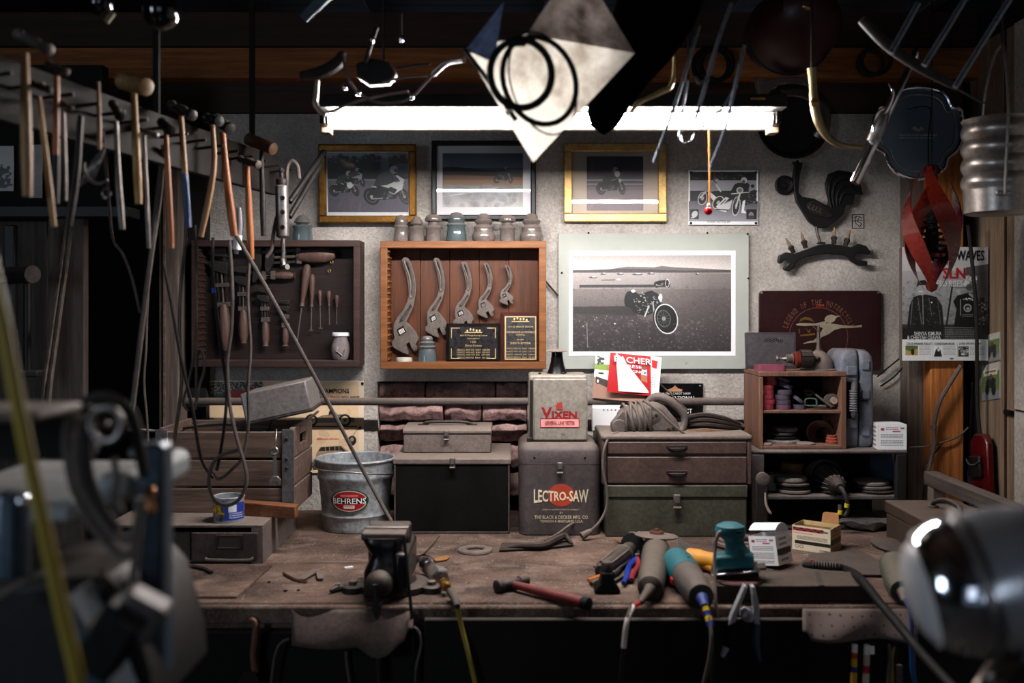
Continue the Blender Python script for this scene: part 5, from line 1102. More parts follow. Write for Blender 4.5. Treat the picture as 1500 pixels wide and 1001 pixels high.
S('red_cup', 'small rust red stepped cup in the lower right corner of the cubby', 'cup', MB().lathe([(0, 0), (.017, 0), (.018, .008), (.016, .009), (.017, .016), (.014, .017), (.015, .024), (.012, .025), (0, .02)], V((X(1219, 2.785), 2.785, zb_))), mat('rust_red_plastic', (.52, .22, .16), .6, 0, .2, 30, 0, 0, .3))
# on top of the cubby
zt3 = zb+.0005
A = RT((X(1131, 2.87), 2.875, zt3), 0, -6)
t = T('embossed_plate', 'dark grey embossed rectangular plate leaning on top of the cubby', 'plate', (X(1131, 2.87), 2.87, zt3))
O('plate', MB(A).box(-.073, .073, 0, .014, 0, .105), mat('dark_grey_leatherette', (.20, .18, .19), .5, 0, .2, 30, .3, 160), t, .002)
O('raised_panel', MB(A).box(-.068, .067, -.0015, 0, .006, .098), mat('charcoal_panel', (.24, .22, .235), .5, 0, .2, 30, .3, 120), t, .001)
mb = MB(A)
for i in range(9): mb.tor((-.014+.0055*i, -.0018, .082+.003*math.sin(i*1.57)), (0, 1, 0), .0035, .0008, 10, 4)
O('scroll_emblem', mb, M['blk'], t)
S('pink_sandpaper_box', 'flat pink and violet abrasive block on the left of the cubby top', 'block', MB().rbox(X(1107, 2.78), X(1149, 2.78), 2.755, 2.81, zt3, zt3+.017, .012), mat('pink_violet_block', (.44, .21, .27), .7, 0, .3, 22))
t = T('motor_armature', 'old motor armature with copper windings lying on top of the cubby', 'armature', at(1165, 540, 2.79))
a = at(1136, 527, 2.785)+V((0, 0, .002)); d = V((1, .06, 0)).normalized(); kk = 2.785/F
O('shaft', MB().lathe([(4.5*kk, 0), (5*kk, 2*kk), (2.2*kk, 5*kk), (2.2*kk, 12*kk), (3*kk, 13*kk), (2.5*kk, 60*kk)], a, d, 10), M['steel'], t)
O('commutator', MB().lathe([(5*kk, 16*kk), (6.5*kk, 17*kk), (6.5*kk, 24*kk), (8*kk, 25*kk)], a, d, 18), M['iron'], t)
O('windings', MB().lathe([(6*kk, 26*kk), (11*kk, 29*kk), (11*kk, 35*kk), (9*kk, 36*kk)], a, d, 18), mat('red_copper_wire', (.40, .15, .11), .5, .3), t)
ug, wg = MB().frame(d)
for i in range(14):
    q_ = 2*math.pi*i/14; n_ = ug*math.cos(q_)+wg*math.sin(q_); b_ = d.cross(n_)
    O('lamination', MB().prism([a+d*36*kk+n_*5*kk-b_*2.4*kk, a+d*36*kk+n_*13*kk-b_*2.4*kk, a+d*36*kk+n_*13*kk+b_*2.4*kk, a+d*36*kk+n_*5*kk+b_*2.4*kk], d*17*kk), M['dkiron'], t)
O('bearing', MB().lathe([(5*kk, 54*kk), (6*kk, 57*kk), (2*kk, 60*kk), (4*kk, 63*kk), (1*kk, 67*kk)], a, d, 10), M['dkiron'], t)
t = T('oil_can', 'dusty grey bell-shaped oil can with tall spout on top of the cubby', 'oil can', (X(1199, 2.83), 2.83, zt3))
kk = 2.83/F; o = V((X(1199, 2.83), 2.83, zt3))
O('body', MB().lathe([(0, 0), (27*kk, 0), (27*kk, 1.5*kk), (21*kk, 2*kk), (21*kk, 8*kk), (17*kk, 18*kk), (10*kk, 25*kk), (6*kk, 27*kk), (6*kk, 28.5*kk), (0, 29*kk)], o, (0, 0, 1), 28), M['greytool'], t)
O('spout', MB().lathe([(4.5*kk, 28*kk), (3*kk, 36*kk), (1.8*kk, 62*kk), (1.4*kk, 66*kk)], o, (0, 0, 1), 12), M['iron'], t)
O('thumb_lever', MB().tube([o+V((-.001, -.004, 56*kk)), o+V((-6*kk, -.004, 61*kk)), o+V((-9*kk, -.004, 64*kk))], .0014, 6), M['iron'], t)
# grey moulded tool case standing on the shelf
yg = bench(0) if 0 else 2.77; kk = yg/F; x0, x1 = X(1222, yg)+.016, X(1281, yg); zt4 = Z(513, yg)
t = T('moulded_case', 'upright blue-grey moulded tool case standing right of the cubby', 'case', ((x0+x1)/2, yg+.06, zsh))
mgc = mat('dusty_blue_grey_plastic', (.38, .39, .435), .6, 0, .15, 14, .1, 90, .45)
w_ = x1-x0; H_ = zt4-zsh-.001
def shell_prof(xa, xb, ya, yb, fa, fb):
    rings = []
    for u, ins in ((0, .014), (.03, .004), (.1, 0), (.86, 0), (.93, .004), (.975, .014), (1, .028)):
        zz_ = zsh+.001+H_*u; r = .012; p_ = []
        for cx, cy, a0 in ((xb-r-ins*fb, yb-r, 0), (xa+r+ins*fa, yb-r, 90), (xa+r+ins*fa, ya+r+ins*.5, 180), (xb-r-ins*fb, ya+r+ins*.5, 270)):
            for j in range(5):
                a = math.radians(a0+90*j/4); p_.append(V((cx+r*math.cos(a), cy+r*math.sin(a), zz_)))
        rings.append(p_)
    return MB().loft(rings)
O('left_shell', shell_prof(x0, x0+w_*.56, yg, yg+.14, .7, .05), mgc, t)
O('right_shell', shell_prof(x0+w_*.565, x1, yg+.002, yg+.14, .05, .7), mgc, t)
xm = x0+w_*.30
O('handle_recess', MB().box(xm-.022, xm+.026, yg-.0015, yg+.004, zsh+H_*.30, zsh+H_*.68), M['blk'], t, .004)
q = MB()
hh = O('handle', MB().tube([(xm+.012, yg+.002, zsh+H_*.67), (xm+.004, yg-.022, zsh+H_*.64), (xm, yg-.026, zsh+H_*.5), (xm+.004, yg-.022, zsh+H_*.34), (xm+.014, yg+.002, zsh+H_*.31)], [.006, .009, .009, .009, .006], 10), mat('grey_handle_grip', (.30, .285, .29), .6, 0, .15, 30), t)
for i in range(9): O('grip_rib', MB().tor((xm, yg-.025, zsh+H_*(.39+i*.025)), (0, 0, 1), .0095, .0017, 14, 5), mgc, hh)
for u in (.74, .20): O('catch', MB().box(xm-.012, xm+.018, yg-.006, yg+.002, zsh+H_*u, zsh+H_*(u+.10)), mgc, t, .003)
for u in (.12, .5, .8): O('moulded_rib', MB().box(x0+w_*.64, x1-.014, yg-.003, yg+.004, zsh+H_*u, zsh+H_*(u+.10)), mgc, t, .002)
O('strap_slot', MB().box(x0+w_*.35, x0+w_*.8, yg-.004, yg+.002, zsh+H_*.475, zsh+H_*.49), M['blk'], t, .001)
# white product cartons with small print
def carton(name, lab, o, rz, rx, ry, sx, sy, sz, front, side, closed=True, m=None, logo='3M'):
    A = RT(o, rz, rx, ry); m = m or M['white']
    t = T(name, lab, 'carton', o); t_ = .0012
    O('front_panel', MB(A).box(-sx/2, sx/2, -sy/2, -sy/2+t_, 0, sz), m, t); O('back_panel', MB(A).box(-sx/2, sx/2, sy/2-t_, sy/2, 0, sz), m, t)
    for s in (-1, 1): O('side_panel', MB(A).box(min(s*sx/2, s*(sx/2-t_)), max(s*sx/2, s*(sx/2-t_)), -sy/2+t_, sy/2-t_, 0, sz), m, t)
    O('bottom_panel', MB(A).box(-sx/2+t_, sx/2-t_, -sy/2+t_, sy/2-t_, 0, t_), m, t)
    if closed: O('top_flap', MB(A).box(-sx/2, sx/2, -sy/2, sy/2, sz, sz+t_), m, t)
    if front: 
        a, b, e = A @ V((-sx/2, -sy/2-.0005, sz)), A @ V((sx/2, -sy/2-.0005, sz)), A @ V((-sx/2, -sy/2-.0005, 0)); front.obj('front_print', M['print'], t, a, b-a, e-a)
    for s, pc in side:
        if s > 0: a, b, e = A @ V((sx/2+.0005, -sy/2, sz)), A @ V((sx/2+.0005, sy/2, sz)), A @ V((sx/2+.0005, -sy/2, 0))
        else: a, b, e = A @ V((-sx/2-.0005, sy/2, sz)), A @ V((-sx/2-.0005, -sy/2, sz)), A @ V((-sx/2-.0005, sy/2, 0))
        pc.obj('side_print', M['print'], t, a, b-a, e-a)
    if logo: O('logo', MB(A).text(logo, V((sx/2-.012, -sy/2-.0012, sz-.009)), .010, .005, bold=.02), M['frame_black'], t)
    return t, A
def printed(w, h, bg=(.88, .88, .89)):
    p = Pic(w, h, bg); p.rect(8, 10, 18, 18, (.6, .2, .22)).lines(22, 8, w-24, 2, 5, (.36, .3, .5)).rect(w*.5, 18, w-18, 22, (.72, .3, .32))
    return p.lines(8, 28, w-10, 3, 4.6, (.3, .3, .34)).lines(8, 46, w-10, 4, 4.6, (.3, .3, .34)).lines(8, 68, w-10, int((h-72)/4.6), 4.6, (.3, .3, .34)).grain(.02)
def sideprint(w, h, bg=(.84, .82, .80), band=None):
    p = Pic(w, h, bg)
    for i in range(5): p.rect(w*.2, 8+i*(h-10)/5, w*.75, 14+i*(h-10)/5, (.35, .3, .34), .7)
    if band: p.rect(0, h*.45, w, h*.66, (.1, .09, .09))
    return p.grain(.02)
yw = 2.73; carton('white_carton', 'small closed white carton with fine print at the right end of the steel shelf', (X(1308.5, yw), yw+.035, zsh+.0005), -4, 0, 0, .076, .07, .068, printed(82, 74), [(-1, sideprint(40, 74))])
# lower shelf of the steel unit
g_ = 'grinding discs on the lower steel shelf'
for i, (x, r, h, m, lab) in enumerate(((1162, 25, 5, mdd, 'lowest disc of the left stack on the lower steel shelf'), (1161, 24, 4, M['dkiron'], 'second disc of the left stack on the lower steel shelf'), (1160, 26, 4, M['iron'], 'third disc of the left stack on the lower steel shelf'), (1158, 23.5, 7, mdd, 'topmost ringed disc of the left stack on the lower steel shelf'))):
    disc('grinding_disc', lab, x, pb(zlo, 2.80)-[0, 6, 11, 16][i]-1, r, h, 2.80, m, 'grinding disc', g_, R(-2, 2))
for i, (x, r, h, m, lab) in enumerate(((1281, 29, 4, M['dkiron'], 'lowest disc of the right stack on the lower steel shelf'), (1279, 28, 5, M['iron'], 'middle disc of the right stack on the lower steel shelf'), (1276, 26, 5, mdd, 'topmost pale disc of the right stack on the lower steel shelf'))):
    disc('grinding_disc', lab, x, pb(zlo, 2.81)-[0, 5, 11][i]-1, r, h, 2.81, m, 'grinding disc', g_)
t = T('cord_wound_tool', 'dark electric tool wound with black cord hanging over the lower steel shelf edge', 'power tool', at(1216, 722, 2.78))
a, b = at(1206, 700, 2.86), at(1226, 712, 2.74); d = (b-a).normalized(); kk = 2.78/F
O('body', MB().lathe([(20*kk, -.02), (23*kk, 0), (22*kk, .04), (17*kk, .09), (11*kk, .13), (6*kk, .15)], a, d, 20), M['dkiron'], t)
for i in range(14):
    q_ = 2*math.pi*i/14; u_, w2 = MB().frame(d); n_ = u_*math.cos(q_)+w2*math.sin(q_)
    O('rib', MB().tube([a+d*.045+n_*22.3*kk, a+d*.09+n_*17.3*kk, a+d*.12+n_*13*kk], .0016, 5, 1), M['iron'], t)
for i in range(5): O('cord_loop', MB().tor(a+d*(-.012+.010*i)+V((0, 0, .002*i)), d+V((.05*(i-2), 0, .06*(i-2))), (25-.4*i)*kk, .0042, 26, 7), M['cabledk'], t)
O('cord', MB().tube(cpts([(1226, 712, 2.73), (1234, 718, 2.70), (1240, 733, 2.69), (1242, 747, 2.69), (1237, 756, 2.69), (1231, 752, 2.69), (1230, 740, 2.70)]), .0055, 8), M['cabledk'], t)
for x, y in ((1241, 741), (1231, 751)): O('tape', MB().cyl(at(x, y-3, 2.69), at(x-1, y+3, 2.69), .0068, None, 10), mat('yellow_tape', (.75, .68, .08), .5), t)
for x, y, r, h, c_, lab in ((1158, 0, 17, 33, (.62, .47, .33), 'small amber brown pot at the back left of the lower steel shelf'), ):
    S('pot', lab, 'pot', MB().lathe([(0, 0), (r*kk*.8, 0), (r*kk, .2*h*kk), (r*kk*1.05, .9*h*kk), (r*kk, h*kk), (0, h*kk)], V((X(1160, 2.93), 2.93, zlo)), (0, 0, 1), 22), mat('amber_pot', c_, .5))
S('paper_cup', 'pale paper cup behind the disc stack on the lower steel shelf', 'cup', MB().lathe([(0, 0), (.024, 0), (.026, .04), (.028, .046), (.024, .047), (0, .04)], V((X(1131, 2.84), 2.84, zlo)), (0, 0, 1), 22), mat('pale_card_cup', (.62, .57, .55), .8))
t = T('roller_bar', 'upright grey steel bar with a round washer-like roller on top, left of the disc stack', 'tool', (X(1115, 2.62), 2.62, BT))
O('bar', MB().box(X(1107, 2.62), X(1124, 2.62), 2.615, 2.625, BT, Z(702, 2.62)), M['dkiron'], t, .002)
O('roller', MB().lathe([(.006, 0), (.007, .002), (.016, .002), (.0175, .006), (.016, .014), (.0175, .02), (.012, .022), (.006, .022)], at(1115.5, 701, 2.635), (0, -1, .05), 26), M['iron'], t)
S('rag', 'crumpled grey rag under the steel shelf beside the scotch tape carton', 'rag', MB().loft([[V((X(1268, 2.76)+(.075-abs(i-3)*.012)*math.cos(q)*(1+.1*math.sin(5*q+i)), 2.76+.04*math.sin(q)*(1+.1*math.cos(4*q)), BT+.0065+.006*i+.004*math.sin(6*q+i))) for q in [2*math.pi*j/22 for j in range(22)]] for i in range(4)]), mat('grey_rag', (.33, .31, .31), .95, 0, .3, 40, .4, 60))
S('wire_tag', 'small pale strip dangling from the roller bar', 'strip', MB().tube(cpts([(1121, 722, 2.60), (1122, 738, 2.60), (1127, 750, 2.60), (1130, 753, 2.60)]), [.002, .003, .004, .002], 6), mat('pale_strip', (.6, .56, .5), .7))
# ---------------------------------------------------------------- tools on the bench, right half
A_ = at(1133, 834, 2.36); A_.z = BT
fp = printed(80, 82)
t, A = carton('open_white_carton', 'open white carton with fine print and a curled lid, behind the teal sander', (A_.x, 2.37, BT+.006), -45, 0, -9, .072, .062, .068, fp, [(1, sideprint(60, 80, (.80, .78, .76), True))], False)
rings = []
for i in range(8):
    a = math.radians(8+i*24); y_ = .031-.034*(1-math.cos(a*.75)); z_ = .068+.026*math.sin(a*.85)
    rings.append([A @ V((s*.036, y_, z_+dz)) for s, dz in ((-1, 0), (1, 0), (1, .0012), (-1, .0012))])
O('curled_lid', MB().loft(rings), M['white'], t)
O('inner_flap', MB(A).box(-.035, .035, -.02, .028, .058, .0595), M['white'], t)
pc = Pic(112, 84, (.84, .79, .70))
for i in range(9): 
    for j in range(2): pc.rect(2+i*10, 6+j*6, 12+i*10, 12+j*6, (.66, .14, .18) if (i+j) % 2 else (.1, .09, .09))
pc.lines(6, 24, 60, 1, 5, (.7, .3, .3)).lines(14, 34, 104, 3, 4.4, (.3, .27, .26)).rect(8, 50, 112, 62, (.12, .10, .09)).ell(14, 70, 6, 6, (.3, .28, .26), 0, 1, .7).ell(28, 70, 6, 6, (.3, .28, .26), 0, 1, .7).rect(80, 74, 104, 77, (.3, .27, .25)).grain(.03)
ysb = 2.53
t, A = carton('tape_carton', 'small open cream carton with a red and black checked stripe', (X(1196, ysb), ysb, BT+.001), -37, 0, 0, .098, .075, .062, pc, [(1, sideprint(70, 80, (.60, .47, .27), True))], False, mat('cream_carton', (.74, .64, .46), .8))
O('back_flap', MB(A).prism([V((.0, .036, .062)), V((.045, .036, .062)), V((.043, .040, .085)), V((.038, .041, .089)), V((.008, .041, .089)), V((.002, .040, .085))], (0, .0012, 0)), mat('tan_card', (.62, .44, .28), .8), t)
O('contents', MB(A).box(-.045, .045, -.033, .033, .045, .052), mat('amber_contents', (.42, .31, .17), .7, 0, .5, 60), t, .002)
# thick steel plate on the front edge
zpl = BT+.034
t = T('steel_plate', 'thick dark steel plate with a groove lying on the front edge under the teal sander', 'plate', (X(1160, 2.12), 2.12, BT))
O('slab', MB().prism([(X(1047, 2.09), 2.078, BT+.0005), (X(1277, 2.09), 2.078, BT+.0005), (X(1250, 2.19), 2.19, BT+.0005), (X(1056, 2.19), 2.19, BT+.0005)], (0, 0, .0335)), mat('brown_dusted_steel_plate', (.19, .15, .13), .75, .1, .3, 12, .4, 60, .2), t, .002)
O('groove', MB().prism([(X(1199, 2.08), 2.0775, zpl), (X(1207, 2.08), 2.0775, zpl), (X(1200, 2.185), 2.185, zpl), (X(1194, 2.185), 2.185, zpl)], (0, 0, .0012)), M['under'], t)
S('flat_board', 'thin dark board lying between the steel plate and the brown tool chest', 'board', MB().prism([(X(1155, 2.27), 2.27, BT), (X(1320, 2.30), 2.26, BT), (X(1262, 2.48), 2.50, BT), (X(1185, 2.48), 2.46, BT)], (0, 0, .008)), mat('dark_board', (.22, .185, .17), .85, 0, .3, 12, .3, 60, .2), None, .002)
# teal palm sander
Y0 = 2.13; kk = Y0/F; o = V((X(1078, Y0), Y0, zpl))
t = T('teal_sander', 'teal palm sander standing on the thick steel plate', 'sander', o)
teal = mat('teal_plastic', (.05, .36, .40), .38, 0, .2, 14, .05, 60, .12)
O('base_skirt', MB(RT(o, -12, 0, -6)).loft([[V((s*sx*.042+0, y, z)) for s, y in ((-1, -.023), (1, -.023), (1, .023), (-1, .023))] for z, sx in ((.026, 1), (.048, 1), (.056, .8))]), teal, t, .006)
rings = []
for z_, rx, ry, dx in ((.05, .030, .026, .006), (.062, .026, .022, .003), (.075, .021, .02, -.002), (.086, .022, .021, -.006), (.094, .030, .027, -.010), (.104, .033, .029, -.012), (.114, .030, .027, -.012), (.120, .018, .016, -.012)):
    rings.append([o+V((dx+rx*math.cos(q), ry*math.sin(q), z_)) for q in [2*math.pi*j/22 for j in range(22)]])
O('grip', MB().loft(rings), teal, t)
O('vent', MB().cb(o+V((.004, -.034, .023)), (.022, .006, .006)), M['blk'], t, .001)
O('side_vent', MB().cb(o+V((.0, -.0265, .106)), (.010, .006, .004)), M['blk'], t)
O('platen', MB(RT(o, -10, 0, -8)).box(-.050, .052, -.038, .038, .019, .0235), M['chrome'], t, .002)
O('paper_clamp', MB(RT(o, -10, 0, -8)).box(.046, .066, -.02, .02, .018, .024), M['dkiron'], t, .002)
O('foam_pad', MB(RT(o, -10, 0, -8)).box(-.046, .048, -.036, .036, .010, .0188), M['blk'], t, .002)
O('cord_boot', MB().tube([o+V((-.028, -.012, .106)), o+V((-.040, -.018, .102)), o+V((-.047, -.022, .088))], [.006, .005, .0035], 8), M['cable'], t)
O('cord', MB().tube([o+V((-.047, -.022, .088)), o+V((-.052, -.03, .05)), o+V((-.055, -.05, .01)), o+V((-.058, -.075, -.03)), o+V((-.056, -.09, -.10)), o+V((-.05, -.09, -.25)), o+V((-.045, -.085, -.42))], .0034, 7), M['cable'], t)
S('brown_pad', 'round red-brown sanding pad lying under the teal sander', 'pad', MB().lathe([(0, 0), (.049, 0), (.051, .003), (.049, .006), (0, .006)], V((X(1080, 2.115), 2.115, zpl+.0005)), (0, 0, 1), 30), mat('red_brown_pad', (.30, .19, .18), .8))
S('coiled_strap', 'dusty oval coil of strap behind the teal sander', 'coil', MB().tor((X(1081, 2.56), 2.56, BT+.008), (0, 0, 1), .055, .008, 30, 8).tor((X(1081, 2.56), 2.56, BT+.016), (0, 0, 1), .046, .007, 30, 8), M['iron'])
# corded grinders lying on the bench
def along(name, lab, pa, pb, Ya, Yb, prof, m, n=18, cat='grinder', lift=0):
    a, b = at(*pa, Ya), at(*pb, Yb); a.z, b.z = a.z+lift, b.z+lift
    t = T(name, lab, cat, ((a.x+b.x)/2, (a.y+b.y)/2, BT)); return t, a, (b-a).normalized(), (b-a).length
def lay(px, py, r): # a point resting at height r over the bench, seen at (px, py)
    Y = (ZC-BT-r)*F/(py-HY); return at(px, py, Y)
def roundtool(name, lab, cat, pa, pb, prof, m, dull=1):
    a, b = lay(*pa), lay(*pb); t = T(name, lab, cat, ((a.x+b.x)/2, (a.y+b.y)/2, BT)); d = (b-a); ln = d.length; d.normalize()
    O('body', MB().lathe([(r, u*ln) for r, u in prof], a, d, 20), m, t)
    return t, a, b, d, ln
mgr = mat('dusty_olive_grey_tool', (.215, .195, .165), .6, .1, .3, 20, .25, 80, .45)
t, a, b, d, ln = roundtool('grey_grinder', 'dusty grey hand grinder lying between the die grinder and the teal grinder', 'grinder', (962, 806, .03), (952, 864, .026), [(.020, -.06), (.032, 0), (.034, .1), (.031, .5), (.030, .85), (.026, .97), (.01, 1)], mgr)
O('gear_head', MB().lathe([(.03, 0), (.033, .012), (.022, .03)], a+V((0, .02, -.006)), (0, 0, 1), 18), mgr, t)
O('disc', MB().lathe([(0, 0), (.052, .001), (.053, .004), (.02, .008), (0, .008)], a+V((.002, .025, .026)), (.05, .05, 1), 28), M['iron'], t)
O('flange', MB().lathe([(.018, 0), (.016, .006), (.007, .007), (.006, .012), (0, .012)], a+V((.003, .024, .034)), (0, 0, 1), 16), mat('red_brown_flange', (.42, .28, .24), .4, .5), t)
O('side_ribs', MB().box(a.x+.02, a.x+.034, a.y-.07, a.y-.02, a.z-.012, a.z+.012), M['dkiron'], t, .003)
O('cord_boot', MB().lathe([(.014, 0), (.011, .01), (.008, .05), (.006, .075)], b, d+V((-.25, 0, -.1)), 10), M['cabledk'], t)
e = b+(d+V((-.25, 0, -.1))).normalized()*.07
O('cord', MB().tube([e, e+V((-.02, -.03, 0)), e+V((-.034, -.06, -.02)), e+V((-.042, -.066, -.08)), e+V((-.05, -.066, -.18)), e+V((-.052, -.066, -.32))], .0042, 7), M['cabledk'], t)
O('red_tape', MB().tube([e+V((-.004, -.006, 0)), e+V((-.017, -.026, 0))], .0052, 8, 1), mat('red_tape', (.70, .12, .12), .5), t)
O('white_tape', MB().tube([e+V((-.018, -.028, 0)), e+V((-.034, -.060, -.02)), e+V((-.041, -.066, -.07))], .0052, 8, 3), mat('white_tape', (.82, .78, .76), .5), t)
t, a, b, d, ln = roundtool('teal_grinder', 'teal and grey grinder with a red switch lying at the front of the bench', 'grinder', (990, 822, .034), (1028, 876, .028), [(.018, -.02), (.031, 0), (.036, .12), (.036, .3), (.034, .45)], teal)
O('rear_housing', MB().lathe([(.0335, .45*ln), (.034, .5*ln), (.031, .8*ln), (.026, .98*ln), (.012, ln)], a, d, 20), mat('grey_rubber_housing', (.23, .215, .205), .6, 0, .2, 20, .1, 60, .3), t)
u_, w2 = MB().frame(d)
sd = V((-d.y, d.x, 0)).normalized()
O('switch', MB().cb(a+d*.42*ln-V((.030, .016, .008)), (.012, .022, .016)), mat('red_plastic_switch', (.70, .10, .09), .5), t, .003)
for u in (.2, .3): O('vent', MB().cb(a+d*u*ln+V((.004, -.012, .033)), (.016, .006, .003)), M['blk'], t)
O('maker_panel', MB().text('GD0600', a+d*.62*ln+V((.0, -.016, .0305)), .05, .012, d, V((.55, .45, .4)).normalized()), M['cable'], t)
O('cord_boot', MB().lathe([(.013, 0), (.010, .012), (.008, .03)], b, d+V((0, 0, -.3)), 10), mat('blue_boot', (.15, .22, .45), .5), t)
e = b+(d+V((0, 0, -.3))).normalized()*.025
O('cord', MB().tube([e, e+V((.006, -.03, -.03)), e+V((.004, -.045, -.07)), e+V((-.01, -.045, -.14)), e+V((-.05, -.045, -.3))], .0042, 7), M['cable'], t)
O('second_cord', MB().tube([e+V((.006, -.028, -.03)), e+V((.008, -.04, -.08)), e+V((.006, -.042, -.18)), e+V((.004, -.04, -.34))], .0042, 7), M['cabledk'], t)
for i in range(4): O('tape_band', MB().cyl(e+V((.0015*i+.001, -.007*i-.002, -.008*i-.002)), e+V((.0015*i+.0024, -.007*i-.008, -.008*i-.010)), .0072, None, 10), (mat('yellow_band', (.82, .68, .05), .5) if i in (0, 2) else mat('blue_band', (.10, .18, .5), .5)), t)
mdg = mat('brown_black_tool', (.14, .12, .11), .5, .3, .3, 20, .2, 80, .35)
t, a, b, d, ln = roundtool('die_grinder', 'brown-black angle die grinder lying left of the grey grinder', 'grinder', (922, 806, .022), (880, 838, .02), [(.016, -.03), (.020, 0), (.019, .2), (.023, .25), (.022, .55), (.020, .6), (.021, .9), (.014, 1)], mdg)
O('disc', MB().lathe([(0, 0), (.030, .001), (.031, .004), (0, .006)], a-d*.028+V((0, 0, .004)), d+V((0, 0, .25)), 24), M['blk'], t)
for i in range(6):
    q_ = 2*math.pi*i/6; u_, w2 = MB().frame(d)
    O('grip_rib', MB().tube([a+d*.3*ln+(u_*math.cos(q_)+w2*math.sin(q_))*.022, a+d*.95*ln+(u_*math.cos(q_)+w2*math.sin(q_))*.020], .003, 6, 1), M['iron'], t)
O('collar', MB().lathe([(.0235, .2*ln), (.0245, .22*ln), (.0235, .25*ln)], a, d, 18), M['steel'], t)
c = bench(868); o = V((X(889, c), c, BT))
t = T('suction_foot', 'small black flared rubber foot standing in front of the die grinder', 'tool', o)
O('flare', MB().loft([[o+V((s*w_*.028, y*.016, z)) for s, y in ((-1, -1), (1, -1), (1, 1), (-1, 1))] for z, w_ in ((0, 1), (.006, 1), (.022, .62), (.034, .5), (.046, .5))]), M['blk'], t, .004)
O('neck', MB().lathe([(.013, .042), (.013, .062), (.010, .066), (0, .066)], o, (0, 0, 1), 16), mdg, t)
# yellow disc grinder half hidden
t, a, b, d, ln = roundtool('yellow_grinder', 'yellow grinder body lying between the teal grinder and the teal sander', 'grinder', (1008, 818, .024), (1062, 826, .024), [(.018, -.03), (.024, 0), (.024, .3), (.021, .5), (.021, .95), (.012, 1)], mat('yellow_plastic', (.78, .52, .10), .5, 0, .2, 20, 0, 0, .2))
O('disc', MB().lathe([(0, 0), (.036, .001), (.036, .0025), (0, .004)], lay(1008, 809, .035), (.62, -.30, .72), 32), M['steel'], t)
O('front_handle', MB().tube([a+V((.02, -.02, -.004)), a+V((.05, -.05, -.012)), a+V((.06, -.075, -.016))], [.010, .011, .008], 9), mat('worn_yellow_handle', (.70, .46, .13), .6), t)
# pliers and small hand tools
def pliers(lab, p0, piv, e1, e2, m1, m2, cat='pliers'):
    P = [lay(*p) for p in (p0, piv, e1, e2)]
    t = T('pliers', lab, cat, P[1])
    O('jaws', MB().tube([P[0], (P[0]+P[1])/2, P[1]], [.003, .007, .009], 8), M['dkiron'], t)
    O('pivot', MB().lathe([(.006, 0), (.006, .004), (0, .005)], P[1]+V((0, 0, .006)), (0, 0, 1), 10), M['steel'], t)
    for nm, e, mm in (('handle', P[2], m1), ('handle', P[3], m2)):
        off = V((0, 0, .002)); O(nm, MB().tube([P[1], P[1].lerp(e, .35)+(V((-.008, 0, 0)) if nm and e is P[2] else V((.008, 0, 0))), P[1].lerp(e, .75), e], [.006, .007, .007, .005], 8), mm, t)
    return t
mb_, mr_ = mat('blue_grip', (.10, .20, .55), .5), mat('red_grip', (.50, .15, .16), .5)
pliers('pliers with one blue and one red handle beside the die grinder', (936, 800, .012), (933, 818, .012), (913, 855, .010), (925, 850, .010), mb_, mr_)
pliers('orange handled pliers left of the black rubber foot', (910, 832, .010), (896, 843, .010), (862, 851, .009), (866, 856, .009), mat('orange_grip', (.68, .36, .12), .5), M['dkiron'])
t = pliers('steel locking pliers lying behind the grey grinder', (962, 794, .010), (950, 790, .010), (922, 781, .010), (924, 776, .010), M['steel'], M['iron'])
S('tan_leaf_knife', 'thin tan blade lying behind the die grinder', 'blade', MB().prism([lay(900, 792, .004), lay(915, 799, .004), lay(938, 801, .004), lay(920, 796, .004)], (0, 0, .003)), mat('tan_blade', (.50, .36, .22), .5, .2))
S('grey_wrench_bar', 'dark slim bar lying under the pliers and die grinder', 'bar', MB().tube([lay(898, 853, .005), lay(925, 838, .005), lay(945, 828, .005)], .005, 6), M['dkiron'])
# hammer in front
a, b = lay(750, 856, .014), lay(857, 884, .013)
t = T('red_hammer', 'ball peen hammer with a worn red handle lying at the front of the bench', 'hammer', (a+b)/2)
d = (b-a).normalized(); n_ = V((-d.y, d.x, 0)).normalized()
O('handle', MB().tube([a, a.lerp(b, .3), a.lerp(b, .7), b], [.008, .0095, .012, .0125], 10), mat('worn_red_handle', (.40, .10, .10), .55, 0, .4, 26, .1, 60, .15, (.25, .12, .10)), t)
O('handle_cap', MB().lathe([(.0128, 0), (.0132, .004), (.0132, .016), (.009, .018)], b-d*.006, d, 12), M['blk'], t)
u = (lay(738, 857, .014)-lay(765, 851, .014)).normalized(); c = a-d*.004
O('head', MB().lathe([(.002, -.052), (.011, -.046), (.012, -.023), (.008, -.026), (.012, -.016), (.0125, .014), (.009, .020), (.014, .026), (.0145, .038), (.012, .040), (.002, .04)][::1], c, u, 16), M['dkiron'], t)
S('washer_ring', 'flat round iron ring lying in the middle of the bench', 'ring', MB().lathe([(.022, 0), (.043, 0), (.045, .002), (.043, .006), (.036, .008), (.025, .008), (.022, .005), (.022, 0)], V((X(696, bench(808)), bench(808), BT)), (0, 0, 1), 40, False), M['iron'])
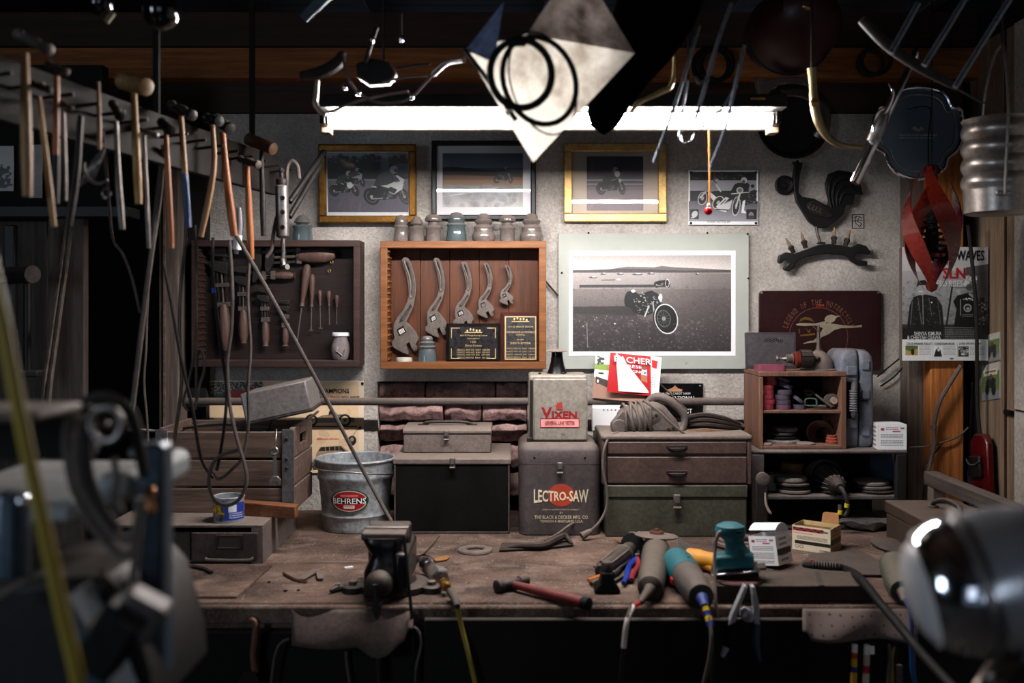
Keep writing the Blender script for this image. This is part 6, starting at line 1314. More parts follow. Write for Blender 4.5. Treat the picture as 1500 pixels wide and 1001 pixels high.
# folded leather scrap with a tool on it
Yl = bench(803)
q = [(731, 808), (735, 797), (752, 797), (790, 797), (818, 784), (824, 774), (834, 787), (840, 800), (812, 803), (770, 806)]
t = T('leather_scrap', 'stiff folded scrap of dark leather lying in front of the saw case', 'leather', V((X(785, Yl), Yl, BT)))
O('sheet', MB().prism([lay(x, y, .003) for x, y in q], (0, 0, .004)), ml, t, .001)
O('upturned_edge', MB().tube([lay(742, 803, .006), lay(765, 800, .012), lay(795, 799, .014), lay(815, 790, .02), lay(828, 786, .02), lay(838, 797, .008)], [.003, .007, .009, .01, .009, .003], 8), ml, t)
S('knife', 'slim dark blade with a handle resting across the leather scrap', 'knife', MB().tube([lay(798, 792, .02), lay(818, 782, .025), lay(832, 772, .03), lay(843, 765, .034)], [.002, .004, .005, .004], 6), M['iron'])
# vise
yv = 2.13; o = V((X(566, yv), yv, BT)); kk = yv/F
t = T('bench_vise', 'heavy dark iron bench vise bolted at the front edge left of centre', 'vise', o)
mvz = mat('polished_dark_iron', (.15, .14, .145), .28, .75, .25, 14, .15, 40, .3)
rings = []
for z_, rx, ry, dx in ((.006, .047, .045, .0), (.03, .047, .046, 0), (.055, .046, .05, 0), (.075, .038, .045, .002), (.092, .034, .04, .003), (.108, .040, .042, -.002), (.122, .046, .04, -.003), (.128, .044, .038, -.003)):
    rings.append([o+V((dx+rx*(abs(math.cos(q))**.6)*(1 if math.cos(q) > 0 else -1), ry*(abs(math.sin(q))**.6)*(1 if math.sin(q) > 0 else -1), z_)) for q in [2*math.pi*j/28 for j in range(28)]])
O('moving_jaw', MB().loft(rings), mvz, t)
O('jaw_plate', MB().box(o.x-.050, o.x+.046, o.y+.012, o.y+.03, BT+.118, BT+.142), M['steel'], t, .002)
O('jaw_top', MB().box(o.x-.050, o.x+.044, o.y-.03, o.y+.0115, BT+.122, BT+.1385), M['iron'], t, .004)
O('fixed_jaw', MB().box(o.x-.046, o.x+.046, o.y+.045, o.y+.085, BT+.01, BT+.141), M['dkiron'], t, .006)
O('slide', MB().box(o.x+.022, o.x+.052, o.y-.05, o.y+.14, BT+.02, BT+.10), mvz, t, .008)
O('base', MB().lathe([(.078, 0), (.08, .004), (.078, .014), (.05, .018), (.045, .03)], o+V((.01, .05, 0)), (0, 0, 1), 32), M['dkiron'], t)
for s in (-1, 1):
    lg = O('bolt_lug', MB().lathe([(.022, 0), (.022, .013), (.018, .016), (0, .016)], o+V((.01+s*.085, .02, 0)), (0, 0, 1), 18), M['dkiron'], t)
    O('bolt', MB().lathe([(.010, .016), (.010, .024), (.008, .025), (0, .025)], o+V((.01+s*.085, .02, 0)), (0, 0, 1), 6), M['iron'], lg)
O('screw_boss', MB().lathe([(.030, 0), (.030, .02), (.026, .035), (.014, .045), (0, .046)], o+V((-.008, -.035, .038)), (0, -1, -.05), 22), M['dkiron'], t)
hx, hy = o.x-.012, o.y-.078
O('handle_bar', MB().cyl((hx, hy, BT+.045), (hx+.008, hy, BT-.185), .0075, None, 12), M['dkiron'], t)
O('handle_ball', MB().ell((hx+.008, hy, BT-.19), .011, .011, .011, 14, 8), M['steel'], t)
# blow gun and yellow hose
a, b = lay(624, 826, .03), lay(645, 846, .026)
t = T('air_tool', 'chrome angled air tool with brass fitting lying right of the vise', 'air tool', a)
O('head', MB().lathe([(.012, -.025), (.017, -.02), (.019, .0), (.019, .02), (.014, .03)], a, (b-a)+V((.0, .0, .0)), 18), M['chrome'], t)
O('nose', MB().tube([a+V((-.02, .02, .004)), a+V((-.03, .04, .008)), a+V((-.034, .065, .012))], [.012, .010, .006], 10), mat('pinkish_hose_nose', (.40, .30, .31), .5), t)
O('hexagon', MB().lathe([(.021, 0), (.021, .03), (.016, .034)], a+(b-a)*.75, (b-a), 6), M['steel'], t)
O('brass_fitting', MB().lathe([(.011, 0), (.011, .008), (.009, .009), (.009, .016), (.011, .017), (.011, .026), (.007, .03)], lay(650, 854, .022), lay(662, 872, .018)-lay(650, 854, .022), 8), M['brass'], t)
O('hose_boot', MB().tube([lay(660, 867, .018), lay(667, 880, .014), lay(670, 889, .010)], [.009, .0085, .006], 10), M['cabledk'], t)
O('hose', MB().tube([lay(669, 888, .010), V((X(676, 2.03), 2.03, .865)), V((X(690, 2.02), 2.02, .79)), V((X(702, 2.02), 2.02, .71)), V((X(708, 2.02), 2.02, .62))], .0052, 9), mat('olive_yellow_hose', (.52, .44, .17), .55), t)
S('yellow_leaf', 'small tan leaf-shaped gasket lying behind the air tool', 'gasket', MB().prism([lay(*p, .003) for p in ((632, 822), (642, 818), (655, 815), (659, 817), (654, 821), (642, 823))], (0, 0, .002)), mat('tan_gasket', (.52, .37, .20), .7))
# odds and ends on the left half
S('brown_twig_clip', 'thin bent copper-brown clip lying on the left of the bench', 'clip', MB().tube([lay(415, 840, .004), lay(426, 846, .004), lay(435, 850, .004), lay(449, 853, .004)], .003, 6), mat('copper_brown', (.34, .22, .17), .5, .4))
t = T('folding_key', 'small dark hinged tool lying open left of the vise', 'tool', lay(455, 842, .004))
O('blade', MB().prism([lay(434, 851, .003), lay(458, 836, .003), lay(471, 836, .003), lay(446, 851, .003)], (0, 0, .004)), M['iron'], t, .001)
O('tab', MB().prism([lay(462, 838, .003), lay(474, 838, .003), lay(474, 850, .003), lay(465, 850, .003)], (0, 0, .004)), M['iron'], t, .001)
pliers('dark slim pliers lying just left of the vise', (484, 866, .007), (494, 862, .007), (536, 851, .009), (534, 860, .008), M['dkiron'], M['dkiron'])
for x, y, s, m, lab in ((511, 832, .02, M['white'], 'small white chip on the bench left of the vise'), (437, 865, .006, M['blk'], 'tiny dark crumb near the joint of the left board'), (418, 866, .007, M['blk'], 'tiny dark crumb left of the other crumb'), (394, 853, .006, M['blk'], 'tiny dark crumb beside the left board edge'), (528, 847, .010, M['steel'], 'small bright nut by the vise')):
    c = lay(x, y, .002); S('chip', lab, 'chip', MB(RT(c, 35)).box(-s/2, s/2, -s/5, s/5, -.0015, .002), m)
S('wire_offcut', 'thin brown wire offcut lying behind the vise', 'wire', MB().tube([lay(612, 818, .003), lay(622, 810, .003), lay(634, 797, .006), lay(643, 786, .012)], .0018, 6), M['darkwood'])
q = MB()
rs = np.random.RandomState(5)
for i in range(420):
    x, y = rs.uniform(-1.05, 1.2), 2.09+.62*rs.rand()**.7; s = rs.uniform(.0008, .0026)
    q.add([(x-s, y, BT), (x+s*.5, y-s, BT), (x+s*.6, y+s, BT), (x, y, BT+s*.9)], [(0, 1, 3), (1, 2, 3), (2, 0, 3)])
o = O('grit', q, mat('pale_grit', (.62, .56, .52), .9, 0, .4, 200), None, 0, 0); o['kind'] = 'stuff'; tag(o, 'pale grit and filings scattered over the dusty bench top', 'grit')
# ---------------------------------------------------------------- right end of the bench
t, a, b, d, ln = roundtool('olive_grinder', 'olive grey grinder with a flat guard lying in front of the brown tool chest', 'grinder', (1309, 826, .03), (1322, 868, .026), [(.02, -.03), (.031, 0), (.033, .25), (.031, .6), (.032, .7), (.024, 1)], mat('olive_green_tool', (.25, .26, .22), .55, .1, .2, 20, .15, 80, .4))
O('guard', MB().lathe([(0, 0), (.040, .002), (.042, .008), (.02, .012), (0, .012)], a+V((0, .03, .03)), (.1, -.2, 1), 26), M['dkiron'], t)
O('cord_boot', MB().lathe([(.012, 0), (.009, .02), (.006, .05)], b, d+V((0, 0, -.1)), 10), M['iron'], t)
e = b+d*.05
O('cord', MB().tube([e, e+V((.004, -.02, -.02)), e+V((.004, -.03, -.08)), e+V((.008, -.03, -.2)), e+V((.008, -.03, -.36))], .0042, 7), mat('blue_cord', (.16, .20, .42), .5), t)
t = T('brown_tool_chest', 'long brown-grey metal tool chest with a curved top handle, behind the headlamp', 'chest', (.985, 2.2, BT))
mch = mat('brown_grey_chest_enamel', (.22, .17, .145), .55, .1, .2, 12, .2, 90, .3, (.20, .145, .12), (.62, .76))
O('body', MB().box(.90, 1.068, 1.98, 2.395, BT, 1.022), mch, t, .003)
O('lid', MB().box(.897, 1.071, 1.977, 2.398, 1.0235, 1.051), mch, t, .003)
hd = O('handle', MB().tube([(.975, 2.31, 1.054), (.978, 2.30, 1.066), (.99, 2.27, 1.074), (.99, 2.21, 1.074), (.985, 2.185, 1.066), (.983, 2.178, 1.054)], [.005, .006, .007, .007, .006, .005], 9), M['dkiron'], t)
for y in (2.31, 2.178): O('handle_foot', MB().lathe([(.012, 0), (.012, .004), (.005, .006)], (.978, y, 1.051), (0, 0, 1), 12), M['iron'], hd)
t = T('wooden_rail', 'weathered grey wooden rail on short posts behind the brown tool chest', 'rail', (1.14, 2.4, BT))
O('top_rail', MB().box(1.10, 1.135, 2.10, 2.66, 1.042, 1.078), wood('dull_grey_rail', (.27, .235, .215), (.18, .155, .14), 'y', 6, .85, .25), t, .003)
for y in (2.61, 2.11): O('post', MB().box(1.103, 1.132, y, y+.035, BT, 1.0415), M['greywood'], t, .003)
# torch lead running down in front of the bench
t = T('torch_lead', 'thick black torch cable with ribbed grip running off the bench to the lower right', 'cable', lay(1200, 828, .012))
a, b = lay(1188, 829, .013), lay(1229, 832, .013)
O('grip', MB().tube([lay(1178, 829, .010), a, b], [.006, .009, .010], 10, 2), M['blk'], t)
for i in range(9): O('ring', MB().tor(a.lerp(b, .08+i*.1), b-a, .0105, .0022, 14, 6), M['dkiron'], t)
O('clip', MB().cb(lay(1190, 824, .02), (.008, .006, .012)), mat('red_clip', (.7, .12, .08), .5), t, .001)
O('cable', MB().tube([b, lay(1246, 838, .012), at(1262, 850, 2.06), at(1290, 885, 1.98), at(1318, 918, 1.90), at(1352, 960, 1.80), at(1400, 1012, 1.66)], [.010, .010, .009, .009, .009, .009, .009], 10), M['blk'], t)
# spring clamp on the bench edge
Yc = 2.025
mzn = mat('bright_zinc_steel', (.66, .66, .68), .38, .35, .15, 24)
t = T('spring_clamp', 'silver spring clamp with black tipped handles clipped on the bench edge', 'clamp', at(1088, 910, Yc))
O('left_arm', MB().poly([(1091, 858), (1096, 861), (1081, 898), (1078, 912), (1068, 917), (1072, 902)], Yc, .02), mzn, t, .002)
O('right_arm', MB().poly([(1101, 860), (1106, 859), (1113, 890), (1113, 916), (1104, 914), (1105, 893)], Yc, .02), mzn, t, .002)
O('hinge_plate', MB().poly([(1088, 897), (1094, 893), (1102, 897), (1106, 905), (1102, 913), (1092, 912), (1087, 906)], Yc-.002, .024), mzn, t, .002)
O('pivot', MB().lathe([(.009, 0), (.009, .003), (.004, .004), (0, .004)], at(1093, 904, Yc-.002), (0, -1, 0), 14), M['steel'], t)
O('left_grip', MB().tube(cpts([(1072, 914, Yc+.01), (1073, 928, Yc+.01), (1069, 941, Yc+.01), (1063, 952, Yc+.01)]), [.010, .011, .010, .007], 10), M['blk'], t)
O('left_tip', MB().tube(cpts([(1064, 948, Yc+.008), (1058, 962, Yc+.008)]), [.008, .005], 8, 1), mzn, t)
O('right_grip', MB().tube(cpts([(1109, 912, Yc+.01), (1107, 930, Yc+.01), (1108, 950, Yc+.01), (1113, 969, Yc+.01)]), [.008, .009, .008, .004], 10), mat('blue_black_grip', (.20, .24, .30), .4), t)
# cloths hanging under the front edge
def cloth(name, lab, cat, top, x0, x1, y1f, Y, m, nx=26, ny=9, holes=False):
    vs = []; fs = []
    for j in range(ny+1):
        for i in range(nx+1):
            u, v = i/nx, j/ny; px = x0+(x1-x0)*u; py = top+(y1f(u)-top)*v
            vs.append(at(px, py, Y-.035*math.sin(v*1.35)+.006*math.sin(u*9+v*2)))
    for j in range(ny):
        for i in range(nx):
            a = j*(nx+1)+i; fs.append((a, a+1, a+nx+2, a+nx+1))
    o = S(name, lab, cat, MB().add(vs, fs), m); q = o.modifiers.new('solid', 'SOLIDIFY'); q.thickness = .002
    return o
mpap = mat('brown_grey_kraft', (.31, .255, .235), .85, 0, .2, 9, .2, 60)
cloth('shop_towel', 'brown-grey paper towel hanging under the bench edge behind the vise handle', 'towel', 893, 427, 605, lambda u: 946+6*math.sin(u*5)+(22 if .55 < u < .9 else 0)*math.sin((u-.55)/.35*math.pi)-(18 if u > .93 else 0), 2.052, mpap)
def perf():
    m, nt, b = nodes('perforated_suede'); tc = N(nt, 'ShaderNodeTexCoord'); mp = N(nt, 'ShaderNodeMapping'); mp.inputs['Scale'].default_value = (48, 0, 60)
    L(nt, tc.outputs['Object'], mp.inputs[0]); v = N(nt, 'ShaderNodeTexVoronoi'); v.inputs['Randomness'].default_value = .12; v.inputs['Scale'].default_value = 1; L(nt, mp.outputs[0], v.inputs['Vector'])
    L(nt, mixc(nt, rng(nt, v.outputs['Distance'], .10, .16), (.01, .008, .008), lin((.37, .315, .295))), b.inputs['Base Color']); b.inputs['Roughness'].default_value = .9
    return m
cloth('perforated_cloth', 'brown suede cloth with rows of small holes hanging under the right of the bench edge', 'cloth', 892, 1176, 1345, lambda u: 936+7*u+5*math.sin(u*7)-(10 if u < .06 else 0), 2.03, perf())
# things hanging in the dark below the edge
def hang(name, lab, cat, parts, grp=None):
    pts = [p for _, pp, _, _ in parts for p in pp]; t = T(name, lab, cat, at(parts[0][1][0][0], parts[0][1][0][1], parts[0][1][0][2]), grp)
    for nm, pp, r, m in parts: O(nm, MB().tube(cpts(pp), r, 8), m, t)
    return t
Yh = 2.0; mwt = mat('white_band', (.85, .83, .8), .5)
def banded(lab, x, y0, cols, w_):
    t = T('taped_rod', lab, 'rod', at(x, y0, Yh)); y = y0
    for c, h in cols: O('band', MB().cyl(at(x-(y-y0)*.03, y, Yh), at(x-(y+h-y0)*.03, y+h-.3, Yh), .0062 if h > 12 else .0058, None, 10), mat('tape_band', c, .5, 0, .15, 60), t); y += h
banded('rod with white, red, yellow and blue tape hanging below the perforated cloth', 1252, 944, [((.85, .83, .8), 12), ((.75, .2, .08), 9), ((.8, .62, .05), 12), ((.08, .16, .42), 8), ((.72, .56, .06), 16), ((.7, .3, .08), 30)], 6)
banded('rod with white tape and one red band hanging right of the yellow taped rod', 1270, 945, [((.85, .83, .8), 14), ((.66, .62, .56), 16), ((.66, .1, .14), 11), ((.7, .66, .6), 50)], 6)
hang('hanging_pliers', 'dark pliers with blue steel hanging right of the white taped rod', 'pliers', [('handle', [(1302, 944, Yh), (1304, 968, Yh), (1300, 1010, Yh)], [.003, .005, .004], M['iron']), ('handle', [(1310, 948, Yh), (1306, 970, Yh), (1308, 1010, Yh)], [.002, .004, .004], mat('yellow_rust', (.5, .4, .1), .5))])
hang('blue_cable', 'blue cord hanging under the perforated cloth by the lamp', 'cord', [('cord', [(1331, 928, 1.98), (1335, 950, 1.98), (1337, 985, 1.98), (1344, 1012, 1.98)], .005, mat('blue_cord_b', (.08, .25, .42), .4))])
S('grey_peg', 'short grey threaded peg hanging in the dark right of the pliers', 'peg', MB().cyl(at(1318, 975, Yh), at(1318, 1012, Yh), .006, None, 10), M['iron'])
S('white_tab', 'small white tab beside the white taped rod', 'tab', MB().pbox(1273, 947, 1281, 959, Yh-.002, Yh), M['white'])
t = T('bench_brush', 'wooden handled bench brush hanging in the dark under the left of the bench', 'brush', at(370, 985, 2.05))
O('handle', MB().tube(cpts([(366, 912, 2.05), (369, 908, 2.05), (375, 914, 2.05), (374, 935, 2.05), (371, 960, 2.05), (374, 985, 2.05)]), [.004, .006, .007, .008, .007, .008], 9), wood('brush_wood', (.42, .29, .22), (.3, .2, .15), 'z', 8, .5), t)
O('bristles', MB().loft([[at(365+s*w_, y, 2.05+dy) for s, dy in ((-1, -.012), (1, -.012), (1, .012), (-1, .012))] for y, w_ in ((984, 8), (994, 14), (1020, 18))]), mat('dark_bristles', (.13, .11, .10), .9, 0, .4, 90, .4, 120), t, .002)
for lab, pp, r in (('grey cord looping under the bench left of the paper towel', [(424, 936, 2.05), (410, 944, 2.05), (402, 965, 2.05), (396, 1012, 2.05)], .003), ('grey cord falling below the paper towel', [(507, 954, 2.06), (508, 972, 2.06), (514, 1012, 2.06)], .003), ('grey cord bulging right of the vise handle', [(603, 918, 2.03), (613, 925, 2.03), (617, 945, 2.03), (609, 980, 2.03), (607, 1012, 2.03)], .0028),
                   ('thin dark cord falling behind the perforated cloth', [(1207, 940, 2.05), (1214, 960, 2.05), (1217, 980, 2.05), (1208, 1012, 2.05)], .0028), ('thin cord curving in the dark left of the taped rods', [(1146, 972, 2.05), (1156, 990, 2.05), (1170, 1012, 2.05)], .0022)):
    wire(lab, pp, r, M['cable'], None, 'cord', 'loose_cable')
S('vise_strap', 'long dark cable falling past the right side of the vise', 'cable', MB().tube(cpts([(592, 786, 2.06), (596, 830, 2.045), (601, 880, 2.035), (604, 920, 2.03), (606, 1012, 2.03)]), .0035, 7), M['blk'])
# right wall: postcards, red lamp, cables down the post
def wallpt(px, py): Y = XR*F/(px-750); return V((XR-.004, Y, Z(py, Y)))
for lab, (xa, ya, xb, yb), seed in (('small postcard of a motorcycle pinned high on the right wall', (1444, 492, 1466, 532), 1), ('postcard of a motorcycle on grass below the other postcard on the right wall', (1440, 536, 1466, 588), 2)):
    t = T('postcard', lab, 'postcard', wallpt((xa+xb)/2, yb), 'postcards on the right wall')
    pc = Pic(50, 80, (.5, .48, .46)); pc.rect(0, 0, 50, 18, (.66, .64, .6)).rect(0, 18, 50, 60, (.34, .42, .2)).rect(0, 60, 50, 80, (.45, .45, .45))
    if seed == 2: pc.rect(6, 12, 44, 26, (.75, .7, .62)).lines(10, 16, 40, 1, 8, (.15, .1, .1))
    pc.ell(16, 56, 6, 12, G(.08)).ell(34, 58, 6, 13, G(.08)).poly([(12, 40), (24, 28), (40, 36), (38, 54), (20, 54)], (.12, .1, .11)).ell(26, 30, 5, 7, (.3, .2, .18)).grain(.04)
    a, b, e = wallpt(xa, ya), wallpt(xb, ya-6), wallpt(xa, yb); pc.obj('print', M['print'], t, a, b-a, e-a)
    O('card', MB().prism([a+V((.001, 0, 0)), b+V((.001, 0, 0)), b+e-a+V((.001, 0, 0)), e+V((.001, 0, 0))], (.002, 0, 0)), M['white'], t)
t = T('red_light_unit', 'tall red plastic lamp unit with a dark lens hanging on the right wall', 'lamp', wallpt(1450, 742)-V((.04, 0, 0)))
mrd = mat('glossy_red_plastic', (.30, .018, .03), .25, 0, .2, 10, 0, 0, .15)
f = lambda px, py, dx=0: wallpt(px, py)-V((.012+dx, 0, 0))
O('body', MB().prism([f(1436, 742), f(1434, 690), f(1439, 645), f(1446, 635), f(1458, 636), f(1464, 650), f(1466, 700), f(1468, 742)], (-.022, 0, 0)), mrd, t, .006)
O('dark_lens', MB().prism([f(1442, 700, .023), f(1443, 668, .023), f(1459, 668, .023), f(1461, 700, .023)], (-.012, 0, 0)), M['black'], t, .004)
O('lower_slot', MB().prism([f(1446, 745, .023), f(1446, 712, .023), f(1456, 712, .023), f(1457, 745, .023)], (-.003, 0, 0)), M['blk'], t, .001)
O('wire_loop', MB().tube([f(1441, 672, .036), f(1446, 680, .038), f(1455, 681, .038), f(1461, 676, .036)], .0022, 6), M['steel'], t)
for lab, pp, r, m in (('thick grey cable curving down across the amber post', [(1408, 536, 2.90), (1394, 558, 2.90), (1376, 590, 2.90), (1388-20, 625, 2.91), (1389-20, 650, 2.91), (1384-20, 672, 2.91), (1355, 720, 2.90), (1352, 775, 2.9)], .0062, M['cable']),
                      ('dark cable hanging in front of the event poster down past its edge', [(1418, 330, 2.88), (1424, 385, 2.88), (1430, 460, 2.885), (1431, 530, 2.89), (1432, 600, 2.9), (1437, 660, 2.9), (1434, 740, 2.9)], .0055, M['cabledk']),
                      ('thin dark cable falling behind the amber post in the gap', [(1424, 560, 2.96), (1421, 620, 2.96), (1416, 690, 2.96)], .004, M['cabledk']),
                      ('thin reddish wire crossing the amber post', [(1332, 656, 2.925), (1360, 654, 2.92), (1385, 647, 2.915), (1403, 640, 2.92), (1418, 627, 2.94)], .0028, M['cable']),
                      ('thin dark branch wire below the reddish wire on the amber post', [(1357, 680, 2.925), (1371, 662, 2.92), (1382, 649, 2.915)], .0024, M['cabledk'])):
    wire(lab, pp, r, m, None, 'cable', 'post_cable')
S('cable_band', 'small pale band tied round the thick grey cable on the amber post', 'band', MB().cyl(at(1387-20, 623, 2.91), at(1388-20, 628, 2.91), .009, None, 10), M['cable'])
# ---------------------------------------------------------------- hammer rack on the left
def YB_(px): return -1.037/((px-750)/F-.178)
def XB_(Y): return -.77+(Y-1.5)*.178
t = T('hammer_rack', 'long dusty board hung from the ceiling that carries the row of hammers', 'rack', (XB_(2.0)-.03, 2.0, ZC+.30))
ra, rb = V((XB_(1.3)-.035, 1.3, 0)), V((XB_(2.60)-.035, 2.60, 0))
O('board', MB().prism([ra+V((0, 0, ZC+.292)), rb+V((0, 0, ZC+.292)), rb+V((0, 0, ZC+.392)), ra+V((0, 0, ZC+.392))], (-.02, 0, 0)), wood('dim_rack_board', (.11, .088, .078), (.075, .06, .052), 'y', 6, .85, .3), t, .002)
for y in (1.5, 2.05, 2.5): O('hanger_strap', MB().box(XB_(y)-.068, XB_(y)-.056, y, y+.012, ZC+.31, 2.46), M['under'], t)
for i in range(16):
    y = 1.42+i*.075; O('peg', MB().cyl((XB_(y)-.035, y, ZC+.345), (XB_(y)+.02, y, ZC+.352), .0035, None, 7), M['dkiron'], t)
hw = {'w': wood('worn_ash_handle', (.60, .46, .32), (.46, .33, .22), 'z', 9, .5), 'o': wood('orange_hickory_handle', (.62, .38, .22), (.47, .26, .14), 'z', 9, .45), 'g': mat('grey_tool_handle', (.42, .39, .37), .45, .3, .2, 30), 'd': M['dkiron'], 'y': wood('yellow_wood_handle', (.64, .50, .30), (.5, .36, .2), 'z', 9, .5)}
def hammer(lab, top, bot, wpx, head, kind='w', hm='dkiron', mid=None, cat='hammer', low=None, cross=0):
    Y = YB_(top[0])-.03; k = Y/F; a, b = at(*top, Y), at(*bot, Y)
    t = T('hammer' if cat == 'hammer' else cat.replace(' ', '_'), lab, cat, at((top[0]+bot[0])/2, bot[1], Y), 'tools on the hammer rack')
    pts = [a]+([at(*mid, Y)] if mid else [a.lerp(b, .4)])+[b]; r = wpx*k/2
    if low:
        c = a.lerp(b, low[0]); O('handle', MB().tube([a, a.lerp(c, .5), c], [r*.85, r*.9, r], 9), hw[kind], t); O('grip', MB().tube([c, c.lerp(b, .5), b], [r*1.1, r*1.15, r*1.1], 9), low[1], t)
    else: O('handle', MB().tube(pts, [r*.8, r*.85, r*1.02, r*1.12, r*.95], 9), hw[kind], t)
    if head:
        (hx0, hy0), (hx1, hy1), hr = head
        p, q = at(hx0, hy0, Y+.02), at(hx1, hy1, Y-.02); d = q-p; n = d.length; hr *= k; c = hm if not isinstance(hm, str) else M[hm]
        if cross: O('head', MB().lathe([(hr*.5, 0), (hr, n*.04), (hr, n*.96), (hr*.5, n)], p, d, 18), c, t)
        else: O('head', MB().lathe([(hr*.2, 0), (hr*.9, n*.06), (hr, n*.14), (hr*.6, n*.26), (hr*.9, n*.38), (hr, n*.6), (hr*.65, n*.72), (hr, n*.84), (hr, n*.97), (hr*.3, n)], p, d, 14), c, t)
    return t
bg = mat('blue_grip_sleeve', (.16, .24, .38), .5, 0, .2, 30)
dg = mat('dark_grip_sleeve', (.10, .09, .10), .6)
hammer('largest hammer with a thick handle at the far left of the rack', (36, 78), (40, 288), 15, ((22, 48), (74, 74), 9), 'w', 'iron')
hammer('slim pale handled hammer leaning beside the largest one', (57, 142), (79, 332), 8, ((46, 122), (72, 132), 6), 'y')
hammer('orange handled hammer with a dark grip, third from the left', (83, 112), (81, 298), 10, ((68, 92), (98, 106), 6), 'o', 'iron', None, 'hammer', (.62, dg))
hammer('slim grey handled hammer, fourth from the left', (93, 165), (95, 294), 7, ((86, 148), (104, 158), 5), 'g', 'iron')
hammer('short stick with pale lower half on the rack', (144, 120), (146, 219), 6, None, 'w', None, None, 'stick')
hammer('silvery handled tool right of the wire coil on the rack', (170, 178), (179, 336), 9, ((164, 150), (176, 172), 7), 'g', 'dkiron', (173, 260))
hammer('wooden mallet with a fat pale head and long pale handle', (196, 135), (203, 299), 11, ((178, 118), (216, 128), 13), 'y', wood('pale_mallet_wood', (.52, .40, .26), (.36, .26, .16), 'y', 6, .6), None, 'mallet', None, 1)
hammer('slim silver handled hammer right of the pale mallet', (211, 197), (218, 364), 6, ((204, 190), (230, 199), 4.5), 'g', 'steel')
hammer('brown handled hammer left of the blue gripped one', (243, 193), (251, 364), 8.5, ((236, 178), (250, 192), 8), 'o', 'black')
hammer('hammer with a pale handle and long blue grip', (265, 170), (276, 333), 9, ((247, 152), (284, 170), 8), 'w', 'dkiron', None, 'hammer', (.52, bg))
hammer('curved hatchet handle bending to the left at its foot', (311, 180), (294, 347), 8.5, ((300, 172), (322, 178), 8), 'w', 'black', (313, 250), 'hatchet')
hammer('thick orange brown handled hammer in the middle right of the rack', (326, 194), (343, 346), 11, ((314, 172), (338, 190), 9), 'o', 'dkiron', (333, 268))
hammer('orange handled hammer with a pale grey head near the right end of the rack', (362, 243), (368, 380), 9.5, ((349, 232), (380, 242), 6), 'o', 'iron')
hammer('dark iron rod with a bulging foot near the right end of the rack', (383, 224), (386, 346), 8, None, 'd', None, None, 'rod')
hammer('brown turned wooden mallet head lying at the right end of the rack', (383, 212), (384, 228), 6, ((362, 203), (402, 219), 9), 'd', wood('dark_mallet_wood', (.36, .25, .16), (.24, .16, .10), 'x', 8, .5), None, 'mallet', None, 1)
hammer('dark slim tool hanging behind the wire coil', (118, 170), (100, 330), 11, None, 'd', None, (112, 250), 'bar')
# grease gun
Yg = 2.42
t = T('grease_gun', 'silver grease gun with three round dimples hanging at the right end of the rack', 'grease gun', at(414, 395, Yg))
k = Yg/F; o = at(414, 346, Yg)
O('barrel', MB().lathe([(6*k, -3*k), (9.3*k, 0), (9.5*k, 4*k), (9.3*k, 70*k), (9.5*k, 73*k), (6*k, 75*k)], o, (-.02, 0, 1), 20), M['steel'], t)
O('cap', MB().lathe([(4*k, 73*k), (8*k, 76*k), (8*k, 83*k), (3*k, 85*k), (3*k, 94*k), (5*k, 95*k), (2*k, 100*k)], o, (-.02, 0, 1), 14), M['dkiron'], t)
O('nozzle', MB().tube(cpts([(414, 348, Yg), (415, 372, Yg), (413.5, 380, Yg), (416, 390, Yg), (421, 391, Yg-.01)]), [.0055, .005, .006, .007, .007], 9), M['steel'], t)
for y in (290, 311, 333): O('dimple', MB().lathe([(3.6*k, 0), (3.6*k, .002), (2.2*k, .0025), (2.2*k, .001), (0, .001)], at(414, y, Yg-9.3*k), (0, -1, 0), 14), M['dkiron'], t)
O('hose', MB().tube(cpts([(405, 318, Yg), (400, 345, Yg), (398, 365, Yg), (390, 377, Yg)]), .0045, 8), M['cable'], t)
for lab, pp in (('upper of two grey pipes leaning between the rack and the gilded frame', [(424, 296, 2.5), (475, 222, 2.62)]), ('lower of two grey pipes leaning between the rack and the gilded frame', [(424, 318, 2.5), (470, 240, 2.62)])):
    S('leaning_pipe', lab, 'pipe', MB().tube(cpts(pp), .0075, 10, 1), mat('dull_grey_pipe', (.22, .21, .21), .4, .8, .2, 20))
S('hook_pair', 'grey iron hook hanging beside the grease gun', 'hook', MB().tube(cpts([(420, 272, 2.52), (421, 245, 2.52), (428, 236, 2.52), (436, 244, 2.52), (438, 262, 2.52)]), .005, 8), M['iron'])
t = T('spray_bottle_tag', 'small white labelled tube hanging under the thick orange brown hammer', 'tube', at(348, 372, 2.3))
O('tube', MB().tube(cpts([(350, 305, 2.3), (351, 330, 2.3), (348, 352, 2.3), (346, 372, 2.3)]), [.006, .009, .010, .005], 9), mat('clear_grey_tube', (.52, .50, .52), .3), t)
O('label', MB().tube(cpts([(349, 345, 2.298), (347, 366, 2.298)]), .0102, 10, 1), M['white'], t)
q = MB()
for i in range(5): q.tube(cpts([(118+i*5, 272-i*3, 1.75), (128+i*5, 250-i*4, 1.74), (142+i*3, 228-i*3, 1.75)]), .0022, 6)
S('wire_bundle', 'bundle of thin bright wires hanging behind the short stick on the rack', 'wires', q, M['steel'])
S('black_hook_tool', 'black curved wire hook hanging left of the silvery handled tool', 'hook', MB().tube(cpts([(123, 238, 1.72), (124, 252, 1.72), (133, 265, 1.72), (146, 269, 1.72), (158, 264, 1.72)]), .003, 7), M['iron'])
S('bright_ring', 'small bright square buckle hanging left of the silvery handled tool', 'buckle', MB().tor(at(155, 283, 1.8), (.2, 1, 0), .009, .003, 14, 6), M['chrome'])
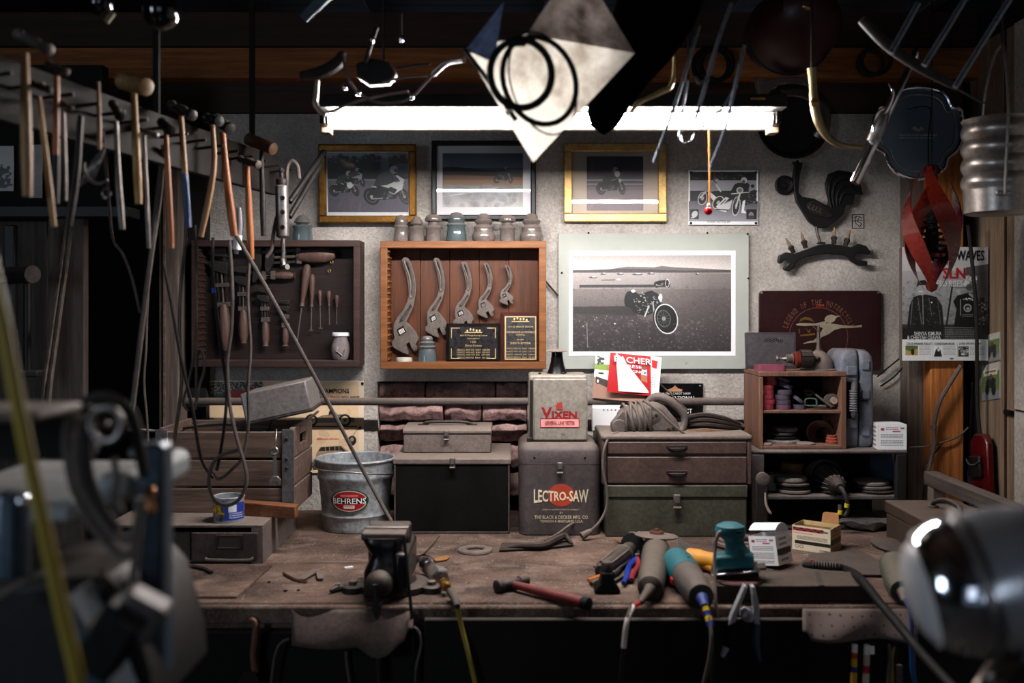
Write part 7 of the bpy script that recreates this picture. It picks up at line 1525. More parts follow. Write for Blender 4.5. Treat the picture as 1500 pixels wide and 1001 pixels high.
# papers and tall boards behind the rack
for lab, r, sd in (('white paper with a black drawing pinned at the far left behind the hammers', (-14, 214, 20, 280), 1), ('blank white paper behind the largest hammer handle', (42, 212, 62, 290), 0)):
    t = T('paper', lab, 'paper', at((r[0]+r[2])/2, r[3], 2.61)); O('sheet', MB().pbox(*r, 2.612, 2.615), mat('aged_paper', (.62, .6, .6), .8), t)
    if sd:
        pc = Pic(34, 66, (.66, .65, .65)); pc.blobs(30, 6, 26, 30, 62, 1, 4, (.08, .08, .08)).line([(4, 30), (30, 40), (10, 60)], 2, G(.1)); a = at(r[0], r[1], 2.6115); pc.obj('print', M['print'], t, a, at(r[2], r[1], 2.6115)-a, at(r[0], r[3], 2.6115)-a)
mbd = wood('dim_grey_board', (.33, .29, .27), (.24, .21, .195), 'z', 5, .85)
S('tall_board', 'tall grey board standing in the dark opening on the left', 'board', MB().box(X(70, 2.6), X(123, 2.6), 2.6, 2.63, .5, Z(318, 2.56)), mbd, None, .003)
S('back_panel', 'wide dim grey panel behind the machine at the far left', 'panel', MB().box(-1.62, X(69, 2.66), 2.66, 2.69, .4, Z(321, 2.6)), mbd, None, .003)
for i, (a, b) in enumerate((((100, 320), (66, 560)), ((107, 320), (74, 560)))):
    S('thin_lath', 'thin pale lath leaning in front of the tall grey board, %s of two' % ('left' if i == 0 else 'right'), 'lath', MB().tube([at(*a, 2.53), at(*b, 2.35), at(b[0]-14, b[1]+150, 2.33)], .0055, 6, 1), M['greywood'])
t = T('pipe_clamp', 'dark iron clamp with a short level cylinder at the far left edge', 'clamp', at(30, 560, 2.4))
O('cylinder', MB().cyl(at(-20, 405, 2.45), at(48, 402, 2.35), .021, None, 18), M['dkiron'], t)
O('post', MB().cyl(at(40, 405, 2.42), at(40, 545, 2.42), .009, None, 12), M['black'], t)
O('foot', MB().box(X(28, 2.42), X(60, 2.42), 2.40, 2.45, Z(552, 2.42), Z(543, 2.42)), M['dkiron'], t, .003)
O('bar', MB().box(X(8, 2.45), X(24, 2.45), 2.44, 2.46, Z(560, 2.45), Z(330, 2.45)), M['black'], t, .003)
# cords and cables hanging at the left
for lab, pp, r, m in (('taut brown cord slanting down left of the grey post', [(240, 215, 2.0), (232, 300, 2.2), (222, 370, 2.2), (208, 480, 2.2), (190, 632, 2.2)], .0062, M['cable']),
    ('thin cord curving down in the dark opening', [(150, 190, 1.75), (158, 270, 2.1), (165, 348, 2.3), (180, 372, 2.3), (194, 410, 2.3), (205, 458, 2.3)], .0034, M['cable']),
    ('thin pale cord falling left of the grey post', [(236, 232, 2.05), (224, 330, 2.3), (216, 450, 2.4), (214, 510, 2.4), (211, 560, 2.4), (215, 610, 2.4), (217, 648, 2.4)], .0028, M['cable']),
    ('pale cord falling in front of the grey post to the drawer unit', [(273, 300, 2.3), (271, 360, 2.3), (264, 430, 2.3), (263, 500, 2.3), (266, 560, 2.3), (256, 640, 2.3), (243, 720, 2.3), (229, 800, 2.3)], .0042, M['cable']),
    ('dark cord crossing from the grey post to the front of the crate', [(239, 385, 2.25), (250, 440, 2.25), (264, 520, 2.25), (282, 600, 2.25), (294, 670, 2.25), (312, 700, 2.28)], .0038, M['cabledk']),
    ('cord falling along the left edge of the dark cabinet', [(286, 330, 2.3), (288, 420, 2.3), (287, 500, 2.3), (276, 560, 2.3), (268, 590, 2.3), (276, 602, 2.3)], .0032, M['cable']),
    ('dark cord with a blue band falling in front of the upright wrenches', [(312, 348, 2.25), (311, 390, 2.25), (316, 450, 2.25), (325, 520, 2.25), (332, 570, 2.25), (329, 620, 2.25), (322, 668, 2.3), (317, 690, 2.3)], .0038, M['cabledk']),
    ('grey cord swinging down to a loop above the tin can', [(336, 352, 2.25), (340, 420, 2.25), (339, 480, 2.25), (333, 530, 2.25), (336, 590, 2.25), (346, 640, 2.25), (358, 680, 2.25), (361, 708, 2.25), (350, 732, 2.25), (332, 741, 2.25), (314, 732, 2.25), (306, 708, 2.25), (310, 684, 2.25), (322, 668, 2.25), (348, 660, 2.25)], .0042, M['cable']),
    ('grey cord hanging straight in front of the dark cabinet', [(365, 385, 2.3), (363, 440, 2.3), (367, 510, 2.3), (363, 570, 2.3), (364, 620, 2.3), (356, 668, 2.3), (340, 688, 2.3), (321, 702, 2.3), (308, 690, 2.3)], .0036, M['cable']),
    ('long taut grey cable slanting from the hammers down to the vise', [(344, 342, 2.22), (400, 440, 2.26), (470, 570, 2.32), (540, 705, 2.38), (585, 785, 2.36)], .0048, M['cable'])):
    wire(lab, pp, r, m, None, 'cord', 'hanging_cable')
S('blue_band', 'small blue band round the dark cord in front of the dark cabinet', 'band', MB().cyl(at(312.5, 422, 2.25), at(313.2, 429, 2.25), .0052, None, 10), mat('bright_blue_band', (.08, .3, .62), .4))
S('cable_loop', 'small closed loop of cord at the lower left of the dark cabinet', 'loop', MB().tube(cpts([(288, 590, 2.3), (288, 545, 2.3), (289, 522, 2.3), (294, 513, 2.3), (299, 522, 2.3), (298, 545, 2.3), (291, 570, 2.3), (286, 600, 2.3)]), .0036, 7), M['cable'])
# ---------------------------------------------------------------- things hanging from the ceiling
def paper_mat(ca=(.58, .54, .49), cb_=(.82, .80, .76), k=.46):
    m, nt, b = nodes('translucent_parchment'); c = mixc(nt, rng(nt, tex(nt, 18), .35, .65), lin(ca), lin(cb_))
    L(nt, c, b.inputs['Base Color']); b.inputs['Roughness'].default_value = .5
    tr = N(nt, 'ShaderNodeBsdfTranslucent'); L(nt, c, tr.inputs[0]); mx = N(nt, 'ShaderNodeMixShader'); mx.inputs[0].default_value = k
    L(nt, b.outputs[0], mx.inputs[1]); L(nt, tr.outputs[0], mx.inputs[2]); L(nt, mx.outputs[0], nt.nodes['Material Output'].inputs[0]); return m
Yl = 1.72
t = T('paper_kite_lantern', 'large pale translucent diamond-shaped lantern with black hoops hanging before the strip light', 'lantern', at(790, 120, Yl))
Lf, Bt, Rt, Tp, Ce = at(682, 74, Yl), at(781, 238, Yl+.03), at(930, 78, Yl+.05), at(846, -60, Yl+.05), at(772, 50, Yl-.04)
def panel(name, a, b, c, n=7, sag=.012, m=None):
    vs = []; fs = []; ix = {}
    for i in range(n+1):
        for j in range(n+1-i):
            u, v = i/n, j/n; w0 = 1-u-v; p = a*w0+b*u+c*v; p = p+V((0, sag*27*u*v*w0, sag*8*u*v*w0)); ix[i, j] = len(vs); vs.append(p)
    for i in range(n):
        for j in range(n-i):
            fs.append((ix[i, j], ix[i+1, j], ix[i, j+1]))
            if j < n-i-1: fs.append((ix[i+1, j], ix[i+1, j+1], ix[i, j+1]))
    return O(name, MB().add(vs, fs), m, t)
mp = paper_mat(); T2 = at(738, 2, Yl+.01)
panel('lower_left_panel', Lf, Bt, Ce, m=mp); panel('lower_right_panel', Bt, Rt, Ce, m=mp); panel('upper_right_panel', Rt, Tp, Ce, m=paper_mat((.20, .17, .155), (.46, .42, .40), .22))  # upper right sheet is a darker copy, weaker lamp light put into its colour
panel('upper_left_panel', T2, Lf, at(724, 92, Yl-.06), m=mat('blue_grey_cellophane', (.44, .48, .60), .3, 0, .4, 20, .3, 30))
for cx, cy, rx, ry, r, tl, nm in ((763, 108, 45, 50, .0062, -8, 'hoop'), (790, 118, 52, 66, .0048, -22, 'hoop'), (795, 122, 46, 78, .0016, -18, 'thin_hoop')):
    ca, sa = math.cos(math.radians(tl)), math.sin(math.radians(tl))
    O(nm, MB().tube([at(cx+rx*math.cos(a)*ca-ry*math.sin(a)*sa, cy+rx*math.cos(a)*sa+ry*math.sin(a)*ca, Yl-.06) for a in [2*math.pi*j/32 for j in range(32)]], r, 8, 1, True), M['blk'], t)
O('hoop_clip', MB().cb(at(756, 62, Yl-.062), (.034, .012, .014)), M['blk'], t, .004)
O('edge_rod', MB().tube([at(680, 72, Yl-.01), at(715, 118, Yl-.02), at(756, 176, Yl-.02)], .0042, 8), M['blk'], t)
O('edge_bead', MB().ell(at(744, 165, Yl-.045), .005, .005, .005, 10, 6), M['cream'], t)
O('string', MB().cyl(at(800, -60, Yl), V((X(800, Yl), Yl, 2.46)), .002, None, 6), M['blk'], t)
# black saddle
rings = []
for px, py, rx, ry in ((888, 191, 6, 1), (888, 188, 14, 2), (887, 181, 22, 5), (891, 162, 31, 12), (906, 132, 43, 20), (928, 97, 55, 26), (952, 52, 64, 30), (968, 0, 68, 32), (975, -50, 60, 30), (978, -80, 24, 12)):
    rings.append([at(px, py, 1.85)+V((rx*.00127*math.cos(q), .05*math.sin(q), ry*.0005*math.cos(q))) for q in [2*math.pi*j/20 for j in range(20)]])
S('black_saddle', 'black drooping leather motorcycle saddle hanging before the strip light', 'saddle', MB().loft(rings), mat('black_saddle_leather', (.018, .017, .018), .9, 0, .2, 20, spec=0))
# dark red fuel tank
t = T('red_fuel_tank', 'dark red teardrop fuel tank hanging upside down under the ceiling', 'tank', at(1155, 110, 2.6))
rings = []
for u, rx, rz, dz in ((-.20, .012, .012, .02), (-.18, .05, .045, .012), (-.1, .08, .075, 0), (0, .086, .082, 0), (.1, .075, .07, .01), (.2, .05, .045, .025), (.27, .015, .015, .03)):
    rings.append([at(1157, 48, 2.6)+V((1.33*rx*math.cos(q), u, 1.33*(rz*math.sin(q)+dz))) for q in [2*math.pi*j/26 for j in range(26)]])
O('shell', MB().loft(rings), mat('dark_red_tank_paint', (.15, .012, .02), .5, 0, .3, 6, 0, 0, 0, spec=.25), t)
O('seam_flange', MB().tube([at(1157+62*math.cos(q), 50+60*math.sin(q), 2.5) for q in [math.pi*j/16 for j in range(17)]], .003, 6, 1), M['black'], t)
O('mount_bracket', MB().poly([(1108, 112), (1126, 116), (1150, 112), (1180, 113), (1196, 122), (1200, 130), (1184, 124), (1150, 122), (1130, 130), (1122, 146), (1112, 138)], 2.58, .03), M['iron'], t, .003)
O('filler_neck', MB().tube(cpts([(1168, 2, 2.42), (1182, 12, 2.41), (1198, 14, 2.42)]), .009, 10), M['brass'], t)
# levers, handlebars and rods
t = T('brass_lever', 'dull brass curved lever hanging right of the strip light', 'lever', at(1240, 212, 2.1))
O('arm', MB().tube(cpts([(1189, 100, 2.1), (1191, 125, 2.1), (1193, 150, 2.1), (1199, 178, 2.1), (1212, 200, 2.1), (1232, 213, 2.1), (1262, 216, 2.12)]), [.010, .008, .0095, .010, .008, .006, .004], 10), mat('dull_brass', (.58, .50, .36), .4, .8, .2, 20), t)
O('hanger', MB().cyl(at(1189, 102, 2.1), V((X(1189, 2.1), 2.1, 2.46)), .002, None, 6), M['blk'], t)
O('pivot', MB().lathe([(.009, 0), (.009, .006), (.004, .008)], at(1192, 151, 2.092), (0, -1, 0), 12), M['brass'], t)
S('dark_pipe_bend', 'dark curved pipe bending behind the brass lever', 'pipe', MB().tube(cpts([(1140, 134, 2.3), (1165, 132, 2.3), (1190, 140, 2.3), (1206, 160, 2.3), (1208, 180, 2.32), (1200, 200, 2.34)]), .014, 12), M['black'])
t = T('chrome_handlebar', 'chrome handlebar tube with a clamp hanging in front of the ornate tray', 'handlebar', at(1250, 268, 2.2))
O('tube', MB().tube(cpts([(1340, 75, 2.25), (1332, 100, 2.23), (1306, 152, 2.2), (1281, 206, 2.2), (1251, 268, 2.2)]), [.006, .007, .0105, .0115, .0115], 14), M['chrome'], t)
O('clamp', MB().tube(cpts([(1296, 160, 2.19), (1291, 178, 2.185), (1287, 188, 2.185), (1276, 208, 2.19)]), [.012, .014, .0145, .011], 12), M['steel'], t)
O('lever', MB().tube(cpts([(1302, 122, 2.18), (1308, 135, 2.18), (1303, 152, 2.18), (1292, 172, 2.18)]), [.002, .0035, .005, .006], 8), M['chrome'], t)
O('hook', MB().tube(cpts([(1282, 210, 2.18), (1279, 190, 2.18), (1283, 168, 2.18), (1296, 158, 2.18)]), .0026, 8), M['chrome'], t)
O('hang_wire', MB().cyl(at(1338, 78, 2.245), V((X(1352, 2.25), 2.25, 2.46)), .0018, None, 6), M['blk'], t)
O('end_tip', MB().ell(at(1342, 80, 2.25), .006, .006, .016, 12, 8), M['chrome'], t)
mro = mat('blue_grey_steel_rod', (.42, .45, .50), .3, .9, .15, 20)
for lab, pp, r in (('thin steel rod hanging furthest left of the rods before the strip light', [(1024, 38, 1.85), (1012, 80, 1.85), (990, 150, 1.85), (958, 238, 1.86)], .0034), ('second thin steel rod from the left before the strip light', [(1072, 5, 1.85), (1052, 60, 1.85), (1032, 130, 1.85), (1018, 178, 1.85)], .0036),
                   ('long thin rod crossing the right part of the strip light', [(1091, 66, 1.85), (1076, 130, 1.85), (1062, 190, 1.86), (1040, 248, 1.87)], .0034), ('thin rod slanting low across the right part of the strip light', [(1080, 125, 1.88), (1058, 158, 1.88), (1026, 190, 1.88)], .0026), ('thin rod left of the slanting one, behind it', [(1008, 118, 1.9), (1000, 160, 1.9), (996, 205, 1.9), (1012, 208, 1.9), (1018, 196, 1.9)], .0026)):
    S('steel_rod', lab, 'rod', MB().tube(cpts(pp), r, 8), mro, 'rods hung before the strip light')
for lab, pp in (('blue-grey rod under the ceiling, left of three at the upper right', [(1345, 5, 1.9), (1326, 40, 1.9), (1305, 78, 1.9)]), ('blue-grey rod under the ceiling, middle of three at the upper right', [(1424, -20, 1.9), (1390, 38, 1.9), (1354, 96, 1.9)]), ('blue-grey rod under the ceiling, right of three at the upper right', [(1494, -25, 1.9), (1450, 45, 1.9), (1399, 128, 1.9)])):
    S('ceiling_rod', lab, 'rod', MB().tube(cpts(pp), .0058, 10, 1), mro, 'rods at the upper right')
S('iron_bracket', 'dark curved iron arm crossing under the ceiling at the upper right', 'arm', MB().tube(cpts([(1262, 28, 2.0), (1300, 66, 2.0), (1350, 100, 2.0), (1402, 128, 2.0)]), [.010, .012, .011, .007], 10), M['dkiron'])
S('ceiling_wire', 'thin dark wire running right from the dark arm', 'wire', MB().tube(cpts([(1402, 130, 2.0), (1440, 150, 2.0), (1470, 158, 2.02)]), .002, 6), M['cabledk'])
q = MB()
S('hose_coil', 'small coil of black hose hanging under the amber beam', 'coil', MB().tor(at(1042, 96, 2.955), (0, 1, .1), .052, .0075, 28, 8).tor(at(1050, 94, 2.945), (.1, 1, .1), .047, .0075, 28, 8), M['blk'])
S('hose_coil', 'dark bundle of wire hanging under the amber beam at the right', 'coil', MB().tor(at(1284, 88, 2.955), (.1, 1, .1), .042, .006, 24, 7).tor(at(1276, 92, 2.945), (0, 1, .1), .037, .006, 24, 7), M['cabledk'])
S('grey_clip', 'small pale grey bracket hanging under the amber beam left of the red tank', 'bracket', MB().tube(cpts([(1018, 112, 2.3), (1024, 122, 2.3), (1034, 118, 2.3)]), [.004, .009, .004], 8), M['iron'])
S('brass_wire', 'bent brass wire lever hanging above the strip light right of the lantern', 'lever', MB().tube([V((X(988, 2.0), 2.0, 2.46)), at(987, 60, 2.0)]+cpts([(985, 121, 2.0), (968, 135, 2.0), (947, 145, 2.0), (934, 152, 2.0), (924, 164, 2.0)]), [.0012, .0012, .005, .006, .0045, .006, .003], 8), mat('pale_brass', (.72, .64, .46), .35, .8))
# cable-brake harness hanging left of the lantern
t = T('brake_harness', 'tangled brake levers and cables hanging above the left end of the strip light', 'harness', at(540, 150, 2.05))
for nm, pp, r, m in (('pale_lever', [(465, 118, 2.05), (463, 140, 2.05), (462, 152, 2.05), (470, 164, 2.05), (478, 168, 2.05)], [.005, .006, .0065, .006, .004], mat('pale_aluminium', (.66, .62, .56), .4, .8)), ('dark_lever', [(440, 112, 2.06), (470, 106, 2.06), (495, 92, 2.06), (502, 76, 2.06)], [.010, .014, .014, .008], M['dkiron']),
                     ('cable', [(502, 78, 2.05), (508, 108, 2.05), (524, 135, 2.05), (552, 150, 2.05), (585, 150, 2.05), (604, 142, 2.05), (620, 125, 2.05), (636, 108, 2.05)], .003, M['cable']), ('cable', [(478, 166, 2.07), (520, 150, 2.07), (560, 140, 2.07), (598, 134, 2.07)], .003, M['cable']), ('cable', [(552, 40, 2.05), (545, 60, 2.05), (535, 92, 2.05)], .005, M['dkiron']),
                     ('cable', [(588, 20, 2.05), (588, 58, 2.05)], .002, M['cabledk']), ('cable', [(580, 100, 2.08), (605, 96, 2.08), (630, 94, 2.08)], .003, M['dkiron']), ('cable', [(560, 120, 2.05), (590, 114, 2.06), (624, 112, 2.06)], .0024, M['cable']), ('lever', [(636, 108, 2.05), (655, 92, 2.0), (680, 88, 1.95)], .006, M['iron'])):
    O(nm, MB().tube(cpts(pp), r, 8), m, t)
for x, y in ((525, 136), (603, 142), (505, 128), (588, 57), (545, 58)): O('joint', MB().ell(at(x, y, 2.045), .0058, .0058, .0075, 10, 6), M['chrome'], t)
O('bracket', MB().poly([(520, 92), (545, 84), (570, 90), (582, 108), (570, 122), (540, 124), (522, 112)], 2.06, .03), M['black'], t, .006)
S('angled_bar', 'grey-blue flat bar hanging under the ceiling at the upper left', 'bar', MB().poly([(438, 22), (448, 31), (486, -4), (470, -12)], 1.9, .012), mat('grey_blue_bar', (.22, .27, .31), .5), None, .002)
t = T('glass_float', 'dark round glass ball with a bright reflection hanging at the upper left', 'ball', at(235, 18, 1.7))
O('ball', MB().ell(at(236, 14, 1.7), .032, .032, .036, 28, 16), mat('dark_blue_glass', (.02, .03, .05), .04, .2, .1, 10, coat=1), t)
O('string', MB().cyl(at(236, -14, 1.7), V((X(236, 1.7), 1.7, 2.46)), .002, None, 6), M['blk'], t)
t = T('small_glass_ball', 'smaller dark glass ball hanging left of the larger one at the upper left', 'ball', at(148, 6, 1.7))
O('ball', MB().ell(at(147, 2, 1.7), .022, .022, .026, 22, 12), mat('dark_blue_glass', (.02, .03, .05), .05, .2, .1, 10, coat=1), t)
O('string', MB().cyl(at(147, -12, 1.7), V((X(147, 1.7), 1.7, 2.46)), .002, None, 6), M['blk'], t)
S('yellow_tag', 'small dull yellow tag hanging between the two glass balls', 'tag', MB().poly([(152, 30), (158, 34), (168, 20), (162, 16)], 1.7, .004), mat('dull_yellow', (.45, .40, .26), .5))
# pull cord
t = T('light_pull', 'orange pull cord with a red ball hanging from the strip light', 'cord', at(1038, 305, 2.27))
O('cord', MB().tube(cpts([(1038.5, 189, 2.27), (1039, 230, 2.27), (1039.5, 270, 2.27), (1039, 300, 2.27)]), .0022, 7), mat('amber_cord', (.78, .48, .20), .5), t)
O('ball', MB().ell(at(1037.5, 309, 2.27), .0098, .0098, .0095, 16, 10), mat('glossy_red_ball', (.66, .05, .06), .15, 0, .05), t)
O('cap', MB().ell(at(1038, 301, 2.27), .0045, .0045, .005, 10, 6), M['cream'], t)
# ornate tray
t = T('ornate_tray', 'chrome tray with a scalloped rim and engraved lines hanging by the amber post', 'tray', at(1347, 262, 2.78))
TR = [(1345, 128), (1372, 132), (1386, 142), (1394, 158), (1408, 162), (1409, 200), (1402, 220), (1388, 232), (1384, 246), (1366, 258), (1340, 262), (1316, 255), (1302, 240), (1296, 224), (1282, 214), (1279, 190), (1283, 168), (1298, 160), (1304, 144), (1320, 132)]
mtr2 = mat('dark_polished_tray', (.34, .40, .47), .16, .65, .1, 6)
O('plate', MB().poly(TR, 2.80, .004, 3), mtr2, t)
O('rim', MB().tube([at(x, y, 2.797) for x, y in TR], .0055, 8, 3, True), M['chrome'], t)
O('inner_bead', MB().tube([at(1345+(x-1345)*.84, 195+(y-195)*.84, 2.798) for x, y in TR], .0022, 6, 3, True), M['steel'], t)
O('engraving', MB().ptext('MOTORCYCLE CONCOURS', 1318, 196.5, 1372, 199.5, 2.7985).ptext('BEST CUSTOM OF SHOW', 1318, 201.5, 1368, 203.5, 2.7985), mat('pale_engraving', (.75, .76, .78), .4), t)
O('crest', MB().poly([(1334, 188), (1340, 185), (1346, 189), (1350, 185), (1354, 190), (1344, 193)], 2.798, .0015), M['steel'], t)
O('hanger', MB().tube(cpts([(1360, 240, 2.6), (1360, 200, 2.68), (1362, 158, 2.74), (1330, 160, 2.79)]), .0016, 6), M['blk'], t)
# red spiral wind spinner
Ys = 2.6; k = Ys/F
t = T('red_spinner', 'hanging red spiral ornament of curled wooden ribbons in front of the event poster', 'ornament', at(1365, 425, Ys))
cx = at(1365, 335, Ys); H2 = 90*k; mred = mat('lacquered_red_wood', (.36, .085, .055), .3, 0, .25, 14, .1, 40, 0, coat=.6)
mpur = mat('lacquered_purple_wood', (.22, .05, .09), .2, 0, .25, 14, .1, 40, 0, coat=.7)
for i in range(4):
    vs = []; n = 22
    rings = []
    for j in range(n+1):
        u = j/n; a0 = 2*math.pi*i/4+.9+u*1.9; r = (4+38*math.sin(math.pi*(.06+.9*u))**.85)*k; z = H2*(1-2*u); hw_ = .26+.16*math.sin(math.pi*u)
        p = [cx+V((rr_*math.cos(a), rr_*math.sin(a), z)) for a, rr_ in ((a0-hw_, r), (a0+hw_, r), (a0+hw_, r*.96), (a0-hw_, r*.96))]
        rings.append(p)
    O('ribbon', MB().loft(rings), mpur if i == 3 else mred, t)
O('cap', MB().lathe([(.004, .008), (.016, .004), (.022, -.008), (.020, -.022), (.008, -.024)], cx+V((0, 0, H2)), (0, 0, 1), 16), mpur, t)
O('tip', MB().lathe([(.002, -.006), (.012, .0), (.016, .012), (.008, .02)], cx+V((0, 0, -H2)), (0, 0, 1), 14), mred, t)
O('string', MB().cyl(cx+V((0, 0, H2)), V((cx.x, cx.y, 2.46)), .0014, None, 6), M['blk'], t)
q = T('pine_cone', 'dark pine cone hanging inside the red spiral ornament', 'pine cone', cx+V((0, 0, -.07)))
for ri in range(8):
    z_ = .06-ri*.0155; rr_ = (.012, .02, .027, .031, .033, .031, .026, .016)[ri]
    for j in range(9):
        a = 2*math.pi*(j+.5*(ri % 2))/9; d_ = V((math.cos(a), math.sin(a), 0)); c_ = cx+V((0, 0, z_-.02)); s_ = V((-d_.y, d_.x, 0))
        O('scale', MB().loft([[c_+d_*.006+s_*w_*.006, c_+d_*rr_+s_*w_*.008-V((0, 0, .006)), c_+d_*rr_+s_*w_*.006-V((0, 0, .011))] for w_ in (-1, 1)]), M['blk'], q, .001)
O('core', MB().lathe([(.004, -.085), (.014, -.07), (.018, -.03), (.012, .03), (.003, .05)], cx, (0, 0, 1), 12), M['blk'], q)
O('dish', MB().lathe([(0, -.078), (.030, -.074), (.034, -.066), (.028, -.064), (0, -.07)], cx, (0, 0, 1), 20), mred, q)
# ribbed aluminium pail
Yk = 2.2; k = Yk/F
t = T('ribbed_pail', 'ribbed aluminium pail with a wire bail hanging at the upper right', 'pail', at(1466, 316, Yk))
pr = [(0, 0), (46*k, 0), (50*k, 2*k), (51*k, 34*k)]
for i in range(4):
    b0 = 36+i*25; pr += [(51*k, b0*k), (54*k, (b0+6)*k), (54.5*k, (b0+12)*k), (52*k, (b0+18)*k), (49.5*k, (b0+22)*k)]
pr += [(53*k, 136*k), (54*k, 138*k), (50*k, 139*k), (48*k, 130*k), (47*k, 8*k), (0, 6*k)]
O('wall', MB().lathe(pr, at(1466, 314, Yk), (0, 0, 1), 44), mat('brushed_aluminium', (.56, .53, .51), .36, .9, .12, 20, .06, 120, .2), t)
for s in (-1, 1): 
    c_ = at(1470, 283, Yk-53*k) if s < 0 else at(1466, 282, Yk)+V((0, 53*k, 0))
    O('lug', MB().cb(c_, (.032, .010, .011)), M['steel'], t, .003)
O('bail', MB().tube([at(1472, 284, Yk-57*k), at(1474, 230, Yk-59*k), at(1477, 165, Yk-54*k), at(1474, 100, Yk-30*k), at(1468, 66, Yk), at(1466, 90, Yk)+V((0, 30*k, 0)), at(1466, 160, Yk)+V((0, 56*k, 0)), at(1466, 282, Yk)+V((0, 58*k, 0))], .0032, 7), M['steel'], t)
O('hook', MB().tube([at(1468, 68, Yk), V((X(1468, Yk), Yk, 2.46))], .003, 6, 1), M['dkiron'], t)
# ---------------------------------------------------------------- chrome headlamp in the right foreground
Yh = .98; c = at(1422, 855, Yh); ax = V((-.95, .16, -.25)).normalized()
t = T('chrome_headlamp', 'large chrome motorcycle headlamp in the right foreground', 'headlamp', c)
mch2 = mat('smudged_chrome', (.86, .87, .90), .22, .82, .06, 10)
O('bucket', MB().lathe([(.002, -.13), (.03, -.122), (.052, -.10), (.063, -.07), (.0675, -.03), (.0675, -.008)], c, ax, 48), mch2, t)
O('rim', MB().lathe([(.066, -.008), (.0695, -.006), (.0695, .0), (.0672, .002), (.0675, .010), (.065, .026), (.060, .040), (.054, .046), (.051, .044)], c, ax, 48), M['chrome'], t)
O('lens', MB().lathe([(.053, .042), (.048, .050), (.038, .056), (.025, .060), (.012, .062), (.0, .0625)], c, ax, 44), mat('silvery_lens', (.86, .84, .84), .22, .25, .1, 16), t)
O('top_visor', MB().lathe([(.0705, -.004), (.0725, -.004), (.0725, .004), (.0705, .004)], c, ax, 48), M['steel'], t)
q = MB(); u_, w2 = q.frame(ax)
O('mount_boss', MB().cyl(c-ax*.05+V((0, 0, -.060)), c-ax*.05+V((0, 0, -.085)), .012, None, 14), M['chrome'], t)
O('mount_arm', MB().tube([c-ax*.05+V((0, 0, -.075)), c+V((.03, .02, -.10)), c+V((-.005, 0, -.15)), c+V((-.02, 0, -.30))], [.012, .011, .010, .010], 10), mat('tarnished_steel_arm', (.38, .34, .32), .3, .9, .2, 14), t)
O('stand_post', MB().cyl(c+V((-.02, 0, -.28)), (c.x-.02, c.y, .02), .012, None, 12), M['dkiron'], t)
O('stand_foot', MB().lathe([(.16, 0), (.16, .01), (.03, .03), (.02, .05)], (c.x-.02, c.y, 0), (0, 0, 1), 30), M['dkiron'], t)
# ---------------------------------------------------------------- blue-grey machine in the left foreground
Ym = 1.05; k = Ym/F
mbl = mat('blue_grey_machine_paint', (.60, .62, .63), .4, 0, .2, 14, .1, 60, .55)
mbd_ = mat('dark_blue_machine_paint', (.24, .30, .35), .3, .2, .2, 14, .05, 60, .2)
t = T('belt_machine', 'large dusty blue-grey workshop machine with hung cables at the left edge', 'machine', (X(110, Ym), Ym+.15, 0))
O('table_plate', MB().box(X(-140, Ym), X(140, Ym), Ym-.13, Ym-.03, Z(598, Ym), Z(584, Ym)), M['greytool'], t, .004)
O('table_shelf', MB().box(X(-140, Ym), X(112, Ym), Ym-.03, Ym+.0, Z(668, Ym), Z(600, Ym)), M['under'], t, .004)
O('motor_housing', MB().prism([V((X(-140, Ym), Ym+.01, Z(770, Ym))), V((X(-140, Ym), Ym+.01, Z(748, Ym))), V((X(-140, Ym), Ym+.025, Z(737, Ym))), V((X(-140, Ym), Ym+.27, Z(731, Ym))), V((X(-140, Ym), Ym+.28, Z(770, Ym)))], (X(98, Ym)-X(-140, Ym), 0, 0)), mbl, t, .008)
O('gear_cover', MB().box(X(126, Ym), X(184, Ym), Ym+.02, Ym+.22, Z(748, Ym), Z(698, Ym)), mbl, t, .012)
O('column', MB().rbox(X(190, Ym), X(228, Ym), Ym+.02, Ym+.06, .05, Z(655, Ym), .008), mbd_, t, .006)
O('column_cap', MB().ell(at(209, 660, Ym+.04), 19*k, .022, 12*k, 20, 8), mbl, t)
O('cylinder', MB().lathe([(.0, 0), (25*k, 0), (25*k, 100*k), (22*k, 112*k), (12*k, 118*k), (0, 119*k)], at(16, 842, Ym-.05), (0, 0, 1), 24), mbd_, t)
O('chrome_knob', MB().ell(at(34, 734, Ym-.06), 9*k, .008, 11*k, 16, 10), M['chrome'], t)
pu = O('pulley', MB().tor(at(155, 622, Ym-.07), (.15, 1, 0), 23*k, 4.5*k, 32, 10), M['steel'], t)
for a_ in (30, 150, 270): O('pulley_spoke', MB().tube([at(155, 622, Ym-.07), at(155+22*math.cos(math.radians(a_)), 622+22*math.sin(math.radians(a_)), Ym-.07)], 3*k, 7, 1), M['dkiron'], pu)
O('pulley_hub', MB().lathe([(7*k, 0), (7*k, .012), (3*k, .014)], at(155, 622, Ym-.062), (0, -1, 0), 14), M['dkiron'], pu)
O('belt_guard', MB().tube([at(x, y, Ym) for x, y in ((112, 650), (112, 608), (128, 588), (158, 582), (186, 598), (198, 626), (206, 668), (212, 700))], .0065, 8), M['cabledk'], t)
O('chrome_lever', MB().tube([at(x, y, Ym-.03) for x, y in ((122, 632), (134, 640), (138, 656), (136, 668))], [.003, .005, .005, .003], 9), M['chrome'], t)
O('lower_casting', MB().prism([at(-140, 1060, Ym-.02), at(-140, 872, Ym-.02), at(60, 850, Ym-.02), at(150, 848, Ym-.02), at(186, 886, Ym-.02), at(216, 990, Ym-.02), at(222, 1060, Ym-.02)], (0, .2, 0)), mat('dark_casting', (.11, .105, .115), .5, .2, .2, 14, .1, 60, .3), t, .010)
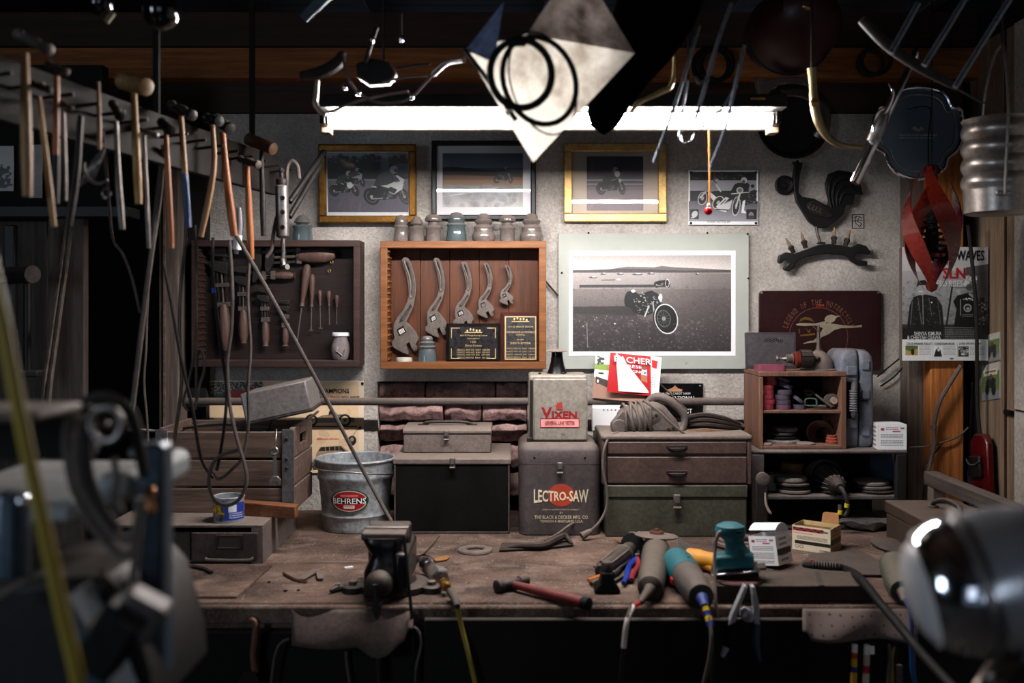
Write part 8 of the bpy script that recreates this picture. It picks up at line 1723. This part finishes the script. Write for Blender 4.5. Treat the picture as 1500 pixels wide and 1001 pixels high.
O('dusty_cover', MB().loft([[at(96, 862, Ym+.02), at(150, 848, Ym+.07), at(184, 890, Ym-.03), at(132, 934, Ym-.11)], [at(98, 876, Ym+.02), at(150, 862, Ym+.07), at(181, 902, Ym-.03), at(134, 950, Ym-.105)]]), M['greytool'], t, .005)
O('cover_side', MB().prism([at(96, 870, Ym-.085), at(134, 940, Ym-.085), at(176, 1050, Ym-.085), at(140, 1060, Ym-.085), at(90, 940, Ym-.085)], (0, .06, 0)), mbd_, t, .004)
O('black_knob', MB(RT(at(168, 930, Ym-.12), 0, 0, 32)).box(-.020, .020, -.02, .02, -.036, .030), M['blk'], t, .004)
O('grey_knob', MB(RT(at(202, 908, Ym-.11), 10, 0, 30)).box(-.022, .022, -.015, .03, -.016, .022), mat('grey_knob', (.36, .34, .345), .4, .2, .15, 14, .1, 60, .4), t, .006)
O('switch_lever', MB().tube([at(178, 908, Ym-.14), at(196, 920, Ym-.142), at(206, 924, Ym-.14)], .002, 6), M['chrome'], t)
O('brass_nipple', MB().lathe([(.005, 0), (.006, .006), (.004, .01), (.004, .018), (.006, .02), (.006, .027), (.003, .029)], at(221, 752, Ym), (0, -.1, 1), 12), mat('copper_nipple', (.70, .48, .32), .3, .9), t)
O('pedestal', MB().box(X(-130, Ym), X(160, Ym), Ym, Ym+.2, 0, Z(1040, Ym)), M['under'], t, .01)
for pp, r in (([(104, 600), (98, 650), (108, 712), (130, 760), (158, 796), (184, 814), (198, 800), (203, 760), (206, 730)], .0052), ([(122, 610), (112, 660), (120, 712), (142, 752), (166, 780), (188, 790), (200, 772), (206, 742)], .0052), ([(136, 596), (126, 640), (128, 690), (146, 740), (172, 776)], .006), ([(166, 672), (172, 700), (168, 730), (178, 752)], .004), ([(200, 800), (196, 840), (184, 880), (176, 890)], .0045), ([(-10, 880), (20, 862), (50, 846), (72, 838)], .004)):
    O('hung_cable', MB().tube([at(x, y, Ym-.05) for x, y in pp], r, 9), M['cable'] if r != .006 else M['cabledk'], t)
q = MB()
for i in range(14): q.cyl(at(150+i*4, 832+R(0, 20), Ym+R(0, .1)), at(152+i*4, 852+R(0, 30), Ym+R(0, .1)), .003, None, 6)
o = O('brass_shavings', q, mat('dull_gold_bits', (.45, .35, .2), .5, .5), t); o['kind'] = 'stuff'
S('yellow_hose', 'thick yellow air hose hanging close to the camera at the left edge', 'hose', MB().tube(cpts([(-20, 360, .86), (4, 470, .86), (22, 570, .86), (44, 680, .86), (66, 780, .86), (90, 890, .86), (112, 985, .86), (124, 1050, .86)]), .0062, 12), mat('yellow_hose', (.56, .48, .16), .5, 0, .15, 20))
